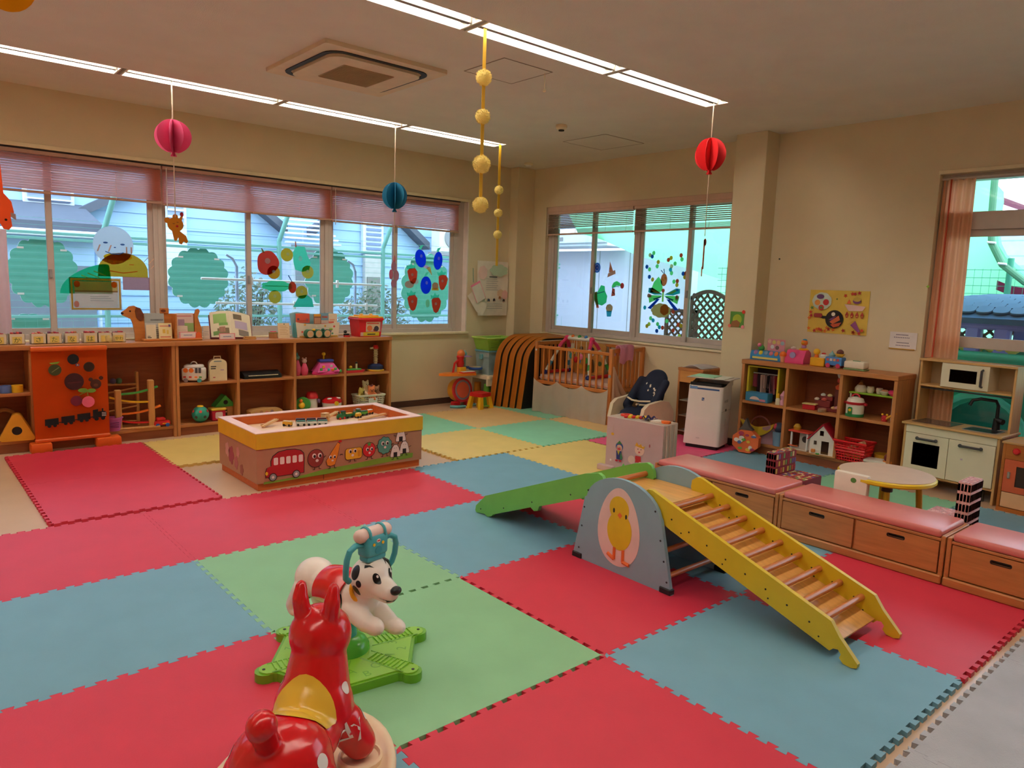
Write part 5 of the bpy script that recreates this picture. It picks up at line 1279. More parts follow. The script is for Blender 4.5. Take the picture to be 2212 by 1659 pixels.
plush('cream soft toy on top of the mesh basket', (2.90, 3.34, Z0+.13), .2, M(226, 206, 170, .9), .0, 1.0)
plush('orange and white soft toy at the front of the basket', (2.945, 3.29, Z0+.085), -.3, M(226, 130, 80, .9), .1, .95)
plush('brown soft toy at the right of the basket', (3.03, 3.33, Z0+.09), -.5, M(170, 120, 90, .9), .2, .9)
plush('yellow green soft toy at the left of the basket', (2.82, 3.33, Z0+.08), .5, M(196, 176, 90, .9), .2, .9)
plush('pink soft toy tucked at the back of the basket', (2.98, 3.37, Z0+.10), .0, M(206, 130, 140, .9), .0, .85)

# ================================================================ ON TOP OF THE LOW SHELF
ZS = F0+.8935
def namebox(label, x, ch, extra):
    t = thing('name_tag_box', label, 'box', (x, 3.40, ZS), 0, 'small card boxes with letters on the shelf top')
    w_ = .055
    b = MB()
    for x0, x1, y0, y1 in ((-w_, w_, -.045, -.042), (-w_, w_, .042, .045), (-w_, -w_+.003, -.045, .045), (w_-.003, w_, -.045, .045)): b.box(x0, x1, y0, y1, 0, .085, M(226, 214, 190, .6), 0)
    b.box(-w_, w_, -.045, .045, 0, .003, M(226, 214, 190, .6), 0); b.obj('box', t)
    b = MB(); b.prism(rrect(-.034, .034, .006, .062, .003), M(232, 206, 110, .6), (0, -.0455, 0), X, Z, -Y, .001); tg = b.obj('yellow_label', t)
    if ch: b = MB(); b.text(ch, .05 if len(ch) == 1 else .034, M(60, 90, 50, .6), (0, -.0467, .034), X, Z, .0004); b.obj('letter', tg)
    rn = random.Random(int(x*100))
    for i in range(4): bb = MB(); c = [(170, 40, 50), (206, 70, 60), (120, 40, 60), (180, 110, 60)][rn.randrange(4) if not extra else i % 2]; bb.box(-.04+.02*i, -.022+.02*i, -.03, .03, .03, .088+.012*rn.random(), M(*c, .6), .004); bb.obj('name_badge', t)
for k, (x, ch) in enumerate(((-.46, '\u3042'), (-.335, '\u304b'), (-.185, '\u3055'), (-.07, '\u305f'), (.06, '\u306a'), (.20, '\u306f'), (.315, ''), (.425, '\u3084\u308f'))):
    namebox('white card box on the shelf top labelled %s' % ['with the first green letter, cut by the left edge', 'second from the left edge', 'third from the left edge', 'fourth from the left edge', 'fifth from the left edge', 'sixth from the left, holding red badges', 'seventh, half hidden by a crumpled paper', 'with two green letters, nearest the dog stand'][k].replace('with the first', 'by the first') if False else 'white card box with yellow letter label, %s' % ['cut by the left edge', 'second from the left edge', 'third from the left edge', 'fourth from the left edge', 'fifth from the left edge', 'sixth from the left', 'seventh, half hidden by a paper scrap', 'nearest the dog bookstand'][k], x, ch, k == 5)
b = MB(); b.sheet(lambda u, v: (-.04+.08*u, -.01*math.sin(u*6)+.01*v, .002+.05*v+.012*math.sin(u*9)), 8, 4, M(236, 226, 190, .7, 'paper'), .001); b.solo('paper_scrap', 'crumpled cream paper in front of the seventh letter box', 'paper', (.35, 3.33, ZS))
# dog-shaped book stand
BW = M(196, 124, 62, .4, 'wood'); DBW = M(110, 58, 34, .5, 'wood')
ds = thing('book_stand', 'wooden dog-shaped book stand holding cards and leaflets', 'book stand', (.87, 3.41, ZS))
dogp = [(-.30, 0), (-.30, .06), (-.315, .16), (-.33, .20), (-.40, .235), (-.405, .262), (-.37, .285), (-.34, .315), (-.30, .322), (-.26, .30), (-.235, .25), (-.22, .2), (-.215, .1), (-.21, 0)]
b = MB(); b.prism(dogp, BW, (0, .0, 0), X, Z, Y, .022); hd = b.obj('dog_head', ds)
b = MB(); b.prism([(-.285, .31), (-.25, .30), (-.225, .25), (-.225, .20), (-.255, .185), (-.285, .215), (-.295, .27)], DBW, (0, -.006, 0), X, Z, Y, .006); b.prism(circ(-.40, .252, .012, .010, 12), BLACK, (0, -.003, 0), X, Z, Y, .003); b.prism(circ(-.335, .272, .008, n=10), BLACK, (0, -.003, 0), X, Z, Y, .003); b.obj('dog_ear', hd, kind='stuff')
b = MB(); b.prism([(.22, 0), (.29, 0), (.29, .10), (.275, .15), (.255, .22), (.275, .27), (.265, .295), (.24, .29), (.225, .24), (.225, .15)], BW, (0, .0, 0), X, Z, Y, .022); b.obj('dog_tail', ds)
b = MB(); b.box(-.25, .27, -.075, .03, 0, .02, BW, .004); b.obj('base', ds)
b = MB(); b.box(-.22, .23, .022, .034, .02, .25, BW, .004); b.obj('back', ds)
b = MB(); b.box(.03, .045, -.07, .022, .02, .25, BW, .003); b.obj('divider', ds)
b = MB(); b.box(-.08, .0, .015, .022, .25, .30, BW, .006); b.prism(circ(-.05, .275, .022, .014, 14), DBW, (0, .01, 0), X, Z, Y, .004); b.obj('puppy', ds)
def card(name, label, x, y, z, w_, h_, c, marks, tilt=.15, rz=0.0, cat='card', group=None, th=.003, kind='plain'):
    t = thing(name, label, cat, (x, y, z), rz, group); R_ = Matrix.Rotation(-tilt, 4, 'X')
    b = MB(); b.T = R_; b.box(-w_/2, w_/2, 0, th, 0, h_, M(*c, .6, kind), 0); b.obj('sheet', t)
    b = MB(); b.T = R_
    for x0, x1, z0, z1, cc in marks: b.box((x0-.5)*w_, (x1-.5)*w_, -.0008, 0, z0*h_, z1*h_, M(*cc, .6), 0)
    if marks: b.obj('printing', t, kind='stuff')
    return t
GRY_ = (150, 150, 150)
lines = lambda n, z0, z1, c=GRY_: [(.15, .85-.1*(i % 2), z0+(z1-z0)*i/n, z0+(z1-z0)*i/n+.025, c) for i in range(n)]
gc = 'cards and leaflets in the dog book stand'
card('leaflet', 'grey and white leaflet at the back left of the dog stand', .74, 3.405, ZS+.02, .17, .235, (206, 206, 200), [(0, 1, .62, 1, (170, 178, 176)), (.3, .95, .70, .76, (70, 70, 74))]+lines(5, .1, .5), .1, group=gc)
card('leaflet', 'plain cream card at the left front of the dog stand', .70, 3.375, ZS+.02, .085, .13, (232, 216, 184), [(.1, .5, .06, .12, (60, 60, 60)), (.1, .4, .16, .2, (60, 60, 60))], .12, group=gc)
card('leaflet', 'cream card with yellow flowers in the dog stand', .82, 3.365, ZS+.02, .115, .145, (240, 226, 170), [(.1, .9, .78, .84, (226, 140, 120)), (.3, .5, .35, .6, (226, 190, 80)), (.6, .75, .3, .55, (226, 196, 90)), (.75, .92, .75, .9, (90, 90, 150)), (.1, .9, .08, .14, (214, 110, 90))], .14, group=gc)
card('leaflet', 'pinkish leaflet at the right of the dog stand', 1.005, 3.405, ZS+.02, .165, .235, (226, 196, 186), [(.1, .9, .86, .9, (206, 120, 120)), (.15, .5, .5, .75, (170, 140, 160)), (.5, 1, .1, .6, (150, 180, 110))]+lines(3, .2, .45), .1, group=gc)
card('leaflet', 'white card leaning low in the right side of the dog stand', .975, 3.385, ZS+.02, .10, .115, (232, 214, 196), lines(3, .3, .8, (206, 170, 150)), .13, group=gc)
card('name_card', 'pink-bordered name card in the dog stand', 1.015, 3.352, ZS+.02, .155, .062, (236, 150, 160), [(.06, .94, .12, .88, (240, 224, 220)), (.25, .75, .42, .56, (90, 130, 190))], .1, group='pink-bordered name cards')
b = MB(); b.prism([(-.03, 0), (.03, 0), (.022, .045), (0, .06), (-.022, .045)], M(226, 100, 50, .6), (0, 0, 0), X, Z, Y, .01); b.solo('paper_shape', 'small orange paper shape beside the pink name card', 'paper', (1.11, 3.35, ZS+.02))
card('white_card', 'small white card standing between the dog stand and the open book', 1.215, 3.44, ZS, .06, .13, (226, 208, 190), lines(3, .3, .7), .1)
# open book on a rest
bo = thing('open_book', 'open picture book with green pictures propped on a rest', 'book', (1.45, 3.42, ZS), math.radians(-8))
for s in (-1, 1):
    b = MB(); R_ = Matrix.Rotation(-.38, 4, 'X')
    b.T = R_; b.sheet(lambda u, v: (s*.19*u, -.02*math.sin(PI*u)-.004*u, .02+.27*v-(.05*u if s > 0 else .02*u)), 8, 2, M(236, 226, 196, .6), .004 if s < 0 else -.004); pg = b.obj('page', bo)
    b = MB(); b.T = R_
    for u0, u1, v0, v1, c in (((.2, .85, .55, .9, (150, 190, 110)), (.15, .6, .45, .55, (120, 170, 90)), (.1, .7, .1, .35, (130, 110, 80)), (.3, .6, .2, .4, (170, 120, 100)), (.6, .9, .1, .25, (110, 150, 80))) if s < 0 else ((.15, .55, .7, .9, (110, 100, 80)), (.2, .8, .35, .65, (190, 176, 200)), (.35, .85, .1, .32, (130, 120, 110)))):
        f = lambda u, v: (s*.19*u, -.02*math.sin(PI*u)-.004*u-.0065, .02+.27*v-(.05*u if s > 0 else .02*u))
        b.sheet(lambda u, v: f(u0+(u1-u0)*u, v0+(v1-v0)*v), 4, 2, M(*c, .6))
    b.obj('picture', pg, kind='stuff')
b = MB(); b.T = Matrix.Rotation(-.38, 4, 'X'); b.box(-.2, .2, .004, .012, .0, .25, M(120, 40, 50, .6), .002); b.obj('cover', bo)
b = MB(); b.box(-.2, .12, -.03, .14, 0, .018, M(96, 34, 40, .6), .003); b.obj('rest', bo)
card('name_card', 'pink-bordered name card in front of the open book', 1.375, 3.335, ZS, .155, .062, (236, 150, 160), [(.06, .94, .12, .88, (240, 224, 220)), (.25, .75, .42, .56, (90, 130, 190))], .1, group='pink-bordered name cards')
b = MB(); b.box(-.06, .06, -.03, .03, 0, .012, LW_, .002); b.box(-.05, .055, -.025, .025, .012, .026, LW_, .002); b.solo('wood_block', 'thin wooden blocks stacked right of the open book', 'block', (1.60, 3.35, ZS), -.1)
t = thing('wooden_pot', 'small round wooden pot with red rim beside the cream card', 'box', (1.865, 3.40, ZS)); b = MB(); b.cyl((0, 0, 0), (0, 0, .055), .045, M(176, 120, 76, .5, 'woodz'), n=18); b.obj('pot', t); b = MB(); b.lathe([(.045, .052), (.047, .06), (.04, .062)], M(130, 150, 80, .5), n=18); b.lathe([(.035, .062), (.03, .07), (0, .072)], RED, n=16); b.obj('rim', t)
card('cream_card', 'cream card with orange writing standing left of the picture stand', 1.965, 3.36, ZS, .125, .155, (240, 214, 176), lines(6, .25, .9, (206, 160, 110))+[(.5, .6, .9, .96, (70, 110, 80))], .12)
# white picture-book stand
ps = thing('picture_book_stand', 'white boat-shaped book stand with coloured dots', 'book stand', (2.34, 3.41, ZS))
WCB = M(236, 222, 200, .55)
fp = [(-.23, 0), (.235, 0), (.25, .16)]+[(.25-.5*i/10, .16-.02*math.sin(PI*i/10)) for i in range(1, 10)]+[(-.25, .165)]
b = MB(); b.prism(fp, WCB, (0, -.055, 0), X, Z, Y, .008); fr = b.obj('front', ps)
b = MB(); b.prism([(-.24, 0), (.24, 0), (.255, .24), (.2, .26), (0, .24), (-.2, .265), (-.275, .25)], M(150, 196, 206, .55), (0, .04, 0), X, Z, Y, .008); b.obj('back', ps)
b = MB(); b.box(-.235, .235, -.047, .04, 0, .008, WCB, .002); b.obj('base', ps)
b = MB()
for s in (-1, 1): b.box(s*.238-.004, s*.238+.004, -.047, .04, 0, .15, M(90, 170, 170, .5), .002)
b.obj('side', ps, kind='stuff')
b = MB()
for x, z, c in ((-.15, .135, (240, 170, 60)), (-.18, .06, (214, 90, 70)), (-.02, .115, (246, 236, 214)), (.08, .12, (240, 170, 70)), (.185, .115, (206, 60, 60)), (.165, .04, (90, 160, 130))): b.prism(circ(x, z, .011, n=12), M(*c, .6), (0, -.0555, 0), X, Z, -Y, .001)
b.box(-.21, .225, -.057, -.055, .004, .018, M(206, 160, 60, .5), 0); b.obj('printed_dot', fr, kind='stuff')
gp = 'books in the white book stand'
card('picture_book', 'orange-red book at the left of the white stand', 2.20, 3.425, ZS+.15, .155, .10, (222, 92, 66), [(.1, .9, .2, .26, (190, 70, 60)), (.1, .25, .3, .5, (120, 60, 80)), (.75, .9, .15, .45, (160, 90, 100))], .08, cat='book', group=gp)
card('picture_book', 'brown basket-shaped book in the middle of the white stand', 2.36, 3.405, ZS+.06, .085, .185, (150, 92, 60), [(.05, .95, .86, 1, (232, 160, 60)), (.1, .9, .45, .78, (196, 140, 110)), (.1, .9, .08, .38, (190, 130, 100))], .06, cat='book', group=gp)
card('picture_book', 'blue-topped book right of the brown one in the white stand', 2.455, 3.425, ZS+.06, .11, .195, (214, 190, 176), [(0, 1, .6, 1, (130, 170, 190)), (.2, .8, .72, .84, (226, 120, 100)), (.1, .8, .35, .42, (214, 90, 70))], .06, cat='book', group=gp)
card('picture_book', 'cream book at the right end of the white stand', 2.545, 3.415, ZS+.06, .10, .19, (236, 214, 186), [(0, .6, .45, .55, (214, 100, 80)), (.1, .7, .6, .68, (226, 160, 130))], .06, cat='book', group=gp)
# little roller train in front
rt = thing('roller_train', 'wooden roller toy with three round green-rimmed drums', 'toy', (2.31, 3.305, ZS), math.radians(4))
for k in range(3):
    b = MB(); b.cyl((-.105+.1*k, -.035, .045), (-.105+.1*k, .03, .045), .045, M(30, 100, 76, .4), n=20); dr = b.obj('drum', rt)
    b = MB(); b.cyl((-.105+.1*k, -.0365, .045), (-.105+.1*k, -.035, .045), .037, M(214, 176, 140, .5), n=20); b.prism(circ(-.105+.1*k+.004, .045, .016, n=12), M(226, 170, 120, .5), (0, -.037, 0), X, Z, -Y, .0008); b.obj('face_disc', dr)
for k, (x, z, c) in enumerate(((-.05, .085, YEL), (-.035, .07, M(50, 40, 80, .5)), (.06, .085, M(30, 100, 76, .4)), (.08, .08, M(200, 60, 100, .5)), (.14, .07, M(150, 110, 160, .5)), (.155, .088, M(150, 190, 70, .5)))):
    b = MB(); b.ball((x, -.005, z), (.022, .016, .014), c, 10, 6); b.obj('bead', rt)
b = MB(); b.tube([(-.105, .0, .05), (0, 0, .075), (.1, 0, .05), (.16, 0, .075)], .008, M(150, 110, 160, .5), 6); b.obj('link', rt)
mv = thing('toy_motorbike', 'tiny black and red toy vehicle left of the red bucket', 'toy', (2.665, 3.34, ZS))
b = MB(); b.box(-.035, .03, -.012, .012, .016, .036, BLACK, .006); b.ball((-.015, 0, .055), (.02, .015, .018), BLACK, 10, 6); b.obj('body', mv); b = MB(); b.box(-.03, .035, -.018, .018, .0, .016, RED, .003); b.obj('base', mv); b = MB(); b.box(.0, .04, -.008, .008, .036, .05, M(226, 220, 210, .5), .003); b.obj('seat', mv)
bu = thing('toy_bucket', 'red square bucket with yellow lid and picture label', 'bucket', (2.93, 3.385, ZS))
RB_ = M(222, 30, 44, .4)
b = MB(); b.add([(sx*w_, sy*w_*.75, z) for z, w_ in ((0, .13), (.19, .15)) for sx, sy in ((-1, -1), (1, -1), (1, 1), (-1, 1))], [(0, 1, 5, 4), (1, 2, 6, 5), (2, 3, 7, 6), (3, 0, 4, 7), (3, 2, 1, 0), (4, 5, 6, 7)], RB_); b.box(-.162, .162, -.124, .124, .18, .205, RB_, .008); b.obj('tub', bu)
b = MB(); b.box(-.155, .155, -.118, .118, .205, .222, M(246, 176, 40, .4), .006); b.prism(rrect(-.12, .12, -.09, .09, .03), M(246, 176, 40, .4), (0, 0, .222), d=.014); lid = b.obj('lid', bu)
for x in (-.06, .06): b = MB(); b.ball((x, 0, .24), (.022, .022, .012), M(246, 176, 40, .4), 12, 6); b.obj('lid_stud', lid)
yf = lambda z: -.0975-.015*z/.19-.0012
b = MB()
for x0, x1, z0, z1, c in ((-.06, .115, .055, .165, (236, 206, 180)), (-.09, .11, .008, .05, (226, 206, 60)), (-.125, -.09, .008, .05, (226, 190, 180)), (.115, .132, .055, .165, (206, 120, 130)), (-.04, .06, .02, .035, (90, 90, 60)), (-.05, .1, .14, .155, (206, 90, 70))):
    b.add([(x0, yf(z0)-.001*(x1-x0 < .16), z0), (x1, yf(z0)-.001*(x1-x0 < .16), z0), (x1, yf(z1)-.001*(x1-x0 < .16), z1), (x0, yf(z1)-.001*(x1-x0 < .16), z1)], [(0, 1, 2, 3)], M(*c, .5))
for x, z, r_, c in ((-.015, .095, .032, (230, 120, 70)), (.07, .09, .03, (60, 56, 66)), (.045, .075, .014, (190, 40, 40))):
    b.prism(circ(x, z, r_, n=18), M(*c, .5), (0, yf(z)-.0015, 0), X, Z, -Y, .0008)
b.obj('picture_label', bu, kind='stuff')
# ================================================================ ROOM CORNER
PAPW = M(236, 226, 212, .7); 
t = thing('wall_poster', 'curled white poster with a mint cloud and small people on the corner wall', 'poster', (4.88, 3.572, 1.44))
b = MB(); b.sheet(lambda u, v: (-.25+.51*u, -.010-.012*math.sin(PI*v)*u-.03*(1-u)*(1-v)**3, -.35+.70*v), 10, 10, PAPW, .001); sh = b.obj('sheet', t)
b = MB(); b.prism(scallop(.09, .235, .145, .075, 7, .16), M(190, 214, 186, .7), (0, -.03, 0), X, Z, -Y, .002); b.obj('mint_cloud', t)
b = MB(); b.prism(scallop(-.17, .20, .07, .085, 7, .12), M(236, 200, 192, .7), (0, -.024, 0), X, Z, -Y, .001); b.prism(scallop(.20, -.08, .05, .06, 6, .12), M(236, 190, 186, .7), (0, -.032, 0), X, Z, -Y, .001); b.prism(scallop(.13, -.06, .06, .05, 6, .12), M(226, 196, 166, .7), (0, -.031, 0), X, Z, -Y, .001)
b.obj('pink_blot', t, kind='stuff')
b = MB()
for i in range(6): b.box(-.12, .06+.02*(i % 2), -.0335, -.032, .12-.028*i, .124-.028*i, GREY, 0)
for i in range(3): b.box(-.10, .16, -.033, -.0315, -.20-.03*i, -.196-.03*i, GREY, 0)
b.box(-.07, .06, -.0335, -.032, .142, .155, M(90, 90, 92, .7), 0)
for x, z, c in ((-.07, -.155, (60, 70, 90)), (.02, -.15, (44, 36, 44)), (.115, -.12, (150, 100, 60)), (.185, -.155, (80, 60, 56))): b.prism(circ(x, z, .02, .024, n=14), M(*c, .7), (0, -.032, 0), X, Z, -Y, .0012); b.prism(circ(x, z-.018, .012, .010, n=12), M(226, 190, 166, .7), (0, -.0335, 0), X, Z, -Y, .001)
b.obj('printing', t, kind='stuff')
b = MB(); b.add([(-.41, -.02, -.10), (-.30, -.03, -.02), (-.10, -.04, -.22), (-.17, -.04, -.35), (-.27, -.035, -.30)], [(0, 1, 2, 3, 4)], PAPW); b.obj('loose_flap', t)
t = thing('clear_pocket', 'tilted pink-edged plastic pocket hanging beside the corner poster', 'pocket', (4.62, 3.52, 1.39))
b = MB(); R_ = Matrix.Rotation(-.45, 4, 'Y'); b.T = R_; b.box(-.075, .075, -.002, .0, -.12, .12, M(226, 214, 204, .5), 0); b.obj('sheet', t)
b = MB(); b.T = R_; b.box(-.08, .08, -.004, .001, .10, .125, M(236, 130, 160, .5), 0); b.box(-.08, -.072, -.004, .001, -.12, .1, M(236, 170, 180, .5), 0); b.box(.072, .08, -.004, .001, -.12, .1, M(236, 170, 180, .5), 0); b.obj('pink_edge', t)
b = MB(); b.cyl((-.06, .03, .12), (-.07, .03, .30), .004, M(70, 130, 110, .5)); b.obj('cord', t)
# toy drum set
dr = thing('toy_drum_set', 'toddler drum kit with big round drum, orange keyboard tray and purple cymbal', 'toy', (4.22, 3.30, F0))
ax = V3((.05, -1, .12)).normalized()
b = MB(); b.lathe([(.135, -.07), (.142, -.05), (.142, .05), (.135, .06)], M(226, 160, 40, .4), (0, .04, .20), n=30, ax=ax); b.obj('drum_shell', dr)
b = MB(); b.lathe([(.150, .04), (.154, .055), (.150, .07), (.125, .072), (.122, .064), (.1, .062)], M(206, 50, 60, .4), (0, .04, .20), n=30, ax=ax); b.obj('drum_rim', dr)
b = MB(); b.lathe([(.130, .05), (.126, .068), (.0, .07)], M(150, 156, 176, .4), (0, .04, .20), n=30, ax=ax); b.lathe([(.100, .07), (.098, .074), (.0, .0755)], M(232, 110, 84, .4), (0, .04, .20), n=28, ax=ax); b.obj('drum_head', dr)
for s in (-1, 1):
    b = MB(); b.box(s*.10-.05, s*.10+.05, -.06, .02, .0, .07, M(180, 26, 34, .4), .012, 2); b.obj('support', dr)
b = MB(); b.tube([(-.20, -.05, .018), (-.14, -.12, .02), (-.03, -.13, .018)], .018, M(100, 176, 180, .4), 8); b.obj('foot', dr)
b = MB(); b.tube([(.05, -.06, .014), (.16, -.08, .016), (.2, -.02, .014)], .014, M(100, 176, 180, .4), 8); b.obj('foot', dr)
b = MB(); b.prism([(-.33, .02), (-.28, -.05), (-.1, -.13), (.12, -.14), (.13, -.02), (.05, .06), (-.2, .08)], M(236, 130, 40, .4), (0, 0, .395), d=.03); b.obj('tray', dr)
b = MB(); b.box(-.08, .12, -.13, -.05, .425, .44, M(226, 70, 50, .4), .004); kb_ = b.obj('keyboard', dr)
for k in range(8): b = MB(); b.box(-.07+.023*k, -.05+.023*k, -.125, -.06, .44, .445, WHITE, .001); b.obj('key', kb_)
b = MB(); b.box(-.05, .05, -.03, .04, .425, .49, YEL, .006); b.obj('block', dr)
b = MB(); b.lathe([(.04, .49), (.05, .53), (.04, .58), (.05, .62), (.02, .66)], RED, (-.01, .02, 0), n=14); b.ball((-.005, .015, .655), .05, M(226, 120, 60, .4)); b.obj('knob_figure', dr)
b = MB(); b.tube([(-.12, .02, .42), (-.11, .0, .54), (-.06, .0, .58)], .014, RED, 8); b.obj('lever', dr)
b = MB(); b.cyl((.09, .06, .42), (.09, .06, .69), .014, M(150, 200, 200, .4)); b.obj('pole', dr)
b = MB(); b.lathe([(.0, .595), (.085, .60), (.09, .606), (.02, .618), (.0, .618)], M(176, 140, 196, .4), (.09, .06, .01), n=24); b.ball((.09, .06, .645), (.028, .028, .03), M(120, 196, 196, .4)); b.obj('cymbal', dr)
b = MB(); b.tube([(.09, .06, .475), (.14, .04, .475)], .016, BLUE, 8); b.lathe([(.085, .445), (.092, .46), (.088, .478)], M(40, 80, 160, .4), (.235, .03, 0), n=24); b.lathe([(.078, .478), (.0, .481)], M(214, 200, 150, .4), (.235, .03, 0), n=24); b.obj('pad', dr)
# little stool
st_ = thing('toy_stool', 'small toddler stool with red seat and yellow legs', 'stool', (4.285, 3.0, F0), math.radians(10))
b = MB(); b.prism(rrect(-.10, .10, -.10, .10, .03), RED, (0, 0, .165), d=.045); b.obj('seat', st_)
for sx in (-1, 1):
    for sy in (-1, 1):
        b = MB(); b.add([(sx*.095+a*.032, sy*.095+c*.022, 0) if i < 4 else (sx*.07+a*.026, sy*.07+c*.018, .17) for i, (a, c) in enumerate([(-1, -1), (1, -1), (1, 1), (-1, 1)]*2)], [(0, 1, 5, 4), (1, 2, 6, 5), (2, 3, 7, 6), (3, 0, 4, 7), (3, 2, 1, 0), (4, 5, 6, 7)], M(236, 190, 40, .4)); b.obj('leg', st_)
b = MB(); b.cyl((-.09, -.09, .05), (.09, -.09, .05), .010, M(120, 180, 60, .4)); b.obj('brace', st_)
# white step stool with pink and green legs, bin and basket
ss = thing('step_table', 'white plastic low table with pink and green tube legs in the corner', 'table', (4.70, 3.30, F0))
b = MB(); b.prism(rrect(-.20, .20, -.17, .17, .04), M(236, 220, 190, .5), (0, 0, .33), d=.05); b.obj('top', ss)
b = MB()
for pl_ in ([(-.2, .34), (-.2, .25), (-.13, .25), (-.09, .295), (.09, .295), (.13, .25), (.2, .25), (.2, .34)],): b.prism(pl_, M(236, 220, 190, .5), (0, -.17, 0), X, Z, Y, .03); b.prism(pl_, M(236, 220, 190, .5), (0, .14, 0), X, Z, Y, .03)
b.obj('apron', ss, kind='stuff')
for sx, sy, c in ((.06, -.12, (226, 76, 130)), (-.15, -.10, (90, 150, 50)), (-.13, .12, (226, 150, 50)), (.15, .12, (70, 130, 190))):
    b = MB(); b.lathe([(.050, 0), (.052, .01), (.046, .2), (.042, .27)], M(*c, .4), (sx, sy, 0), n=18); b.obj('leg', ss, label='%s tube leg' % {226: 'pink' if c[1] < 100 else 'orange', 90: 'green', 70: 'blue'}[c[0]])
bn = thing('storage_bin', 'translucent blue-grey storage bin with blue lid on the low white table', 'bin', (4.72, 3.32, F0+.38))
b = MB(); b.add([(sx*w_, sy*w_*.8, z) for z, w_ in ((0, .15), (.29, .17)) for sx, sy in ((-1, -1), (1, -1), (1, 1), (-1, 1))], [(0, 1, 5, 4), (1, 2, 6, 5), (2, 3, 7, 6), (3, 0, 4, 7), (3, 2, 1, 0), (4, 5, 6, 7)], M(150, 172, 176, .35)); b.obj('tub', bn)
b = MB(); b.box(-.18, .18, -.145, .145, .285, .312, M(110, 170, 190, .4), .008); b.obj('lid', bn)
b = MB(); b.box(-.2, -.17, -.03, .03, .19, .26, M(110, 170, 176, .4), .008); b.obj('handle', bn)
b = MB(); b.box(.03, .13, -.137, -.134, .08, .25, M(206, 170, 140, .6), 0); b.box(.045, .10, -.1385, -.137, .17, .235, M(120, 80, 60, .6), 0); b.box(.045, .12, -.1385, -.137, .13, .14, M(150, 110, 90, .6), 0); b.obj('label_card', bn)
gb_ = thing('basket', 'lime green plastic basket on top of the blue-grey bin', 'basket', (4.73, 3.30, F0+.692))
LG = M(170, 210, 90, .4, 'leafy')
b = MB(); W0 = .19; T0 = .235; D0 = .125; D1 = .15; H0 = .155
pts = lambda w_, d_, z: [(-w_, -d_, z), (w_, -d_, z), (w_, d_, z), (-w_, d_, z)]
b.add(pts(W0, D0, 0)+pts(T0, D1, H0)+pts(W0-.004, D0-.004, .004)+pts(T0-.004, D1-.004, H0), [(0, 1, 5, 4), (1, 2, 6, 5), (2, 3, 7, 6), (3, 0, 4, 7), (3, 2, 1, 0), (12, 13, 9, 8), (13, 14, 10, 9), (14, 15, 11, 10), (15, 12, 8, 11), (8, 9, 10, 11)], LG); b.obj('tub', gb_)
b = MB(); b.tube(pts(T0+.006, D1+.006, H0), .010, M(190, 224, 110, .4), 6, closed=True); b.obj('rim', gb_)
b = MB()
for i in range(5):
    z = .04+.02*i; f = z/H0; b.box(-(W0+(T0-W0)*f)*.8, (W0+(T0-W0)*f)*.8, -(D0+(D1-D0)*f)-.002, -(D0+(D1-D0)*f)-.0005, z, z+.006, M(140, 180, 70, .5), 0)
b.obj('slots', gb_, kind='stuff')
# leaning rounded slabs
OE = M(226, 138, 52, .45, 'plain', .4, .06); BKF = M(34, 30, 28, .6)
for k in range(5):
    y = 3.03-.088*k; x0 = 4.50+.036*k; x1 = 5.135 if y > 2.90 else 5.42
    if y > 2.90: x1 = 5.42
    t = thing('leaning_table', 'orange-edged rounded folding table on end, %s' % ['farthest, against the corner', 'second from the corner', 'third from the corner', 'fourth from the corner', 'nearest, its black face beside the crib'][k], 'table', (x0, y, F0), 0, 'rounded folding tables on end'); t.rotation_euler = (math.radians(2.0), 0, 0)
    h = .905-.004*k; L_ = x1-x0; r = .34
    pl_ = [(0, 0), (L_, 0), (L_, h)]+[(r+r*math.cos(a), h-r*.82+r*.82*math.sin(a)) for a in [PI/2+PI/2*i/14 for i in range(15)]]
    pl_ = [(x+.10*(z/h)*(1 if x < L_-.01 else 0)*(1-x/L_), z) for x, z in pl_]
    b = MB(); b.prism(pl_, BKF, (0, -.012, 0), X, Z, Y, .072, side=OE)
    o_ = b.obj('top', t)
    b = MB(); P2 = [V3((x, 0, z)) for x, z in pl_ if True]
    b.prism(pl_, OE, (0, -.016, 0), X, Z, Y, .080, holes=[[(.012+(x*(L_-.024)/L_), .012+z*(h-.024)/h) for x, z in pl_]]); b.obj('edge_band', o_)
# crib
CW = M(196, 116, 52, .35, 'woodz', .5); CWX = M(196, 116, 52, .35, 'wood', .5)
cb = thing('crib', 'wooden baby crib with slatted sides', 'crib', (4.735, 2.545, F0), math.radians(-85.8))
LC, DC, HC = 1.16, .62, .862
for x, y in ((0, 0), (LC-.045, 0), (0, DC-.045), (LC-.045, DC-.045)): b = MB(); b.box(x, x+.045, y, y+.045, 0, HC, CW, .008, 2); b.obj('post', cb)
for y, zt in ((.008, HC-.045), (DC-.037, HC-.005)):
    b = MB(); b.box(.045, LC-.045, y, y+.03, zt-.035, zt, CWX, .005); b.obj('top_rail', cb); b = MB(); b.box(.045, LC-.045, y, y+.03, .36, .40, CWX, .005); b.obj('bottom_rail', cb)
    for k in range(11): x = .045+(LC-.09)*(k+1)/12; b = MB(); b.box(x-.011, x+.011, y+.006, y+.024, .40, zt-.035, CW, .003); b.obj('slat', cb)
for x in (.008, LC-.037):
    b = MB(); b.box(x, x+.03, .045, DC-.045, HC-.05, HC, CWX, .006); b.obj('top_rail', cb); b = MB(); b.box(x, x+.03, .045, DC-.045, .36, .41, CWX, .005); b.obj('bottom_rail', cb)
    for k in range(6): y = .045+(DC-.09)*(k+1)/7; b = MB(); b.box(x+.006, x+.024, y-.022, y+.022, .41, HC-.05, CW, .003); b.obj('slat', cb)
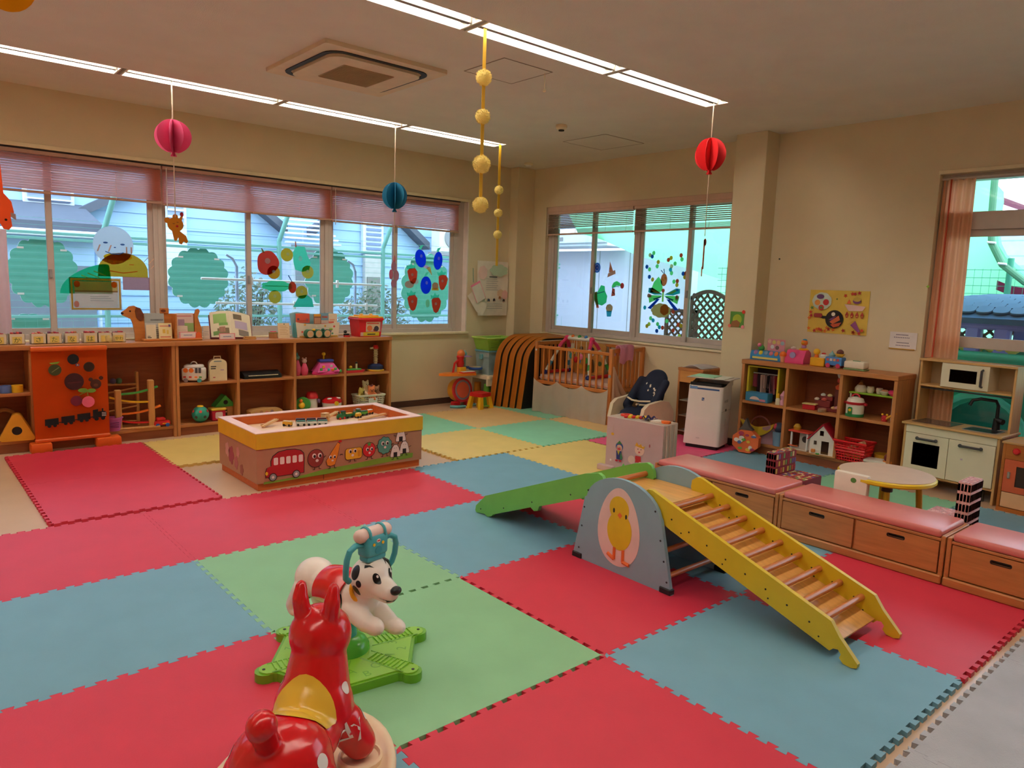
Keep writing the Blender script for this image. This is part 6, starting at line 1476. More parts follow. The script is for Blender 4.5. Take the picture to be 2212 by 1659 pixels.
b = MB(); b.box(.05, LC-.05, .04, DC-.04, .37, .395, CWX, .002); b.obj('bed_board', cb)
b = MB(); b.cyl((.03, -.004, .76), (.03, .0, .76), .012, WHITE); b.cyl((LC-.02, -.006, .56), (LC-.02, 0, .56), .018, GREY, n=14); b.obj('catch', cb, kind='stuff')
CL = lambda x, y, z: cb.matrix_world if False else Matrix.Translation((4.735, 2.545, F0)) @ Matrix.Rotation(math.radians(-85.8), 4, 'Z') @ V3((x, y, z))
def oncrib(name, label, cat): q = thing(name, label, cat, (4.735, 2.545, F0), math.radians(-85.8)); return q
t = oncrib('mattress', 'pale pink patterned mattress in the crib', 'mattress')
b = MB(); b.box(.055, LC-.055, .045, DC-.045, .397, .47, M(236, 212, 196, .8, 'cloth', .2, .05), .02, 3); b.obj('pad', t); b = MB(); b.box(.052, LC-.052, .042, DC-.042, .425, .436, M(232, 160, 150, .7), .004); b.obj('piping', t)
t = oncrib('crib_skirt', 'white cloth skirt hung in three scallops along the crib front', 'cloth')
def skirt(u, v):
    x = .02+1.12*u; s = (u*3) % 1.0
    top = .425-.075*math.sin(PI*s)**.8 if u < 1 else .425
    z = .02+.03*math.sin(u*17)*.2+(top-.02)*v
    return (x, -.018-.016*math.sin(u*38+.6*math.sin(u*9))*(1-.7*v)-.012*(1-v), z)
b = MB(); b.sheet(skirt, 72, 8, M(226, 212, 196, .8, 'cloth', .2, .03)); b.obj('cloth', t)
t = oncrib('pink_towel', 'pink towel draped over the crib end rail', 'towel')
b = MB(); b.sheet(lambda u, v: (LC+.012+.012*math.sin(v*8)-.0-(.05 if u > .5 else 0)*0+(.012-.055*max(0, min(1, (u-.45)*10))), .10+.22*v+.01*math.sin(u*5), (HC+.02+.012*math.sin(PI*u))-.17*abs(u-.5)*2*(1 if u < .5 else .6)-.02*(math.sin(v*6) if u < .5 else 0)), 20, 10, M(236, 160, 184, .9, 'cloth', .2, .05), .01); b.obj('towel', t)
t = oncrib('beige_cloth', 'long beige cloth tied to the crib corner post and hanging down', 'cloth')
b = MB(); b.sheet(lambda u, v: (LC+.02+.02*math.sin(u*14)*(1-v*.6), -.0+(.06+.24*(1-v)**.7*(v > -.1))*u*(1.15-v*.9), .21+.46*v-(.10*u*(1-v))*0+.05*u*(1-v)), 14, 10, M(222, 184, 156, .85, 'cloth', .2, .04)); b.obj('cloth', t)
t = oncrib('baby_gym', 'baby play gym with white bars, pink joints and hanging toys inside the crib', 'baby gym')
GW = M(232, 228, 214, .4)
b = MB(); b.cyl((.26, .30, .91), (.62, .30, .91), .022, GW, n=14); b.obj('top_bar', t)
for x, s in ((.25, -1), (.63, 1)):
    b = MB(); b.ball((x, .30, .91), (.035, .035, .035), M(214, 50, 100, .4)); b.tube([(x, .30, .91), (x+s*.03, .24, .85), (x+s*.04, .21, .80)], .022, M(214, 50, 100, .4), 8); b.tube([(x, .30, .91), (x+s*.03, .36, .85), (x+s*.04, .39, .80)], .022, M(214, 50, 100, .4), 8); b.obj('joint', t)
    for dy in (-1, 1):
        b = MB(); b.cyl((x+s*.04, .30+dy*.09, .80), (x+s*.14, .30+dy*.20, .52), .017, GW, n=12); b.obj('leg', t)
        b = MB(); b.cyl((x+s*.10, .30+dy*.155, .63), (x+s*.12, .30+dy*.18, .57), .021, M(70, 150, 190, .4) if s < 0 else GRN, n=12); b.obj('sleeve', t)
    b = MB(); b.cyl((x+s*.14, .08, .495), (x+s*.14, .52, .495), .02, M(206, 26, 40, .4), n=12); b.ball((x+s*.14, .08, .495), .028, M(40, 60, 140, .4)); b.ball((x+s*.14, .52, .495), .028, M(40, 60, 140, .4)); b.obj('base_tube', t)
for k, (x, c, z) in enumerate(((.34, ORG, .935), (.44, GRN, .935), (.54, M(60, 120, 190, .4), .935))): b = MB(); b.ball((x, .30, z), .022, c); b.obj('button', t)
for k, (x, z, c) in enumerate(((.33, .70, TEAL), (.40, .66, RED), (.47, .70, PINK), (.55, .66, GRN), (.36, .76, YEL))):
    b = MB(); b.cyl((x, .30, z), (x, .30, .89), .003, GW, n=6); b.ball((x, .30, z), (.032, .02, .038), c, 12, 8); b.obj('hanging_toy', t)
t = oncrib('wooden_play_board', 'tan arched wooden board with pictures standing in the crib', 'board')
b = MB(); pl_ = [(.24, .475), (.68, .475), (.70, .80)]+[(.70-.02-.02+.04*math.cos(a), .82+.04*math.sin(a)) for a in [PI/2*i/5 for i in range(6)]]+[(.28+.04*math.cos(a), .82+.04*math.sin(a)) for a in [PI/2+PI/2*i/5 for i in range(6)]]
b.prism(pl_, M(196, 140, 72, .5, 'wood'), (0, .48, 0), X, Z, Y, .015, holes=[rrect(.40, .54, .50, .66, .03)]); b.obj('board', t)
b = MB()
for x, z, c in ((.33, .78, (90, 60, 40)), (.33, .74, (206, 160, 80)), (.5, .78, (50, 40, 50)), (.5, .73, (220, 210, 210)), (.62, .62, (60, 90, 50)), (.30, .62, (70, 130, 190)), (.33, .56, (226, 170, 60))): b.prism(circ(x, z, .028, n=14), M(*c, .6), (0, .479, 0), X, Z, -Y, .002)
b.obj('painted_picture', t, kind='stuff')
# high chair
hc = thing('high_chair', 'low baby chair with navy padded seat and cream plastic arms', 'chair', (4.78, .93, 0), math.radians(176))
NAVY = M(34, 40, 58, .8, 'fabric', .2, .06); HCR = M(226, 206, 174, .4)
b = MB(); b.T = Matrix.Translation((.02, 0, -.08)); skin(b, SEATPAD, NAVY); pd = b.obj('seat_pad', hc, smooth=180)
SPB = ([v+V3((.02, 0, -.08)) for v in SEATPAD[0]], SEATPAD[1])
b = MB(); rn = random.Random(5)
for k in range(9): decal(SPB, b, M(230, 214, 190, .7), (-.0, -.02+.10*rn.random()-.1*(k/9-.5), .44+.14*k/9), (.0, 1, 0), (-.35, 0, .94), star(0, 0, .016, .007, 5, rn.random()), up=.4)
b.obj('star_print', pd, kind='stuff')
b = MB()
for s in (-1, 1): b.tube([(-.02, s*.05, .30), (.04, s*.02, .305)], .012, HCR, 6)
b.tube([(.03, -.16, .36), (.08, -.05, .35), (.08, .05, .35), (.03, .16, .36)], .010, HCR, 6); b.obj('belt', hc, kind='stuff')
for s in (-1, 1):
    b = MB(); pl_ = [(-.24, .10), (.20, .10), (.235, .16), (.20, .30), (.14, .345), (-.06, .375), (-.16, .36), (-.24, .25)]
    b.prism(pl_, HCR, (0, s*.20 if s > 0 else -.245, 0), X, Z, Y, .045); b.obj('arm_shell', hc)
b = MB(); b.box(-.24, .22, -.20, .20, .09, .16, HCR, .02, 2); b.obj('base_shell', hc)
b = MB(); b.box(-.2, .2, -.22, .22, .02, .09, M(190, 170, 140, .5), .015, 2); b.obj('lower_frame', hc)
for sx in (-1, 1):
    for sy in (-1, 1): b = MB(); b.cyl((sx*.17, sy*.2-.015, .022), (sx*.17, sy*.2+.015, .022), .022, DARK, n=12); b.obj('caster', hc)
# wooden cabinet behind the purifier
cs = thing('wooden_cabinet', 'narrow wooden cabinet with glass front and inner shelves by the window wall', 'cabinet', (5.245, .545, F0))
b = MB(); b.box(-.175, .175, -.155, .155, .70, .73, WOODY, .004); b.obj('top', cs)
for y in (-.15, .128): b = MB(); b.box(-.17, .17, y, y+.022, 0, .70, WOODV, .002); b.obj('side', cs)
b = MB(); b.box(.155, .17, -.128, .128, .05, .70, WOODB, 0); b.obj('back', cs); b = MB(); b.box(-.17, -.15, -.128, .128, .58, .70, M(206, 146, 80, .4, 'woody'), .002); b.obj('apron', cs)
for z in (.06, .22, .38): b = MB(); b.box(-.15, .155, -.128, .128, z, z+.012, M(226, 206, 180, .5), .001); b.obj('shelf', cs)
b = MB(); b.box(-.166, -.162, -.126, .126, .06, .58, GL, 0); b.obj('glass_front', cs); b = MB(); b.box(-.172, -.15, -.06, -.03, .56, .58, BLACK, .002); b.obj('catch', cs)
b = MB(); b.sheet(lambda u, v: (-.16+.30*u, -.13+.24*v, .006+.03*abs(math.sin(u*5+v*3))*math.sin(PI*v)), 14, 10, M(236, 226, 226, .8, 'cloth'), .004); b.solo('white_cloth', 'crumpled white cloth on top of the narrow wooden cabinet', 'cloth', (5.245, .545, F0+.732))
# felt board box
fb = thing('felt_board_box', 'pinkish grey felt-covered box with sewn figures, white sides', 'box', (3.33, .10, 0), math.radians(-83.7))
FELT = M(206, 176, 172, .95, 'felt', .1, .04, 6, .3)
b = MB(); b.box(0, .54, 0, .21, 0, .452, M(230, 212, 196, .85, 'cloth', .1, .03), .006); b.obj('body', fb)
b = MB(); b.box(.002, .538, -.004, .001, .004, .448, FELT, .001); b.obj('felt_front', fb)
b = MB(); b.box(-.05, .10, -.05, .0, 0, .045, M(206, 176, 172, .9), .005); b.obj('base_ledge', fb)
b = MB()
for k in range(3): b.tube([(.542, .03+.06*k, .44), (.546, .04+.055*k, .25), (.542, .035+.06*k, .02)], .006, M(226, 206, 190, .9), 6)
b.obj('side_fold', fb, kind='stuff')
def fx(name, parts):
    b = MB()
    for k, (pl_, c) in enumerate(parts): b.prism(pl_, M(*c, .8), (0, -.0045-.0012*k, 0), X, Z, -Y, .0015)
    return b.obj(name, fb)
fx('sewn_figure', [(circ(.135, .215, .036, .036, 18), (70, 90, 150)), ([(.108, .235), (.16, .24), (.135, .265)], (70, 130, 70)), (circ(.137, .205, .027, .026, 16), (226, 176, 150)), (circ(.135, .196, .017, .010, 12), (206, 70, 70)), ([(.11, .18), (.16, .18), (.17, .11), (.115, .11)], (54, 60, 120)), ([(.12, .18), (.145, .18), (.135, .145)], (196, 190, 60)), ([(.155, .175), (.175, .13), (.165, .11), (.15, .12)], (70, 140, 90)), (circ(.12, .098, .014, .009, 12), (200, 40, 60)), (circ(.155, .10, .014, .009, 12), (200, 40, 60)), (circ(.125, .212, .003, n=8), (30, 24, 24)), (circ(.148, .212, .003, n=8), (30, 24, 24))])
fx('sewn_figure', [(circ(.33, .22, .045, .045, 20), (240, 200, 176)), ([(.285, .25), (.37, .235), (.378, .262), (.355, .25), (.34, .272), (.32, .258), (.30, .28)], (226, 170, 50)), ([(.295, .17), (.345, .17), (.35, .12), (.29, .115)], (196, 50, 50)), (circ(.262, .13, .035, .034, 16), (240, 204, 184)), (circ(.345, .085, .028, .042, 16), (240, 204, 184)), (circ(.28, .09, .02, .03, 14), (240, 204, 184)), (circ(.318, .228, .004, n=8), (40, 30, 30)), (circ(.348, .228, .004, n=8), (40, 30, 30)), (circ(.333, .205, .008, .006, 10), (206, 60, 60))])
fx('sewn_bell', [(circ(.062, .31, .014, .012, 14), (230, 176, 50)), ([(.058, .32), (.064, .32), (.068, .38), (.064, .38)], (206, 176, 160))])
fx('sewn_mark', [(circ(.42, .27, .006, .014, 10), (170, 90, 90))]); fx('sewn_mark', [(star(.055, .09, .012, .005), (240, 236, 232))]); fx('sewn_mark', [([(.17, .06), (.20, .06), (.185, .085)], (110, 200, 90))])
M_ = Matrix.Translation((3.33, .10, 0)) @ Matrix.Rotation(math.radians(-83.7), 4, 'Z')
def onbox(mb, name, label, x, y): return mb.solo(name, label, 'felt toy', M_ @ V3((x, y, .4525)), math.radians(-83.7))
b = MB(); ring(.05, .024, .012, M(220, 60, 40, .8), b, (0, 0, 0)); onbox(b, 'felt_ring', 'red felt ring at the left end of the felt box', .10, .13)
t = thing('felt_fan', 'yellow and red felt strips lying on the felt box', 'felt toy', M_ @ V3((.21, .10, .4525)), math.radians(-60))
for k in range(6): b = MB(); b.box(-.09+.03*k, -.062+.03*k, -.045+.004*k, .045-.003*k, .0, .016+.004*(k % 2), M(*((230, 190, 50) if k % 2 else (200, 40, 40)), .85), .004); b.obj('strip', t)
b = MB(); b.sheet(lambda u, v: (-.05+.1*u, -.05+.1*v, .004+.03*abs(math.sin(u*6+v*4))), 12, 8, M(70, 60, 110, .85, 'cloth'), .004); onbox(b, 'felt_piece', 'crumpled dark purple felt piece on the felt box', .335, .10)
b = MB(); b.prism(scallop(0, 0, .06, .045, 8, .1), M(236, 222, 208, .85), (0, 0, 0), d=.014); onbox(b, 'felt_piece', 'white felt piece on the felt box', .415, .09)
b = MB(); b.prism(scallop(0, 0, .04, .035, 7, .12), M(236, 110, 40, .85), (0, 0, 0), d=.016); b.box(-.004, .004, .03, .055, .002, .012, YEL, .002); onbox(b, 'felt_pumpkin', 'orange felt pumpkin at the right end of the felt box', .49, .10)
# air purifier
ap = thing('air_purifier', 'white floor-standing air purifier with dark top opening and small blue emblem', 'air purifier', (4.66, .295, 0), math.radians(-75))
PWH = M(232, 222, 214, .35, 'plastic', .5, .02); WA, DA, HA = .355, .30, .60
bt = [(0, 0), (WA, 0), (WA+.0, DA), (0, DA)]; tp = [(.012, .055), (WA-.004, .055), (WA, DA+.045), (.0, DA+.045)]
b = MB(); zb = .035
q0 = rrect(0, WA, 0, DA, .03, 4); q1 = rrect(.008, WA-.006, .05, DA+.04, .03, 4); n_ = len(q0)
b.add([(x, y, zb) for x, y in q0]+[(x, y, HA) for x, y in q1], [(i, (i+1) % n_, (i+1) % n_+n_, i+n_) for i in range(n_)]+[list(range(n_))[::-1], list(range(n_, 2*n_))], PWH); b.obj('body', ap)
b = MB(); b.prism(rrect(.02, WA-.02, .02, DA-.02, .02), BLACK, (0, 0, 0), d=.036); b.obj('plinth', ap)
b = MB(); b.box(.02, WA-.03, .06, .09, HA, HA+.028, BLACK, .004); b.box(.02, WA-.02, .09, .27, HA+.0, HA+.012, BLACK, .004); b.obj('air_outlet', ap)
b = MB(); b.add([(.025, .0465, HA-.035), (WA-.04, .0465, HA-.035), (WA-.04, .0500, HA-.004), (.025, .0500, HA-.004)], [(0, 1, 2, 3)], M(60, 90, 140, .25)); b.add([(.028, .0440, HA-.033), (.10, .0440, HA-.033), (.10, .048, HA-.008), (.028, .048, HA-.008)], [(0, 1, 2, 3)], M(110, 150, 200, .25)); b.obj('display', ap)
b = MB(); b.add([(WA-.005, .075, HA), (WA-.005, DA+.04, HA), (WA-.005, DA+.04, HA+.07)], [(0, 1, 2)], PWH); b.add([(.008, .075, HA), (.008, DA+.04, HA), (.008, DA+.04, HA+.07)], [(2, 1, 0)], PWH); b.box(.008, WA-.005, DA+.03, DA+.04, HA, HA+.07, PWH, .003); b.obj('rear_hood', ap)
yf2 = lambda z: .05*(z-zb)/(HA-zb)-.0022
def apl(x0, x1, z0, z1, m, o=0.0): return ([(x0, yf2(z0)-o, z0), (x1, yf2(z0)-o, z0), (x1, yf2(z1)-o, z1), (x0, yf2(z1)-o, z1)], [(0, 1, 2, 3)], m)
b = MB(); b.add(*apl(.153, .177, .46, .49, M(40, 60, 110, .3))); b.add(*apl(.158, .168, .468, .484, M(130, 160, 210, .3), .0008)); b.add(*apl(.167, .174, .463, .471, M(226, 226, 236, .3), .0008)); b.obj('emblem', ap)
b = MB(); b.text('SHARP', .012, M(150, 140, 140, .4), (.15, yf2(.10)-.001, .10), X, Z, .0006); b.obj('lettering', ap)
b = MB(); b.box(WA-.001, WA+.003, .10, .20, .45, .475, M(196, 186, 176, .4), .003); b.box(WA-.0005, WA+.002, .03, .30, .368, .371, M(186, 176, 166, .4), 0); b.box(WA, WA+.004, .13, .17, .365, .39, M(80, 76, 72, .4), .004); b.box(WA-.0005, WA+.002, .15, .155, .09, .29, M(196, 186, 176, .4), 0); b.obj('side_grip', ap, kind='stuff')
t = thing('papers', 'stack of pale green papers and a clipboard on top of the air purifier', 'paper', (4.66, .295, HA+.072), math.radians(-75))
b = MB(); b.box(-.01, WA+.06, .03, .33, 0, .006, M(196, 190, 186, .5), .001); b.obj('clipboard', t)
b = MB(); b.box(.01, WA+.01, .02, .30, .006, .014, M(226, 226, 214, .6), .001); b.obj('paper', t); b = MB(); b.box(.03, .26, .025, .27, .014, .02, M(160, 214, 176, .6), .001); b.obj('paper', t)
# ================================================================ RIGHT WALL
t = thing('small_picture', 'small green and brown picture with red corner tape on the pillar', 'picture', (5.174, .115, 1.237), -PI/2)
b = MB(); b.box(-.075, .075, -.004, 0, -.078, .075, M(90, 150, 60, .6), 0); b.obj('sheet', t)
b = MB(); b.prism(circ(.005, .0, .05, .05, 20), M(170, 190, 60, .6), (0, -.005, 0), X, Z, -Y, .001); b.prism([(-.07, -.075), (.03, -.075), (.04, -.03), (.0, -.005), (-.05, -.02)], M(150, 100, 60, .6), (0, -.006, 0), X, Z, -Y, .001); b.obj('drawing', t)
for x, z, c in ((.07, .075, (226, 60, 40)), (-.075, -.065, (236, 130, 110)), (.07, -.07, (236, 140, 150))): b = MB(); b.prism(scallop(x, z, .017, .017, 5, .2), M(*c, .6), (0, -.0055, 0), X, Z, -Y, .003); b.obj('corner_tape', t)
ps_ = thing('autumn_poster', 'yellow handmade poster with frying pan, fruit and autumn leaves', 'poster', (5.398, -.768, 1.352), -PI/2)
b = MB(); b.sheet(lambda u, v: (-.272+.545*u, -.002-.01*math.sin(PI*u)*v, -.195+.39*v), 8, 6, M(226, 194, 84, .7), .001); b.obj('sheet', ps_)
def ap_(name, parts):
    b = MB()
    for k, (pl_, c) in enumerate(parts): b.prism(pl_, M(*c, .7), (0, -.014-.001*k, 0), X, Z, -Y, .001)
    return b.obj(name, ps_)
ap_('paper_pan', [([(-.20, -.02), (-.20, -.045), (-.125, -.065), (-.06, -.06), (-.06, -.04), (-.125, -.04)], (40, 30, 30)), (rrect(-.215, -.135, -.055, -.018, .012), (150, 50, 50)), (circ(-.02, -.065, .082, .082, 26), (30, 26, 28)), ([(-.07, -.07), (-.02, -.04), (.0, -.03), (-.04, -.08)], (110, 60, 110)), ([(-.06, -.09), (.02, -.03), (.035, -.07), (-.03, -.11)], (214, 110, 70)), ([(-.05, -.115), (.05, -.09), (.03, -.125), (-.02, -.14)], (206, 90, 60)), (circ(-.03, -.02, .018, n=12), (236, 226, 210))])
ap_('paper_plate', [(scallop(-.15, .095, .09, .078, 9, .05), (206, 220, 206)), (circ(-.19, .08, .026, n=14), (236, 160, 80)), (circ(-.11, .085, .028, n=14), (196, 50, 50)), (circ(-.15, .035, .026, n=14), (206, 70, 60)), (star(-.15, .035, .018, .008), (90, 140, 70)), (circ(-.165, .135, .035, .022, 14), (110, 70, 120))])
ap_('paper_basket', [([(.06, .075), (.25, .06), (.225, .02), (.10, .015)], (236, 200, 190)), ([(.08, .08), (.10, .12), (.12, .08)], (226, 110, 60)), (circ(.17, .105, .036, .025, 16), (120, 70, 120)), (circ(.17, .12, .034, .02, 16), (206, 176, 80))])
ap_('paper_sweet_potato', [([(.13, -.11), (.17, -.07), (.22, -.16), (.20, -.17)], (150, 80, 140)), ([(.105, -.10), (.17, -.06), (.15, -.05), (.10, -.08)], (230, 196, 90))])
for k in range(4): ap_('paper_drop', [([(.075+.045*k, -.02), (.083+.045*k, -.045), (.098+.045*k, -.045), (.105+.045*k, -.02), (.09+.045*k, .012)], (176, 60, 50)), (circ(.09+.045*k, -.03, .006, n=8), (236, 190, 90))])
rn = random.Random(11)
for k in range(26):
    x, z = [(-.25+.5*rn.random(), -.18+.035*rn.random()), (-.262+.03*rn.random(), -.17+.22*rn.random()), (-.05+.3*rn.random(), .15+.04*rn.random()), (-.2+.4*rn.random(), -.16+.3*rn.random())][0 if k < 13 else 1 if k < 18 else 2 if k < 22 else 3]
    c = [(206, 70, 50), (226, 120, 50), (170, 44, 48), (90, 140, 70)][rn.randrange(4)]; s = .02 if k < 22 else .009
    ap_('paper_leaf', [(star(x, z, s, s*.45, 5, rn.random()*6), c)])
t = thing('notice', 'white paper notice with small lines of writing on the wall by the curtain', 'notice', (5.398, -1.353, 1.139), -PI/2)
b = MB(); b.box(-.11, .108, -.006, -.001, -.07, .072, M(232, 224, 222, .7), 0); b.obj('sheet', t); b = MB(); b.box(-.11, .10, -.012, -.006, -.074, -.066, M(206, 160, 60, .6), .001); b.obj('yellow_edge', t)
b = MB()
for z, x0, x1 in ((.045, -.06, .04), (.022, -.075, .055), (-.022, -.05, .05), (-.045, -.055, .06)):
    for i in range(9): xx = x0+(x1-x0)*i/9; b.box(xx, xx+.008, -.0068, -.006, z, z+.008, M(120, 110, 130, .7), 0)
b.obj('writing', t, kind='stuff')
b = MB(); b.prism(star(0, 0, .016, .008, 4), M(150, 200, 70, .6), (0, 0, 0), X, Z, -Y, .002); b.solo('paper_leaf_sticker', 'tiny green paper leaf on the wall beside the curtain', 'sticker', (5.399, -1.50, 1.60), -PI/2)
b = MB(); b.cyl((0, 0, 0), (0, -.006, 0), .008, BLACK, n=10); b.solo('wall_hook', 'tiny dark hook on the wall right of the pillar', 'hook', (5.40, -.155, 1.83), -PI/2)
# curtain on the terrace door
t = thing('curtain', 'peach orange curtain gathered at the left of the terrace door', 'curtain', (5.462, -1.515, 0), -PI/2)
CT = M(248, 196, 158, .8, 'cloth', .2, .03)
b = MB(); b.sheet(lambda u, v: (.0+(.235+.03*(1-v))*u, -.005+.014*math.sin(u*24)-.012*(1-v), .02+2.44*v), 60, 14, CT, .003); b.obj('cloth', t, smooth=80)
b = MB(); b.tube([(.06, -.022, 2.46), (.065, -.024, 1.4), (.055, -.026, .05)], .007, M(196, 76, 50, .7), 6); b.obj('orange_cord', t)
b = MB(); b.cyl((-.02, .0, 2.47), (3.3, 0, 2.47), .012, ALU); b.obj('rail', t)
# toy shelf
sr = thing('toy_shelf', 'wooden six-compartment toy shelf against the right wall', 'shelf', (5.213, -.775, F0), -PI/2)
build_shelf(sr, 1.42, .36, .89, [-.246, .249], [(-.682, -.26), (-.232, .235), (.263, .682)], .50, .115)
RX = 5.10; RZ0 = F0+.1165; RZ1 = F0+.5015; RZT = F0+.8915
def rth(name, label, cat, y, z, dx=0.0, rz=0.0, group=None): return thing(name, label, cat, (RX+dx, y, z), -PI/2+rz, group)
# bay 1 (left)
t = rth('dress_up_box', 'yellow framed toy wardrobe with hanging doll clothes and blue base', 'toy', -.275, RZ1, .05)
YB_ = M(206, 190, 50, .5)
for x in (-.17, .14): b = MB(); b.box(x, x+.02, -.08, .08, 0, .32, YB_, .003); b.obj('side', t)
b = MB(); b.box(-.17, .16, -.08, .08, .32, .335, YB_, .003); b.obj('top', t); b = MB(); b.box(-.15, .14, .07, .08, .0, .32, M(60, 36, 44, .7), 0); b.obj('back', t); b = MB(); b.cyl((-.15, 0, .26), (.14, 0, .26), .006, GREY); b.obj('rod', t)
b = MB(); b.box(-.15, .08, -.12, -.02, 0, .085, M(60, 130, 170, .5), .004); b.prism(circ(-.05, .02, .05, .03, 16, 0, PI), M(226, 200, 190, .6), (0, -.1215, 0), X, Z, -Y, .001); b.box(.0, .06, -.1215, -.12, .01, .03, M(214, 130, 150, .5), 0); b.obj('base_box', t)
for k, c in enumerate(((200, 90, 110), (70, 44, 52), (226, 196, 180), (206, 170, 160), (40, 34, 40), (196, 130, 140), (190, 50, 60))):
    b = MB(); x = -.115+.038*k; h = .12+.05*((k*7) % 3)/2; b.sheet(lambda u, v: (x-.02+.04*u*(1.2-.4*v), -.02+.03*math.sin(u*7+k), .25-h+h*v), 6, 4, M(*c, .85, 'cloth'), .006); b.obj('doll_dress', t)
b = MB(); b.lathe([(.02, 0), (.022, .05), (.014, .065), (.012, .10), (0, .105)], CREAM, n=14); b.lathe([(.015, .06), (.014, .10), (0, .107)], YEL, n=12); b.solo('small_bottle', 'small cream bottle with yellow cap on the left compartment edge', 'bottle', (5.06, -.445, RZ1))
b = MB(); b.lathe([(.025, 0), (.028, .03), (.02, .05), (.03, .09), (0, .14)], M(214, 150, 170, .5), n=14); b.solo('doll_cup', 'pink and cream toy figure beside the small bottle', 'toy', (5.07, -.49, RZ1))
t = rth('cloth_bag', 'yellow and pink cloth bag in the lower left compartment', 'bag', -.27, RZ0, .02)
b = MB(); b.sheet(lambda u, v: (-.17+.34*u, -.05+.10*math.sin(PI*u)*-.4+.02*math.sin(v*5), .0+(.2-.05*math.sin(PI*u))*v), 14, 8, M(196, 150, 160, .85, 'cloth'), .01); b.obj('pink_part', t)
b = MB(); b.sheet(lambda u, v: (-.175+.35*u, -.10+.02*math.sin(u*9), .205-.05*math.sin(PI*u)-.09*(1-v)*math.sin(PI*u)**.5), 16, 5, M(214, 186, 50, .85, 'cloth'), .012); b.obj('yellow_flap', t)
b = MB(); b.tube(arcpts((0, -.02, .14), .10, .2, PI-.2, 10), .010, M(110, 50, 40, .6), 8); b.obj('handle', t)
t = rth('blue_bin', 'small blue bin with dark contents in the lower left compartment', 'bin', -.47, RZ0, -.02); b = MB(); b.lathe([(.045, 0), (.055, .13), (.058, .135), (.05, .135), (.042, .01), (0, .01)], M(120, 150, 176, .5), n=18); b.obj('tub', t); b = MB(); b.ball((0, 0, .17), (.05, .045, .05), M(50, 60, 80, .7)); b.ball((-.02, -.03, .18), (.02, .02, .03), M(190, 60, 80, .7)); b.obj('contents', t)
t = thing('decorated_bag', 'orange sticker-covered bag with dark pointed top on the floor by the shelf', 'bag', (4.93, -.235, 0), -PI/2+.25)
b = MB(); oc = [(.125*math.cos(a)*(1.05), .115+.115*math.sin(a)) for a in [PI/8+PI/4*i for i in range(8)]]
b.prism(oc, M(226, 110, 60, .7), (0, -.04, 0), X, Z, Y, .08); b.obj('body', t)
b = MB(); b.prism([(-.075, .22), (.06, .225), (.02, .26), (-.01, .335), (-.04, .26)], M(84, 76, 72, .8), (0, -.03, 0), X, Z, Y, .06); b.obj('pointed_top', t)
rn = random.Random(4)
for k in range(16):
    x = -.085+.17*rn.random(); z = .03+.17*rn.random(); c = [(170, 60, 90), (226, 190, 70), (236, 226, 214), (110, 170, 70), (90, 110, 160), (90, 50, 60), (206, 80, 60)][rn.randrange(7)]
    b = MB(); b.prism(circ(x, z, .014+.014*rn.random(), .010+.012*rn.random(), 12), M(*c, .7), (0, -.041-.0008*(k % 5), 0), X, Z, -Y, .002); b.obj('paper_sticker', t)
# bay 2 (middle)
t = rth('toy_shop', 'dark red toy sweet shop with little cakes and a white-capped figure', 'toy', -.86, RZ1, .06)
MR = M(124, 44, 44, .5)
b = MB(); b.box(-.13, .13, -.05, .06, 0, .03, MR, .004); b.obj('base', t); b = MB(); b.box(-.10, .04, -.03, .05, .03, .09, MR, .004); b.box(-.06, .05, -.01, .05, .09, .13, MR, .004); b.obj('steps', t)
b = MB(); b.box(.06, .13, .0, .06, .03, .20, M(96, 40, 36, .5), .004); b.obj('tower', t)
for x, y, z, c in ((-.08, -.03, .10, (226, 206, 190)), (-.02, -.02, .10, (200, 90, 80)), (.02, .0, .14, (236, 214, 150)), (-.04, .0, .14, (226, 226, 220)), (.08, -.04, .04, (214, 170, 120)), (.11, -.04, .045, (206, 150, 160))): b = MB(); b.lathe([(.02, 0), (.022, .012), (.012, .02), (0, .024)], M(*c, .5), (x, y, z-.01), n=12); b.obj('cake', t)
b = MB(); b.lathe([(.035, .20), (.04, .225), (.0, .26)], M(206, 90, 50, .5), (.095, .02, 0), n=14); b.ball((.095, .02, .28), .03, M(196, 70, 50, .5)); b.obj('figure', t); b = MB(); b.lathe([(.02, .30), (.03, .325), (.034, .34), (0, .35)], WHITE, (.095, .02, 0), n=14); b.obj('cap', t)
t = rth('red_box', 'small open red box with cream lid on the middle shelf', 'box', -.74, RZ1, -.01, .15); b = MB(); b.box(-.055, .055, -.035, .035, 0, .045, M(190, 26, 36, .5), .004); b.obj('box', t); b = MB(); b.box(-.06, .06, -.04, .04, .045, .055, M(214, 190, 120, .5), .003); b.obj('lid', t)
b = MB(); b.prism(scallop(0, 0, .05, .03, 6, .15), M(170, 130, 100, .6), (0, 0, 0), d=.025); b.solo('toy_bread', 'brown toy bread lying beside the small red box', 'toy food', (5.07, -.865, RZ1))
dh = rth('doll_house', 'white toy house with red gable roof and dark doorway', 'toy house', -.90, RZ0, .0, .12)
b = MB(); gp_ = [(-.105, 0), (.105, 0), (.105, .14), (0, .265), (-.105, .14)]
b.prism(gp_, M(232, 224, 212, .5), (0, -.07, 0), X, Z, Y, .008, holes=[rrect(-.005, .06, .012, .13, .002), rrect(-.025, .01, .175, .22, .002), rrect(-.07, -.045, .09, .125, .002)]); b.obj('front_wall', dh)
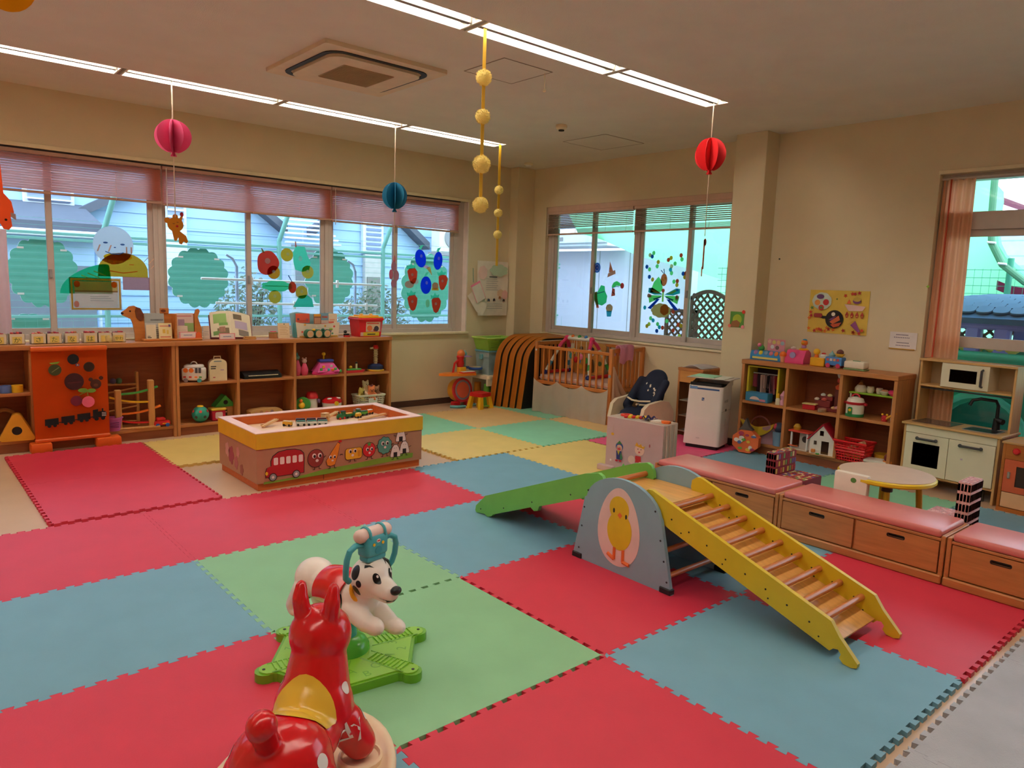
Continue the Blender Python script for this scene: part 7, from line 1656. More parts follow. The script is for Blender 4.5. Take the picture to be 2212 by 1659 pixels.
b = MB(); b.prism(gp_, M(120, 90, 80, .6), (0, .06, 0), X, Z, Y, .008); b.box(-.105, -.097, -.062, .06, 0, .14, WHITE, 0); b.box(.097, .105, -.062, .06, 0, .14, WHITE, 0); b.box(-.12, .12, -.1, .075, -.004+.004, .008, M(186, 140, 84, .6, 'wood'), .001); b.obj('shell', dh)
for s in (-1, 1):
    b = MB(); b.prism([(s*.118, .13), (0, .27), (0, .285), (s*.132, .13)], M(170, 26, 40, .5), (0, -.08, 0), X, Z, Y, .155); b.obj('roof', dh)
b = MB(); b.box(-.085, -.05, -.085, -.07, .02, .05, M(214, 130, 60, .6), .004); b.obj('flower_box', dh); b = MB(); b.box(-.04, -.01, -.095, -.08, .008, .02, GRN, .003); b.obj('plant', dh)
t = rth('play_pavilion', 'little open toy pavilion with orange-red roof beside the white toy house', 'toy house', -.67, RZ0, .03)
for x in (-.07, .08): b = MB(); b.box(x-.008, x+.008, -.06, -.045, 0, .16, WHITE, .002); b.obj('post', t)
b = MB(); b.box(-.10, .10, -.07, .05, .16, .175, M(214, 70, 50, .5), .004); b.obj('roof', t); b = MB(); b.box(-.02, .09, .0, .012, .0, .16, M(206, 196, 186, .5), 0); b.cyl((.035, -.002, .095), (.035, .0, .095), .03, DARK, n=18); b.obj('wall', t)
b = MB(); b.lathe([(.03, .175), (.035, .2), (.02, .225), (0, .23)], M(206, 160, 50, .5), (-.05, 0, 0), n=14); b.obj('dome', t); b = MB(); b.box(-.09, .09, -.07, .05, 0, .01, M(206, 196, 180, .5), .001); b.obj('floor', t); b = MB(); b.box(-.09, .0, -.075, -.06, .03, .04, M(214, 100, 50, .5), .002); b.obj('railing', t)
b = MB(); b.lathe([(.045, 0), (.05, .2), (.046, .21), (0, .21)], M(150, 150, 156, .5), n=16); b.solo('grey_tin', 'grey tin standing in the dark behind the white toy house', 'tin', (5.28, -.965, RZ0))
# bay 3 (right)
rc = rth('toy_rice_cooker', 'white toy rice cooker with red band and green base', 'toy', -1.135, RZ1, .0)
b = MB(); b.lathe([(.072, 0), (.075, .02), (.073, .025)], M(40, 130, 70, .4), n=26); b.obj('base', rc); b = MB(); b.lathe([(.071, .02), (.073, .105)], M(232, 226, 210, .4), n=26); b.obj('pot', rc); b = MB(); b.lathe([(.077, .105), (.078, .122), (.075, .126)], M(190, 34, 44, .4), n=26); b.obj('band', rc); b = MB(); b.lathe([(.072, .126), (.06, .155), (.03, .168), (0, .17)], M(232, 226, 210, .4), n=26); b.obj('lid', rc)
b = MB(); b.tube(arcpts((0, 0, .155), .035, 0, PI, 8), .008, M(190, 34, 44, .4)); b.obj('handle', rc); b = MB(); b.prism(rrect(-.025, .012, .02, .085, .012), M(40, 120, 60, .4), (0, -.077, 0), X, Z, -Y, .006); b.prism(circ(-.006, .06, .012, n=14), YEL, (0, -.083, 0), X, Z, -Y, .004); b.obj('switch_panel', rc)
for s in (-1, 1): b = MB(); b.box(s*.085-.012, s*.085+.012, -.012, .012, .10, .12, M(190, 34, 44, .4), .004); b.obj('lug', rc)
rk = rth('toy_rack', 'small lime green toy rack with white legs', 'rack', -1.25, RZ1, .08)
b = MB(); b.box(-.19, .19, -.06, .07, .19, .205, M(150, 196, 60, .4), .005); b.obj('top', rk)
for x in (-.175, .175):
    for y in (-.05, .06): b = MB(); b.cyl((x, y, 0), (x, y, .19), .007, M(206, 206, 196, .4)); b.obj('leg', rk)
def teaset(name, label, y, dx, prof, m, lid=None, grp='toy tea things on the green rack'):
    q = rth(name, label, 'toy dish', y, RZ1+.206, .08+dx, 0, grp); b = MB(); b.lathe(prof, m, n=18); b.obj('body', q)
    if lid:
        b = MB(); b.lathe(lid[0], lid[1], n=16); b.obj('lid', q)
WP = M(226, 214, 190, .4)
teaset('toy_kettle', 'white toy kettle with red base and brown knob on the green rack', -1.135, 0, [(.045, 0), (.05, .02), (.048, .035), (.03, .06)], WP, ([(.03, .055), (.02, .075), (.008, .085), (.012, .095), (0, .10)], M(150, 90, 50, .4)))
teaset('toy_cup', 'white toy cup next to the kettle on the green rack', -1.215, 0, [(.022, 0), (.032, .03), (.026, .05), (.028, .055)], WP, ([(.02, .052), (0, .058)], ORG))
teaset('toy_cup', 'second white toy cup in the middle of the green rack', -1.285, .01, [(.02, 0), (.028, .03), (.024, .05)], WP, ([(.018, .048), (0, .055)], PINK))
teaset('toy_bowl', 'white toy bowl with orange inside on the green rack', -1.345, -.03, [(.02, 0), (.042, .03), (.04, .034)], WP, ([(.036, .03), (.02, .045), (0, .048)], M(236, 170, 130, .4)))
teaset('toy_bowl', 'bright pink toy bowl at the right end of the green rack', -1.415, -.03, [(.02, 0), (.04, .02), (.042, .035), (.03, .048), (0, .05)], M(226, 60, 110, .4))
teaset('toy_pan', 'black toy frying pan at the back of the green rack', -1.40, .04, [(.05, 0), (.06, .02), (.056, .02), (.05, .006), (0, .006)], BLACK)
t = rth('toy_mug', 'small red and cream toy mug under the green rack', 'toy dish', -1.395, RZ1, -.03); b = MB(); b.lathe([(.022, 0), (.026, .03), (.02, .05)], M(176, 30, 40, .4), n=16); b.obj('cup', t)
for s in (-1, 1): b = MB(); b.ball((s*.018, 0, .055), .010, YEL, 10, 6); b.obj('ear', t)
b = MB(); b.cyl((-.04, 0, .008), (.05, .01, .075), .010, M(226, 160, 50, .5)); b.ball((-.042, 0, .010), .014, M(236, 206, 120, .5)); b.solo('toy_bone', 'yellow toy spatula leaning in the right compartment', 'toy', (5.06, -1.435, RZ1+.006), -PI/2)
kb_ = rth('shopping_basket', 'red plastic toy shopping basket in the lower right compartment', 'basket', -1.165, RZ0, -.01)
RK = M(214, 26, 30, .35); wb, wt, db, dt, hb_ = .105, .135, .07, .09, .17
b = MB(); b.add([(-wb, -db, 0), (wb, -db, 0), (wb, db, 0), (-wb, db, 0)], [(0, 1, 2, 3)], RK); b.obj('bottom', kb_)
b = MB()
for k in range(7):
    z = .012+.024*k; f = z/hb_; b.tube([(sx*(wb+(wt-wb)*f), sy*(db+(dt-db)*f), z) for sx, sy in ((-1, -1), (1, -1), (1, 1), (-1, 1))], .0045 if k not in (3, 4) else .011, RK, 6, closed=True)
for i in range(11):
    u = -1+2*i/10
    for s in (-1, 1): b.cyl((u*wb, s*db, 0), (u*wt, s*dt, hb_), .004, RK, n=5)
for i in range(7):
    u = -1+2*i/6
    for s in (-1, 1): b.cyl((s*wb, u*db, 0), (s*wt, u*dt, hb_), .004, RK, n=5)
b.obj('mesh', kb_, kind='stuff')
b = MB(); b.tube([(sx*(wt+.004), sy*(dt+.004), hb_) for sx, sy in ((-1, -1), (1, -1), (1, 1), (-1, 1))], .010, RK, 8, closed=True); b.obj('rim', kb_)
b = MB(); b.cyl((-.05, .02, .10), (.09, -.02, .175), .018, M(206, 150, 110, .5)); b.solo('toy_loaf', 'brown toy bread stick in the red basket', 'toy food', (RX-.01, -1.165, RZ0), -PI/2)
for k, (c, lb) in enumerate((((226, 130, 60), 'orange toy fruit inside the red basket'), ((226, 190, 70), 'yellow toy fruit inside the red basket'))): b = MB(); b.ball((0, 0, .04), .038, M(*c, .5)); b.solo('toy_fruit', lb, 'toy food', (RX-.02, -1.13-.07*k, RZ0+.012))
t = rth('picture_book', 'white book lying on dark boards in the lower right compartment', 'book', -1.36, RZ0, -.02, .2); b = MB(); b.box(-.08, .08, -.07, .07, 0, .035, DARK, .002); b.obj('dark_box', t); b = MB(); b.box(-.085, .085, -.075, .075, .035, .052, M(230, 226, 214, .5), .002); b.obj('book', t)
t = rth('toy_basket_small', 'small yellow basket behind the white book', 'basket', -1.36, RZ0, .12); b = MB(); b.lathe([(.06, 0), (.075, .08), (.07, .08), (.056, .005), (0, .005)], M(206, 160, 40, .6), n=16); b.obj('tub', t)
t = rth('toy_fruit_pot', 'little orange pot with brown toy plants at the shelf end', 'toy', -1.455, RZ0, -.03); b = MB(); b.lathe([(.03, 0), (.036, .06)], M(226, 140, 70, .5), n=14); b.obj('pot', t); b = MB(); b.ball((0, 0, .085), (.03, .03, .035), M(110, 40, 40, .6)); b.ball((.012, -.01, .12), (.012, .012, .02), M(110, 90, 40, .6)); b.obj('plant', t)
# on top of the shelf
def top(name, label, y, dx=.10, rz=0.0): return thing(name, label, 'toy', (RX+dx, y, RZT), -PI/2+rz)
t = top('pop_up_toy', 'blue pop-up toy with coloured figures and a yellow strip', -.245)
BT = M(40, 130, 190, .4)
b = MB(); b.prism([(-.08, 0), (.08, 0), (.08, .03), (.05, .085), (-.06, .085), (-.08, .05)], BT, (-.155, 0, 0), Y, Z, X, .31); b.obj('body', t); b = MB(); b.box(-.13, .13, -.084, -.079, .01, .03, M(236, 226, 130, .4), .001); b.obj('yellow_strip', t)
for k, c in enumerate(((170, 130, 190), (236, 214, 60), (130, 170, 200), (226, 130, 150), (240, 140, 60))): b = MB(); b.ball((-.105+.053*k, -.065, .065), (.022, .02, .025), M(*c, .5)); b.obj('pop_figure', t)
b = MB(); b.ball((-.1, .02, .105), (.03, .03, .03), GRN); b.ball((-.11, .0, .135), (.02, .02, .02), PINK); b.obj('knob', t)
b = MB(); b.box(-.055, .125, .04, .05, .06, .20, M(226, 150, 160, .5), .006); b.obj('back_board', t)
for k, (x, z, c) in enumerate(((-.03, .175, (236, 190, 170)), (.015, .17, (226, 210, 120)), (.06, .17, (240, 190, 140)), (.10, .165, (170, 196, 206)), (0, .125, (236, 230, 226)), (.05, .12, (120, 90, 80)))): b = MB(); b.cyl((x, .038, z), (x, .04, z), .019, M(*c, .5), n=14); b.obj('printed_disc', t)
t = top('ice_cream_cup', 'orange toy ice cream cup between the blue toy and the pink register', -.415, .04); b = MB(); b.lathe([(.02, 0), (.03, .06)], M(236, 170, 130, .4), n=16); b.obj('cup', t); b = MB(); b.ball((0, 0, .07), (.034, .034, .03), M(236, 120, 40, .4)); b.obj('scoop', t)
t = top('toy_register', 'pink rounded toy register with an orange duck on top', -.53)
b = MB(); b.prism([(-.07, 0), (.08, 0), (.08, .03), (.06, .10), (.02, .125), (-.03, .12), (-.07, .04)], M(226, 70, 130, .35), (-.09, 0, 0), Y, Z, X, .18); b.obj('body', t); b = MB(); b.prism(rrect(-.055, .03, .02, .09, .02), M(214, 130, 190, .4), (-.02, -.074, 0), X, Z, -Y, .006) if False else b.prism(circ(-.02, .075, .028, n=18), M(170, 160, 210, .4), (0, -.058, 0), X, Z, -Y, .01); b.obj('screen', t)
b = MB(); b.lathe([(.035, .115), (.045, .13), (.03, .14)], YEL, (.04, .02, 0), n=16); b.obj('perch', t); b = MB(); b.ball((.04, .02, .155), (.022, .02, .022), M(190, 130, 190, .4)); b.ball((.04, .02, .19), (.03, .028, .028), ORG); b.ball((.04, -.01, .19), (.014, .018, .008), YEL); b.ball((.04, .025, .215), (.02, .02, .012), M(70, 150, 190, .4)); b.obj('duck', t); b = MB(); b.lathe([(.02, .115), (.026, .14), (0, .15)], WHITE, (-.06, .02, 0), n=12); b.obj('coin_slot', t)
t = top('yellow_box_toy', 'yellow box with a yellow figure and a white and red button on top', -.755, .06); b = MB(); b.box(-.065, .065, -.05, .05, 0, .075, M(232, 176, 40, .4), .006); b.obj('box', t); b = MB(); b.lathe([(.02, .075), (.016, .10)], ORG, (-.03, 0, 0), n=12); b.ball((-.03, 0, .125), (.03, .026, .028), YEL); b.obj('figure', t); b = MB(); b.lathe([(.032, .075), (.034, .095), (.02, .11)], WHITE, (.035, 0, 0), n=16); b.lathe([(.022, .108), (.014, .12), (0, .122)], RED, (.035, 0, 0), n=12); b.obj('button', t)
t = top('block_bus', 'blue toy block bus with yellow bowl and brown ball on its roof', -.90, .06); b = MB(); b.box(-.075, .075, -.045, .045, .02, .095, M(70, 130, 200, .4), .01, 2); b.obj('body', t)
b = MB()
for k, c in enumerate(((220, 110, 110), (226, 220, 226), (226, 160, 110), (206, 90, 90))): b.box(-.06+.03*k, -.038+.03*k, -.047, -.045, .06, .082, M(*c, .4), 0)
b.obj('windows', t, kind='stuff')
for x in (-.045, .045):
    for y in (-.04, .04): b = MB(); b.cyl((x, y-.008, .02), (x, y+.008, .02), .02, M(200, 60, 100, .4), n=12); b.obj('wheel', t)
b = MB(); b.lathe([(.02, .095), (.04, .12), (.042, .125)], M(236, 190, 60, .4), (.035, 0, 0), n=16); b.ball((.035, 0, .135), (.03, .03, .028), M(110, 64, 60, .5)); b.obj('bowl', t); b = MB(); b.lathe([(.025, .095), (.03, .11), (.01, .13), (0, .15)], M(140, 190, 196, .4), (-.035, .0, 0), n=14); b.obj('cone', t)
t = top('tissue_case', 'white plastic wet-tissue case with a green line', -1.085, .06); b = MB(); b.box(-.09, .09, -.055, .055, 0, .012, M(120, 150, 100, .4), .003); b.obj('base', t); b = MB(); b.box(-.088, .088, -.053, .053, .012, .075, M(236, 226, 206, .4), .014, 3); b.obj('cover', t); b = MB(); b.box(-.03, .03, -.015, .015, .074, .079, M(90, 150, 110, .4), .002); b.obj('latch', t)
# toy kitchen
kt = thing('toy_kitchen', 'white and birch toy kitchen with black handles, tap and hob', 'toy kitchen', (5.076, -1.553, F0), math.radians(-93.6))
BI = M(206, 164, 106, .4, 'wood', .4); BIV = M(206, 164, 106, .4, 'woodz', .4); KW = M(226, 218, 190, .4, 'plastic', .4, .02); GPH = M(62, 60, 64, .4)
W_ = .69; D_ = .35
b = MB(); b.box(-.015, W_+.015, -.02, D_, .512, .53, BI, .003); b.obj('worktop', kt)
for x in (0, W_-.018): b = MB(); b.box(x, x+.018, 0, D_, .0, .512, BIV, .002); b.obj('side', kt)
b = MB(); b.box(.018, W_-.018, .005, D_, .105, .122, BI, .002); b.obj('bottom', kt); b = MB(); b.box(.018, W_-.018, D_-.006, D_, .12, .512, KW, 0); b.obj('back', kt)
b = MB(); b.box(.018, W_-.018, -.003, .012, .45, .51, KW, .002); b.obj('fascia', kt)
b = MB(); xo0, xo1 = .022, W_*.5-.002
b.prism([(xo0, .125), (xo1, .125), (xo1, .447), (xo0, .447)], KW, (0, -.005, 0), X, Z, Y, .016, holes=[[(xo0+.06, .19), (xo1-.06, .19), (xo1-.06, .375), (xo0+.06, .375)]]); dr = b.obj('oven_door', kt)
b = MB(); b.box(xo0+.055, xo1-.055, .002, .006, .185, .38, film(90, 84, 80, .25), 0); b.obj('oven_window', dr)
b = MB(); b.box(.03, W_/2, .02, D_-.02, .275, .281, GREY, .001); b.obj('oven_rack', kt)
b = MB(); b.box(.03, W_/2, .03, D_-.008, .124, .126, BLACK, 0); b.box(.03, W_/2, D_-.012, D_-.008, .126, .44, BLACK, 0); b.obj('oven_inside', kt)
b = MB(); b.box(W_*.5+.002, W_-.022, -.005, .011, .125, .447, KW, .002); d2 = b.obj('cupboard_door', kt); b = MB(); b.box(.44, .455, -.0062, -.005, .30, .312, M(190, 170, 190, .5), 0); b.obj('small_sticker', d2)
def khandle(par, x0, x1, z, y=-.005):
    b = MB(); b.tube([(x0, y, z), (x0+.004, y-.025, z), (x1-.004, y-.025, z), (x1, y, z)], .0095, GPH, 8); b.ball((x0, y-.012, z), .014, GPH, 10, 6); b.ball((x1, y-.012, z), .014, GPH, 10, 6); b.obj('handle', par)
khandle(dr, .115, .255, .412); khandle(d2, .43, .575, .412)
b = MB(); b.box(.03, .32, .05, .30, .53, .533, M(90, 80, 74, .25), .001); b.obj('hob', kt)
b = MB(); b.prism(rrect(.40, .64, .04, .26, .03), GREY, (0, 0, .53), d=.004, holes=[rrect(.41, .63, .05, .25, .025)]); b.prism(rrect(.41, .63, .05, .25, .025), M(40, 40, 42, .3), (0, 0, .529), d=.002); b.obj('sink', kt)
b = MB(); b.lathe([(.028, .53), (.026, .56), (.022, .62)], BLACK, (.56, .27, 0), n=14); b.tube([(.56, .27, .62), (.56, .27, .72), (.545, .26, .755), (.46, .20, .765), (.415, .17, .75), (.40, .16, .71)], .013, BLACK, 10); b.cyl((.56, .27, .61), (.61, .25, .60), .022, BLACK, n=14); b.obj('tap', kt)
for x in (0, W_-.018): b = MB(); b.box(x, x+.018, .17, D_, .53, 1.04, BIV, .002); b.obj('upright', kt)
b = MB(); b.box(-.005, W_+.005, .15, D_, 1.022, 1.04, BI, .002); b.obj('top_shelf', kt); b = MB(); b.box(.018, W_-.018, .16, D_, .815, .83, BI, .002); b.obj('lower_shelf', kt); b = MB(); b.box(.018, W_-.018, D_-.006, D_, .83, 1.022, M(190, 166, 130, .5), 0); b.obj('shelf_back', kt)
b = MB(); b.cyl((.018, .19, .80), (W_-.018, .19, .80), .006, GPH); b.obj('hook_rail', kt)
b = MB(); b.box(.175, .19, .155, D_-.006, .83, 1.022, KW, .001); b.box(.50, .515, .155, D_-.006, .83, 1.022, KW, .001); mw_ = b.obj('microwave', kt, kind='stuff')
b = MB(); b.prism([(.175, .832), (.515, .832), (.515, 1.02), (.175, 1.02)], KW, (0, .145, 0), X, Z, Y, .012, holes=[[(.235, .875), (.43, .875), (.43, .975), (.235, .975)]]); b.obj('microwave_door', kt)
b = MB(); b.box(.23, .435, .149, .152, .87, .98, film(110, 96, 80, .4), 0); b.obj('microwave_window', kt)
b = MB(); b.tube([(.47, .145, .86), (.47, .12, .865), (.47, .12, .985), (.47, .145, .99)], .009, GPH, 8); b.obj('microwave_handle', kt)
b = MB(); b.lathe([(.03, 0), (.03, .08), (.0, .085)], M(80, 76, 72, .3), n=16); b.solo('toy_cup_dark', 'dark glossy cup on the floor under the toy kitchen', 'cup', (5.12, -2.13, F0))
# toy cooker
tc_ = thing('toy_cooker', 'wooden toy cooker with red knobs and orange oven door, cut by the right edge', 'toy cooker', (4.95, -2.285, F0), math.radians(-93.6))
DW = M(176, 104, 44, .45, 'wood'); OR_ = M(206, 96, 60, .45)
b = MB(); b.box(0, .50, .0, .33, 0, .03, DW, .002); b.box(0, .02, 0, .33, .03, .50, DW, .002); b.box(.48, .50, 0, .33, .03, .50, DW, .002); b.box(.02, .48, .31, .33, .03, .5, DW, .001); b.box(.02, .48, 0, .31, .39, .41, DW, .001); b.obj('carcass', tc_)
b = MB(); b.box(-.008, .508, -.008, .335, .50, .515, M(196, 150, 96, .45, 'wood'), .003); b.obj('top', tc_); b = MB(); b.box(.02, .48, -.002, .01, .41, .5, DW, .001); b.obj('control_panel', tc_)
for k in range(4): b = MB(); b.lathe([(.024, 0), (.024, .012), (.018, .022), (0, .024)], M(206, 40, 44, .4), (.09+.075*k, -.002, .455), n=16, ax=-Y); b.obj('knob', tc_)
b = MB(); b.prism([(.024, .15), (.476, .15), (.476, .388), (.024, .388)], OR_, (0, -.004, 0), X, Z, Y, .014, holes=[[(.10, .195), (.44, .195), (.44, .345), (.10, .345)]]); dd = b.obj('oven_door', tc_); b = MB(); b.box(.095, .445, .003, .006, .19, .35, M(60, 44, 38, .3), 0); b.obj('oven_window', dd); b = MB(); b.box(.05, .068, -.016, -.004, .25, .30, M(150, 140, 130, .4), .004); b.obj('door_catch', dd)
b = MB(); b.box(.024, .476, -.004, .01, .035, .145, M(226, 176, 130, .5), .003); b.obj('drawer', tc_)
for k in range(2): b = MB(); b.lathe([(.055, .515), (.055, .520), (0, .521)], M(110, 100, 110, .3), (.14+.2*k, .16, 0), n=22); b.obj('hot_plate', tc_)
# round table and little chairs
rt_ = thing('round_table', 'low round play table with grey-beige top and yellow edge', 'table', (3.655, -2.0, 0))
b = MB(); b.lathe([(.28, .352), (.288, .36), (.288, .375), (.28, .383)], M(226, 196, 40, .4), n=40); b.obj('edge', rt_); b = MB(); b.lathe([(.279, .36), (.279, .386), (.0, .386)], M(206, 178, 156, .4, 'plain', .5, .04), n=40); b.obj('top', rt_)
for k in range(4):
    a = math.radians(25+90*k); b = MB(); b.cyl((.22*math.cos(a), .22*math.sin(a), .0), (.19*math.cos(a), .19*math.sin(a), .33), .019, M(206, 164, 40, .45), n=12); lg = b.obj('leg', rt_); b = MB(); b.lathe([(.032, .31), (.032, .345), (.026, .352)], DARK, (.19*math.cos(a), .19*math.sin(a), 0), n=14); b.obj('leg_socket', lg)
def cartonchair(label, x0, x1, yb, sgn, zs, zb, th, sd, m, cols, group='small handmade box chairs'):
    """Box chair: back slab at y=yb, seat reaching sd along sgn*y."""
    t = thing('box_chair', label, 'chair', ((x0+x1)/2, yb, 0), 0, group); w_ = (x1-x0)/2
    b = MB(); b.box(-w_, w_, *sorted((0, sgn*sd)), 0, zs, m, .008, 2); s_ = b.obj('seat', t); b = MB(); b.box(-w_, w_, *sorted((0, -sgn*th)), 0, zb, m, .008, 2); k_ = b.obj('backrest', t)
    rn = random.Random(2)
    if cols:
        for par, (ya, yb_), zt, zb0 in ((s_, sorted((sgn*.01, sgn*sd)), zs, 0), (k_, sorted((0, -sgn*th)), zb, 0)):
            b = MB()
            for i in range(9):
                for j in range(8):
                    c = M(*cols[rn.randrange(len(cols))], .6); u = -w_+2*w_*(i+.15)/9; 
                    yy = ya+(yb_-ya)*(j+.15)/8; b.box(u, u+2*w_*.7/9, yy, yy+(yb_-ya)*.7/8, zt, zt+.0015, c, 0)
                    zz = zt*(j+.15)/8; b.box(-w_-.0015, -w_, ya+(yb_-ya)*((i % 4)+.15)/4, ya+(yb_-ya)*((i % 4)+.85)/4, zz, zz+zt*.7/8, c, 0)
            if par == k_:
                for i in range(9):
                    for j in range(8): c = M(*cols[rn.randrange(len(cols))], .6); u = -w_+2*w_*(i+.15)/9; zz = zt*(j+.15)/8; b.box(u, u+2*w_*.7/9, yb_ if sgn < 0 else ya-.0015, yb_+.0015 if sgn < 0 else ya, zz, zz+zt*.7/8, c, 0); b.box(u, u+2*w_*.7/9, ya-.0015, ya, zz, zz+zt*.7/8, c, 0)
            b.obj('check_print', par, kind='stuff')
    return t
cartonchair('box chair covered in red multicoloured check, behind the benches', 3.46, 3.74, -1.345, -1, .25, .40, .075, .20, M(130, 36, 48, .7), [(206, 170, 80), (150, 40, 60), (196, 90, 60), (110, 90, 150), (226, 206, 150), (120, 150, 90), (170, 50, 60)])
cartonchair('pale pink flowered box chair standing behind the right-hand bench', 3.44, 3.64, -2.475, 1, .25, .47, .07, .16, M(214, 160, 156, .7), [(206, 140, 140), (226, 180, 176), (196, 150, 150), (214, 150, 150)])
t = thing('white_chair', 'white box chair back with a green leaf sticker in front of the round table', 'chair', (3.39, -1.90, 0), math.radians(-90))
b = MB(); b.box(-.105, .105, -.02, .03, 0, .40, M(226, 214, 196, .6), .012, 2); bk = b.obj('backrest', t); b = MB(); b.box(-.10, .10, .03, .09, 0, .23, M(226, 214, 196, .6), .012, 2); b.obj('seat', t); b = MB(); b.prism(circ(.02, .36, .018, .016, 12), M(80, 130, 60, .6), (0, -.021, 0), X, Z, -Y, .001); b.obj('leaf_sticker', bk)
# ================================================================ HANGING DECORATIONS
STR = M(236, 214, 190, .6)
def balloon(label, x, y, ztop, zbot, r, m, below, bot_parts):
    t = thing('hanging_balloon', label, 'decoration', (x, y, 3.0), 0, 'paper balloons hung from the lamps'); zc = (ztop+zbot)/2-3.0
    b = MB(); b.box(-.005, .005, -.001, .001, ztop-3.0-.01, .0, STR, 0); b.box(-.004, .004, -.001, .001, below-3.0, zbot-3.0, STR, 0); b.obj('ribbon', t, kind='stuff')
    h = (ztop-zbot)
    zk = zbot-3.0+.034; zt = ztop-3.0; rv = (zt-zk)/1.93
    prof = [(r*math.sin(a), zt-rv*(1-math.cos(a))) for a in [PI*.9*i/18 for i in range(19)]]
    prof = [(max(p[0], .001), p[1]) for p in prof]+[(.014, zk), (.014, zk-.012), (.024, zbot-3.0+.006), (.024, zbot-3.0), (.001, zbot-3.0)]
    for k in range(8):
        a = 2*PI*k/8+.3; u = V3((math.cos(a), math.sin(a), 0)); n = V3((-math.sin(a), math.cos(a), 0))
        b = MB(); b.prism(prof, m, n*-.0012, u, Z, n, .0024); b.obj('paper_leaf', t, smooth=0)
    for nm, fn in bot_parts: b = MB(); fn(b); b.obj(nm, t)
    return t
def bearfn(b):
    c = M(226, 150, 30, .7); z = -1.11
    b.prism(circ(.0, z, .062, .058, 20), c, (0, 0, 0), X, Z, Y, .004); b.prism(circ(-.06, z+.03, .024, n=12), c, (0, .0004, 0), X, Z, Y, .004); b.prism(circ(.0, z+.062, .022, n=12), c, (0, .0004, 0), X, Z, Y, .004)
    b.prism([(-.03, z-.04), (.02, z-.04), (.08, z-.085), (.095, z-.13), (.08, z-.145), (.06, z-.13), (.045, z-.155), (.025, z-.15), (.02, z-.10), (.005, z-.13), (-.012, z-.128)], c, (0, .0002, 0), X, Z, Y, .004); b.prism([(.03, z-.03), (.06, z+.07), (.045, z+.075), (.0, z+.0)], c, (0, .0006, 0), X, Z, Y, .004)
def bearface(b):
    z = -1.11
    b.prism(circ(.012, z-.012, .010, .009, 12), RED, (0, -.002, 0), X, Z, Y, .002); b.prism(circ(.05, z+.085, .014, .018, 12), M(190, 40, 50, .6), (0, -.001, 0), X, Z, Y, .005)
    for x, dz in ((-.014, .004), (.016, .018)): b.prism(rrect(x-.008, x+.008, z+dz, z+dz+.004, .001, 2), M(120, 70, 20, .6), (0, -.002, 0), X, Z, Y, .002)
balloon('pink paper balloon hanging from the window-side lamps with a yellow bear below', .68, 2.495, 2.71, 2.425, .139, M(220, 84, 134, .7), 1.95, (('paper_bear', bearfn), ('bear_face', bearface)))
def bunnyfn(b):
    c = M(196, 150, 190, .7); z = -1.36
    b.prism(circ(0, z, .03, .05, 16), c, (0, 0, 0), X, Z, Y, .003); b.prism(circ(.03, z-.09, .032, .055, 16), c, (0, .0005, 0), X, Z, Y, .003); b.prism(circ(-.03, z-.08, .022, .05, 14), M(226, 130, 170, .7), (0, .001, 0), X, Z, Y, .003); b.prism(circ(.005, z+.07, .014, .045, 12), M(226, 110, 150, .7), (0, .0008, 0), X, Z, Y, .003); b.prism(circ(0, z-.17, .03, .04, 12), c, (0, .0003, 0), X, Z, Y, .003)
balloon('blue paper balloon hanging by the window with a pale purple paper rabbit below', 2.735, 2.495, 2.457, 2.172, .122, M(20, 112, 150, .7), 1.70, (('paper_rabbit', bunnyfn),))
def starfn(b):
    c = M(206, 90, 90, .7)
    b.prism(circ(.012, -1.10, .018, .03, 12), c, (0, 0, 0), X, Z, Y, .003); b.prism(rrect(-.006, .012, -1.32, -1.08, .004, 2), M(206, 110, 90, .7), (0, 0, 0), X, Z, Y, .003); b.prism(rrect(-.014, -.002, -1.38, -1.3, .004, 2), M(226, 150, 140, .7), (0, 0, 0), X, Z, Y, .003)
balloon('red paper balloon hanging by the pillar with a thin paper strip below', 4.0, -.262, 2.729, 2.442, .128, M(208, 22, 28, .7), 1.95, (('paper_strip', starfn),))
PY = M(246, 226, 140, .9, 'cloth', .1, .05, 20); RIB = M(236, 186, 40, .6)
def pom(b, z, r, sd):
    rn = random.Random(sd); b.ball((0, 0, z), r*.9, PY, 16, 10)
    for i in range(420):
        d = V3((rn.gauss(0, 1), rn.gauss(0, 1), rn.gauss(0, 1))).normalized(); u = d.orthogonal().normalized()*r*.05; v = d.cross(u)
        p = V3((0, 0, z))+d*r*.86; b.add([p+u, p-u*.5+v*.87, p-u*.5-v*.87, p+d*r*(.12+.08*rn.random())], [(0, 1, 3), (1, 2, 3), (2, 0, 3)], PY)
def garland(label, x, y, zs, zend, w_):
    t = thing('pompom_garland', label, 'decoration', (x, y, 3.0), 0, 'yellow pompom garlands'); b = MB(); b.box(-w_, w_, -.001, .001, zend-3.0, -.0, RIB, 0); b.obj('ribbon', t)
    for k, (z, r) in enumerate(zs): b = MB(); pom(b, z-3.0, r, k); b.obj('pompom', t)
garland('thick yellow garland of large cream pompoms hanging in the middle', 1.648, -.262, ((2.722, .051), (2.498, .048), (2.218, .058), (1.977, .052)), 1.98, .012)
garland('thin yellow garland of small cream pompoms near the room corner', 4.035, 2.46, ((2.52, .052), (2.275, .05), (2.04, .05)), 1.70, .016)
t = thing('hanging_bird', 'orange-red paper bird hanging at the left edge of the photo', 'decoration', (-.50, 2.0, 3.0))
OB = M(232, 80, 36, .7, 'paper', .2)
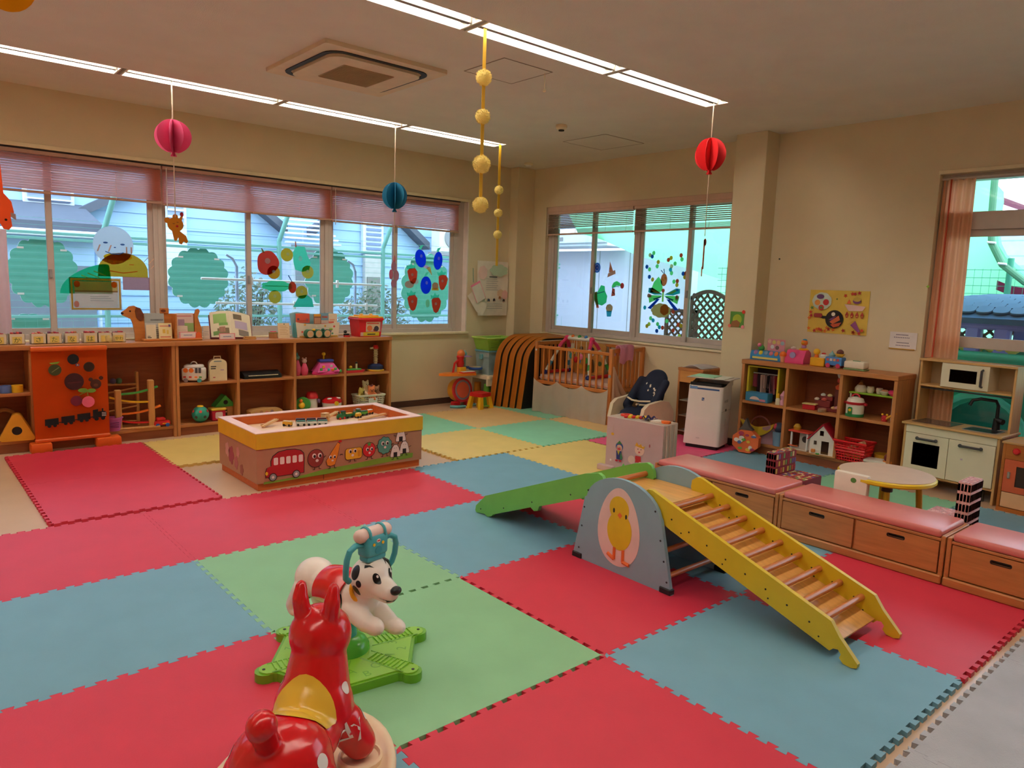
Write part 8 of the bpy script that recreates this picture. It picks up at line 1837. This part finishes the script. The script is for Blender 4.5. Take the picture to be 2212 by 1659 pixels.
b = MB(); b.prism([(-.25, -.78), (-.06, -.78), (-.028, -.84), (-.02, -1.02), (.02, -1.07), (.032, -1.14), (.012, -1.17), (.018, -1.23), (-.002, -1.255), (-.03, -1.25), (-.06, -1.19), (-.12, -1.08), (-.25, -.95)], OB, (0, 0, 0), X, Z, Y, .004); b.obj('body', t)
b = MB(); b.prism(circ(-.015, -1.19, .008, n=10), BLACK, (0, -.002, 0), X, Z, Y, .002); b.prism([(.012, -1.14), (.04, -1.15), (.042, -1.19), (.014, -1.17)], M(206, 196, 206, .7), (0, -.001, 0), X, Z, Y, .004); b.obj('eye', t, kind='stuff')
b = MB(); b.box(-.14, -.13, -.001, .001, -.80, 0, STR, 0); b.obj('ribbon', t)
t = thing('hanging_ball', 'golden orange paper ball at the top left corner of the photo', 'decoration', (-.62, .30, 3.0))
b = MB(); b.ball((-.03, .0, -.22), (.115, .115, .13), M(226, 150, 20, .7, 'paper', .2), 24, 14); b.obj('ball', t); b = MB(); b.box(-.034, -.026, -.001, .001, -.1, 0, STR, 0); b.obj('ribbon', t)
b = MB(); b.sheet(lambda u, v: (-.55+.20*u, 3.5+.02*math.sin(u*9), .95+.86*v), 12, 4, M(236, 206, 206, .8, 'cloth'), .004)
b.solo('white_curtain', 'pinkish white hanging cloth at the left edge of the long window', 'curtain')

# ================================================================ CUT-OUTS ON THE WINDOWS
TREE = M(96, 170, 150, .7, 'plain', .3, .04)
for k, (x, z, rx, rz, lb) in enumerate(((.158, 1.463, .318, .363, 'at the left edge beside the round white face'), (1.758, 1.454, .343, .35, 'in the middle window behind the white poles'), (3.47, 1.508, .349, .388, 'half hidden by the window post beside the fruit cut-outs'), (5.048, 1.406, .427, .499, 'behind the strawberry cut-outs'), (.006, .86, .25, .16, 'low down at the left, above the letter boxes'))):
    t = thing('tree_board', 'scalloped green tree-shaped board on the wire fence, %s' % lb, 'board', (x, 5.335, z), 0, 'tree-shaped boards on the fence')
    b = MB(); b.prism(scallop(0, 0, rx, rz, 16, .09, 5), TREE, (0, .0, 0), X, Z, Y, .012, side=M(230, 236, 232, .6)); b.obj('board', t)
    for a in (.8, 2.3, 3.9): b = MB(); b.box(rx*.9*math.cos(a)-.03, rx*.9*math.cos(a)+.03, -.004, 0, rz*.92*math.sin(a)-.01, rz*.92*math.sin(a)+.01, M(226, 206, 196, .6), 0); b.obj('tape', t)
GLA, GLB = 3.683, 3.717
def lst(name, label, cat, x, z, parts, g=GLB if False else GLA, group=None):
    """Flat cut-out stuck on the inside of the long window: parts = (outline relative to x,z, material)."""
    t = thing(name, label, cat, (x, g-.0015, z), 0, group)
    for k, q in enumerate(parts):
        nm, pl_, m = q[:3]; b = MB(); b.prism(pl_, m, (0, -.0012*k-(q[3] if len(q) > 3 else 0), 0), X, Z, -Y, .0008); b.obj(nm, t)
    return t
Pp = lambda r, g, b_: M(r, g, b_, .7, 'paper', .2, .03)
fruit = 'fruit cut-outs on the window'
lst('face_cutout', 'round white paper face with blue eyes and smile on the window', 'cut-out', .481, 1.735, [('disc', circ(0, 0, .168, .172, 36), Pp(250, 250, 250)), ('eye', circ(-.065, .02, .02, .008, 12), BLUE), ('eye', circ(.075, .01, .02, .008, 12), BLUE), ('nose', circ(.01, -.02, .01, .005, 8), BLUE), ('smile', [(-.07, -.055), (-.02, -.075), (.04, -.075), (.08, -.06), (.08, -.068), (.04, -.083), (-.02, -.083), (-.07, -.063)], BLUE)]+[('orange_mark', [(x, -.06), (x+.012, -.06), (x+.035, .0), (x+.023, .0)] if x < 0 else [(x, -.07), (x+.012, -.07), (x+.012, -.01), (x, -.01)], Pp(240, 170, 130)) for x in (-.14, -.05, .10, .14)])
lst('house_cutout', 'orange cellophane dome with smiling face and rays on the window', 'cut-out', .555, 1.50, [('dome', [(-.21+.42*(1-math.cos(PI*i/20))/2, .17*math.sin(PI*i/20)) for i in range(21)]+[(.21, -.05), (-.21, -.05)], film(250, 176, 50, .85)), ('top', circ(-.04, .13, .12, .035, 20), film(252, 190, 30, .9)), ('smile', [(-.12, .0), (0, -.02), (.12, .0), (.12, .008), (0, -.012), (-.12, .008)], Pp(220, 90, 40)), ('eye', [(-.1, .06), (-.06, .062), (-.06, .067), (-.1, .067)], Pp(220, 90, 40)), ('eye', [(.05, .062), (.09, .06), (.09, .067), (.05, .067)], Pp(220, 90, 40)), ('base', [(-.01, -.05), (.225, -.05), (.225, -.17), (-.01, -.17)], film(236, 150, 140, .8))]+[('ray', [(.17+.03*i, .09-.03*i), (.18+.03*i, .095-.03*i), (.25+.03*i, .17-.03*i), (.24+.03*i, .17-.03*i)], Pp(236, 190, 150)) for i in range(3)])
lst('hill_cutout', 'green cellophane half-round with yellow streaks on the window', 'cut-out', .26, 1.43, [('shape', [(-.22, -.14)]+[(-.22+.40*(1-math.cos(PI*i/14))/2+.0*i, -.14+.27*math.sin(PI*i/14*.62)) for i in range(1, 15)]+[(.20, -.14)], film(60, 210, 140, .65))]+[('streak', [(-.05+.05*i, .02+.02*i), (.05+.05*i, -.02+.02*i), (.05+.05*i, -.012+.02*i), (-.05+.05*i, .03+.02*i)], Pp(190, 190, 80)) for i in range(3)])
t = lst('certificate', 'cream certificate sheet with orange border taped to the window', 'paper', .322, 1.285, [('sheet', rrect(-.21, .21, -.145, .15, .004, 2), Pp(246, 220, 196)), ('banner', rrect(-.17, .18, .03, .115, .004, 2), Pp(236, 206, 130)), ('banner_shade', rrect(-.17, .18, .02, .034, .002, 2), Pp(190, 140, 90)), ('page', rrect(-.17, .175, -.115, .02, .004, 2), Pp(250, 236, 226)), ('corner_mark', circ(-.15, .09, .025, .03, 12), Pp(226, 110, 40)), ('corner_mark', circ(.15, .09, .025, .03, 12), Pp(226, 120, 40)), ('corner_mark', circ(-.16, -.09, .022, .03, 12), Pp(240, 170, 150))]+[('border', pl_, Pp(240, 180, 60)) for pl_ in (rrect(-.20, .20, .125, .14, .002, 2), rrect(-.20, .20, -.138, -.124, .002, 2), rrect(-.20, -.186, -.124, .125, .002, 2), rrect(.188, .20, -.124, .125, .002, 2))]+[('text_line', rrect(-.05, .10+.02*i, -.02-.02*i, -.016-.02*i, .001, 2), GREY) for i in range(3)])
HOLE = Pp(226, 236, 244)
lst('apple_cutout', 'big red fruit cut-out at the left of the fruit ring on the window', 'cut-out', 1.93, 1.64, [('fruit', [(.118*math.cos(a)*(1+.08*math.cos(3*a)), .125*math.sin(a)*(1+.06*math.sin(2*a))) for a in [2*PI*i/32 for i in range(32)]], Pp(240, 70, 50)), ('dot', circ(0, .02, .03, n=16), HOLE), ('stalk', [(-.05, .10), (-.03, .10), (-.06, .15), (-.07, .145)], Pp(150, 130, 60))], group=fruit)
for k, (x, z, c, lb) in enumerate(((2.142, 1.734, (240, 180, 50), 'at the top of the fruit ring'), (2.377, 1.56, (240, 190, 70), 'at the right of the fruit ring'), (1.995, 1.543, (250, 150, 40), 'below the big red fruit'), (2.005, 1.286, (246, 190, 60), 'at the lower left of the fruit ring'), (2.306, 1.341, (240, 180, 60), 'at the lower right of the fruit ring'))):
    lst('orange_cutout', 'round yellow-orange fruit cut-out %s' % lb, 'cut-out', x, z, [('fruit', circ(0, 0, .069, .07, 24), film(*c, .85)), ('dot', circ(.0 if k else .01, .008, .018, n=12), HOLE)], group=fruit)
lst('pear_cutout', 'mint green pear cut-out on the window', 'cut-out', 2.294, 1.70, [('fruit', [(-.05, .13), (.05, .13), (.08, .04), (.12, -.04), (.10, -.12), (.02, -.14), (-.06, -.12), (-.08, -.04), (-.085, .06)], film(110, 240, 180, .7)), ('dot', circ(0, 0, .022, .028, 14), HOLE), ('stalk', [(-.06, .12), (-.045, .12), (-.05, .18), (-.062, .18)], Pp(226, 110, 80))], group=fruit)
lst('leaf_cutout', 'long light green leaf cut-out with red berry below the pear', 'cut-out', 2.03, 1.40, [('leaf', scallop(0, 0, .165, .055, 8, .14), film(90, 230, 150, .7)), ('leaf_vein', rrect(-.13, .12, -.004, .004, .002, 2), Pp(60, 170, 110)), ('berry', circ(.17, -.01, .045, .062, 18), Pp(226, 70, 40)), ('stem', [(.16, .05), (.17, .05), (.13, .12), (.12, .115)], BLUE)], group=fruit)
lst('leaf_cutout', 'mint half-round leaf cut-out low at the right of the fruit ring', 'cut-out', 2.327, 1.24, [('leaf', [(-.12, -.06), (.12, -.06), (.10, .03), (.04, .075), (-.05, .06)], film(80, 220, 170, .6))], group=fruit)
for x, z, rx, rz, rot, lb in ((3.84, 1.777, .078, .11, .25, 'at the top left'), (4.099, 1.761, .066, .112, -.1, 'at the top right'), (3.925, 1.457, .08, .108, .0, 'in the centre')):
    pl_ = [(rx*math.cos(a)*math.cos(rot)-rz*math.sin(a)*math.sin(rot), rx*math.cos(a)*math.sin(rot)+rz*math.sin(a)*math.cos(rot)) for a in [2*PI*i/28 for i in range(28)]]
    lst('plum_cutout', 'deep blue plum cut-out %s of the berry group' % lb, 'cut-out', x, z, [('fruit', pl_, Pp(20, 60, 226)), ('dot', circ(.01, .03, .018, .021, 14), HOLE), ('leaf', [(-.03, rz), (.0, rz-.005), (.04, rz+.055), (-.01, rz+.04)], Pp(110, 236, 170))], group='berry cut-outs on the window')
for x, z, rot, lb in ((3.723, 1.568, .0, 'at the upper left'), (4.171, 1.505, -.2, 'at the upper right'), (3.729, 1.245, .0, 'at the lower left'), (4.077, 1.22, -.1, 'at the lower right')):
    pl_ = [(-.07, .05), (-.04, .085), (.04, .09), (.075, .05), (.07, -.02), (.045, -.085), (.015, -.105), (-.02, -.09), (-.05, -.03)]
    pl_ = [(a*math.cos(rot)-c*math.sin(rot), a*math.sin(rot)+c*math.cos(rot)) for a, c in pl_]
    lst('strawberry_cutout', 'red strawberry cut-out with green crown %s of the berry group' % lb, 'cut-out', x, z, [('fruit', pl_, Pp(240, 70, 40)), ('crown', [(-.07, .07), (-.085, .12), (-.04, .11), (-.02, .15), (.01, .115), (.05, .13), (.04, .09)], Pp(90, 230, 170)), ('dot', circ(.0, .01, .018, n=14), HOLE)], group='berry cut-outs on the window')
lst('cone_cutout', 'small yellow ice cream cone cut-out among the plums', 'cut-out', 3.955, 1.635, [('cone', [(-.03, .03), (.03, .05), (.06, -.06)], Pp(236, 180, 90)), ('scoop', circ(-.03, .045, .04, .02, 14), Pp(236, 190, 200))], group='berry cut-outs on the window')
lst('bun_cutout', 'brown bun cut-out left of the central plum', 'cut-out', 3.685, 1.46, [('bun', circ(0, 0, .065, .045, 18), film(220, 150, 110, .75)), ('bun_top', circ(.08, .04, .05, .04, 16), film(226, 190, 160, .6))], group='berry cut-outs on the window')
lst('burger_cutout', 'small burger cut-out right of the central plum', 'cut-out', 4.065, 1.45, [('top', circ(0, .0, .05, .045, 16), Pp(214, 140, 90)), ('base', rrect(-.055, .05, -.055, -.025, .008, 3), Pp(236, 180, 70))], group='berry cut-outs on the window')
lst('leaf_cutout', 'tiny pale green leaf cut-out beside the lower right strawberry', 'cut-out', 3.955, 1.235, [('leaf', circ(0, 0, .03, .05, 14), Pp(150, 220, 150))], group='berry cut-outs on the window')
# corner window: cut-outs on the two inner panes (a runs along y)
def rst(name, label, y, z, parts, g=5.530, group='cut-outs on the corner window'):
    t = thing(name, label, 'cut-out', (g-.0015, y, z), -PI/2, group)
    for k, q in enumerate(parts): b = MB(); b.prism(q[1], q[2], (0, -.0012*k, 0), X, Z, -Y, .0008); b.obj(q[0], t)
G1 = 5.564
rst('lollipop_cutout', 'blue and white spiral lollipop cut-out on the left pane', 2.359, 1.742, [('candy', circ(0, 0, .055, .062, 24), Pp(40, 90, 190)), ('swirl', circ(0, 0, .04, .045, 20), HOLE), ('swirl', circ(0, 0, .026, .030, 18), Pp(40, 90, 190)), ('swirl', circ(.004, 0, .013, .015, 14), HOLE), ('stick', [(-.03, -.06), (-.022, -.058), (-.10, -.19), (-.108, -.185)], Pp(236, 200, 190))], G1)
rst('sail_cutout', 'pink-red triangular party hat cut-out on the left pane', 2.123, 1.716, [('hat', [(-.04, -.03), (.03, -.02), (-.03, .10)], Pp(236, 110, 90)), ('brim', [(-.06, -.09), (.07, -.045), (.06, .0), (-.05, -.04)], Pp(240, 130, 120)), ('spot', circ(-.02, .02, .016, n=12), Pp(246, 190, 170))], G1)
rst('tree_cutout', 'green leafy cut-out with a brown branch on the left pane', 2.28, 1.40, [('leaf', [(-.05, .05), (.0, .13), (.06, .12), (.07, .06), (.11, .0), (.10, -.08), (.03, -.12), (-.06, -.10), (-.13, -.0)], Pp(80, 214, 150)), ('vein', [(-.06, .02), (.06, .05), (.06, .058), (-.06, .03)], BLUE), ('branch', [(-.10, .04), (-.06, .05), (-.05, -.03), (-.02, -.13), (-.06, -.13), (-.10, -.05)], Pp(150, 100, 60)), ('tip', [(-.03, -.115), (-.06, -.115), (-.06, -.15), (-.01, -.15)], Pp(226, 90, 70))], G1)
rst('leaf_cutout', 'green arched leaf cut-out with a red berry on the left pane', 2.03, 1.535, [('leaf', [(-.08, -.02), (-.05, .03), (.0, .05), (.05, .03), (.08, .0), (.05, -.01), (.0, -.005), (-.05, -.03)], Pp(100, 224, 130)), ('berry', circ(.09, -.005, .03, .035, 14), Pp(226, 60, 60)), ('edge', [(-.07, -.03), (.0, -.01), (.05, -.015), (.05, -.022), (.0, -.018), (-.07, -.04)], Pp(60, 160, 180))], G1)
rst('cone_cutout', 'red cone-shaped cut-out below the arched leaf on the left pane', 2.075, 1.45, [('cone', [(-.03, -.05), (.03, -.04), (.02, .04), (-.02, .05)], Pp(226, 80, 70)), ('stripe', [(-.02, .0), (.028, -.03), (.028, -.02), (-.02, .01)], DARK)], G1)
rst('cupcake_cutout', 'brown and blue cupcake cut-out on the left pane', 2.127, 1.24, [('cake', scallop(0, .015, .055, .048, 7, .08), Pp(226, 150, 120)), ('cup', [(-.045, -.02), (.045, -.015), (.035, -.085), (-.03, -.09)], Pp(70, 170, 226)), ('dot', circ(.0, .03, .014, n=12), HOLE)], G1)
W1, W2 = Pp(60, 200, 170), Pp(130, 220, 130)
bw = []
for s in (-1, 1):
    bw += [('wing', [(s*.01, .0), (s*.17, .075), (s*.22, .07), (s*.225, .02), (s*.13, -.005)], Pp(40, 160, 190)), ('wing_patch', [(s*.05, .012), (s*.15, .055), (s*.19, .05), (s*.12, .012)], Pp(200, 220, 110)), ('wing', [(s*.01, -.01), (s*.22, -.01), (s*.20, -.10), (s*.12, -.07)], W2), ('wing_patch', [(s*.03, -.02), (s*.15, -.05), (s*.13, -.065), (s*.04, -.035)], Pp(50, 90, 170)), ('tail_wing', [(s*.05, -.05), (s*.09, -.05), (s*.22, -.16), (s*.17, -.17)], Pp(20, 60, 190)), ('spot', circ(s*.19, -.02, .02, n=12), Pp(236, 120, 130)), ('tip_spot', circ(s*.19, .055, .014, n=10), Pp(90, 110, 200))]
bw += [('body', [(-.01, .03), (.01, .03), (.012, -.08), (-.012, -.08)], Pp(170, 210, 90)), ('head', circ(0, .045, .022, n=14), Pp(214, 80, 70))]
rst('butterfly_cutout', 'big butterfly cut-out with green and blue wings on the right pane', 1.29, 1.445, bw)
rst('leaf_cutout', 'large pale green leaf cut-out behind the butterfly', 1.40, 1.555, [('leaf', [(-.09, -.09), (-.04, .03), (.02, .09), (.07, .04), (.09, -.06), (.03, -.10)], Pp(130, 236, 150))])
rst('berry_cutout', 'orange-red oval berry cut-out above the butterfly', 1.302, 1.61, [('berry', circ(0, 0, .045, .07, 20), Pp(236, 110, 80)), ('spot', circ(-.012, .0, .012, .016, 10), Pp(226, 196, 90)), ('spot', circ(.018, .02, .012, .016, 10), Pp(226, 196, 90)), ('stem', [(-.01, .07), (.0, .07), (-.04, .11), (-.05, .105)], BLUE), ('stem', [(.0, .07), (.01, .07), (.0, .125), (-.01, .12)], BLUE)])
rst('cloud_cutout', 'orange-brown scalloped cut-out below the butterfly', 1.32, 1.265, [('shape', scallop(0, 0, .135, .08, 9, .1), film(226, 150, 100, .8)), ('patch', scallop(.05, .01, .06, .06, 6, .1), film(214, 120, 80, .5))])
CC = dict(c=(240, 206, 170), g=(130, 230, 150), b=(30, 80, 190), o=(240, 170, 50), r=(226, 70, 50), s=(50, 170, 220), p=(230, 120, 130), y=(236, 220, 90)); CN = dict(c='cream', g='light green', b='dark blue', o='orange', r='red', s='sky blue', p='pink', y='pale yellow')
DOTS = [(1.467, 1.91, 'g'), (1.518, 1.887, 'c'), (1.088, 1.881, 'r'), (1.486, 1.871, 'b'), (1.221, 1.853, 'o'), (1.074, 1.837, 'g'), (1.256, 1.832, 'r'), (1.396, 1.809, 'o'), (1.163, 1.791, 'g'), (1.208, 1.762, 'c'), (1.407, 1.761, 'g'), (1.554, 1.755, 'b'), (1.514, 1.725, 'g'), (1.219, 1.724, 's'), (1.203, 1.686, 'g'), (1.01, 1.685, 'r'), (1.045, 1.682, 'b'), (1.021, 1.644, 'o'), (1.51, 1.641, 'b'), (1.462, 1.611, 'o'), (1.117, 1.6, 'r'), (1.162, 1.593, 'g'), (1.119, 1.557, 'o'), (1.504, 1.427, 'p'), (1.102, 1.41, 'p'), (1.551, 1.288, 's'), (1.148, 1.259, 'r'), (1.457, 1.17, 'g'), (1.227, 1.151, 'g'), (1.42, 1.148, 's'), (1.068, 1.119, 'r'), (1.029, 1.113, 'o'), (1.353, 1.11, 'g'), (1.475, 1.102, 'y'), (1.504, 1.078, 'o'), (1.325, 1.076, 's'), (1.28, 1.073, 'r'), (1.132, 1.053, 'r'), (1.359, 1.031, 'b'), (1.043, 0.994, 'y')]
used_ = {}
for y, z, c in DOTS:
    part_ = 'above the butterfly' if z > 1.60 else 'beside the butterfly' if z > 1.35 else 'below the butterfly'
    side_ = 'near the pane\'s left edge' if y > 1.38 else 'near the pane\'s right edge' if y < 1.16 else 'mid-pane'
    lb = 'round %s paper dot %s, %s' % (CN[c], part_, side_); used_[lb] = used_.get(lb, 0)+1
    if used_[lb] > 1: lb += ', ' + ['', 'lower one', 'lowest one'][min(2, used_[lb]-1)]
    b = MB(); b.prism(circ(0, 0, .022, .024, 16), M(*CC[c], .7, 'paper', .2, .03), (0, 0, 0), X, Z, -Y, .0008); b.solo('paper_dot', lb, 'cut-out', (5.527, y, z), -PI/2, 'round paper dots on the corner window')
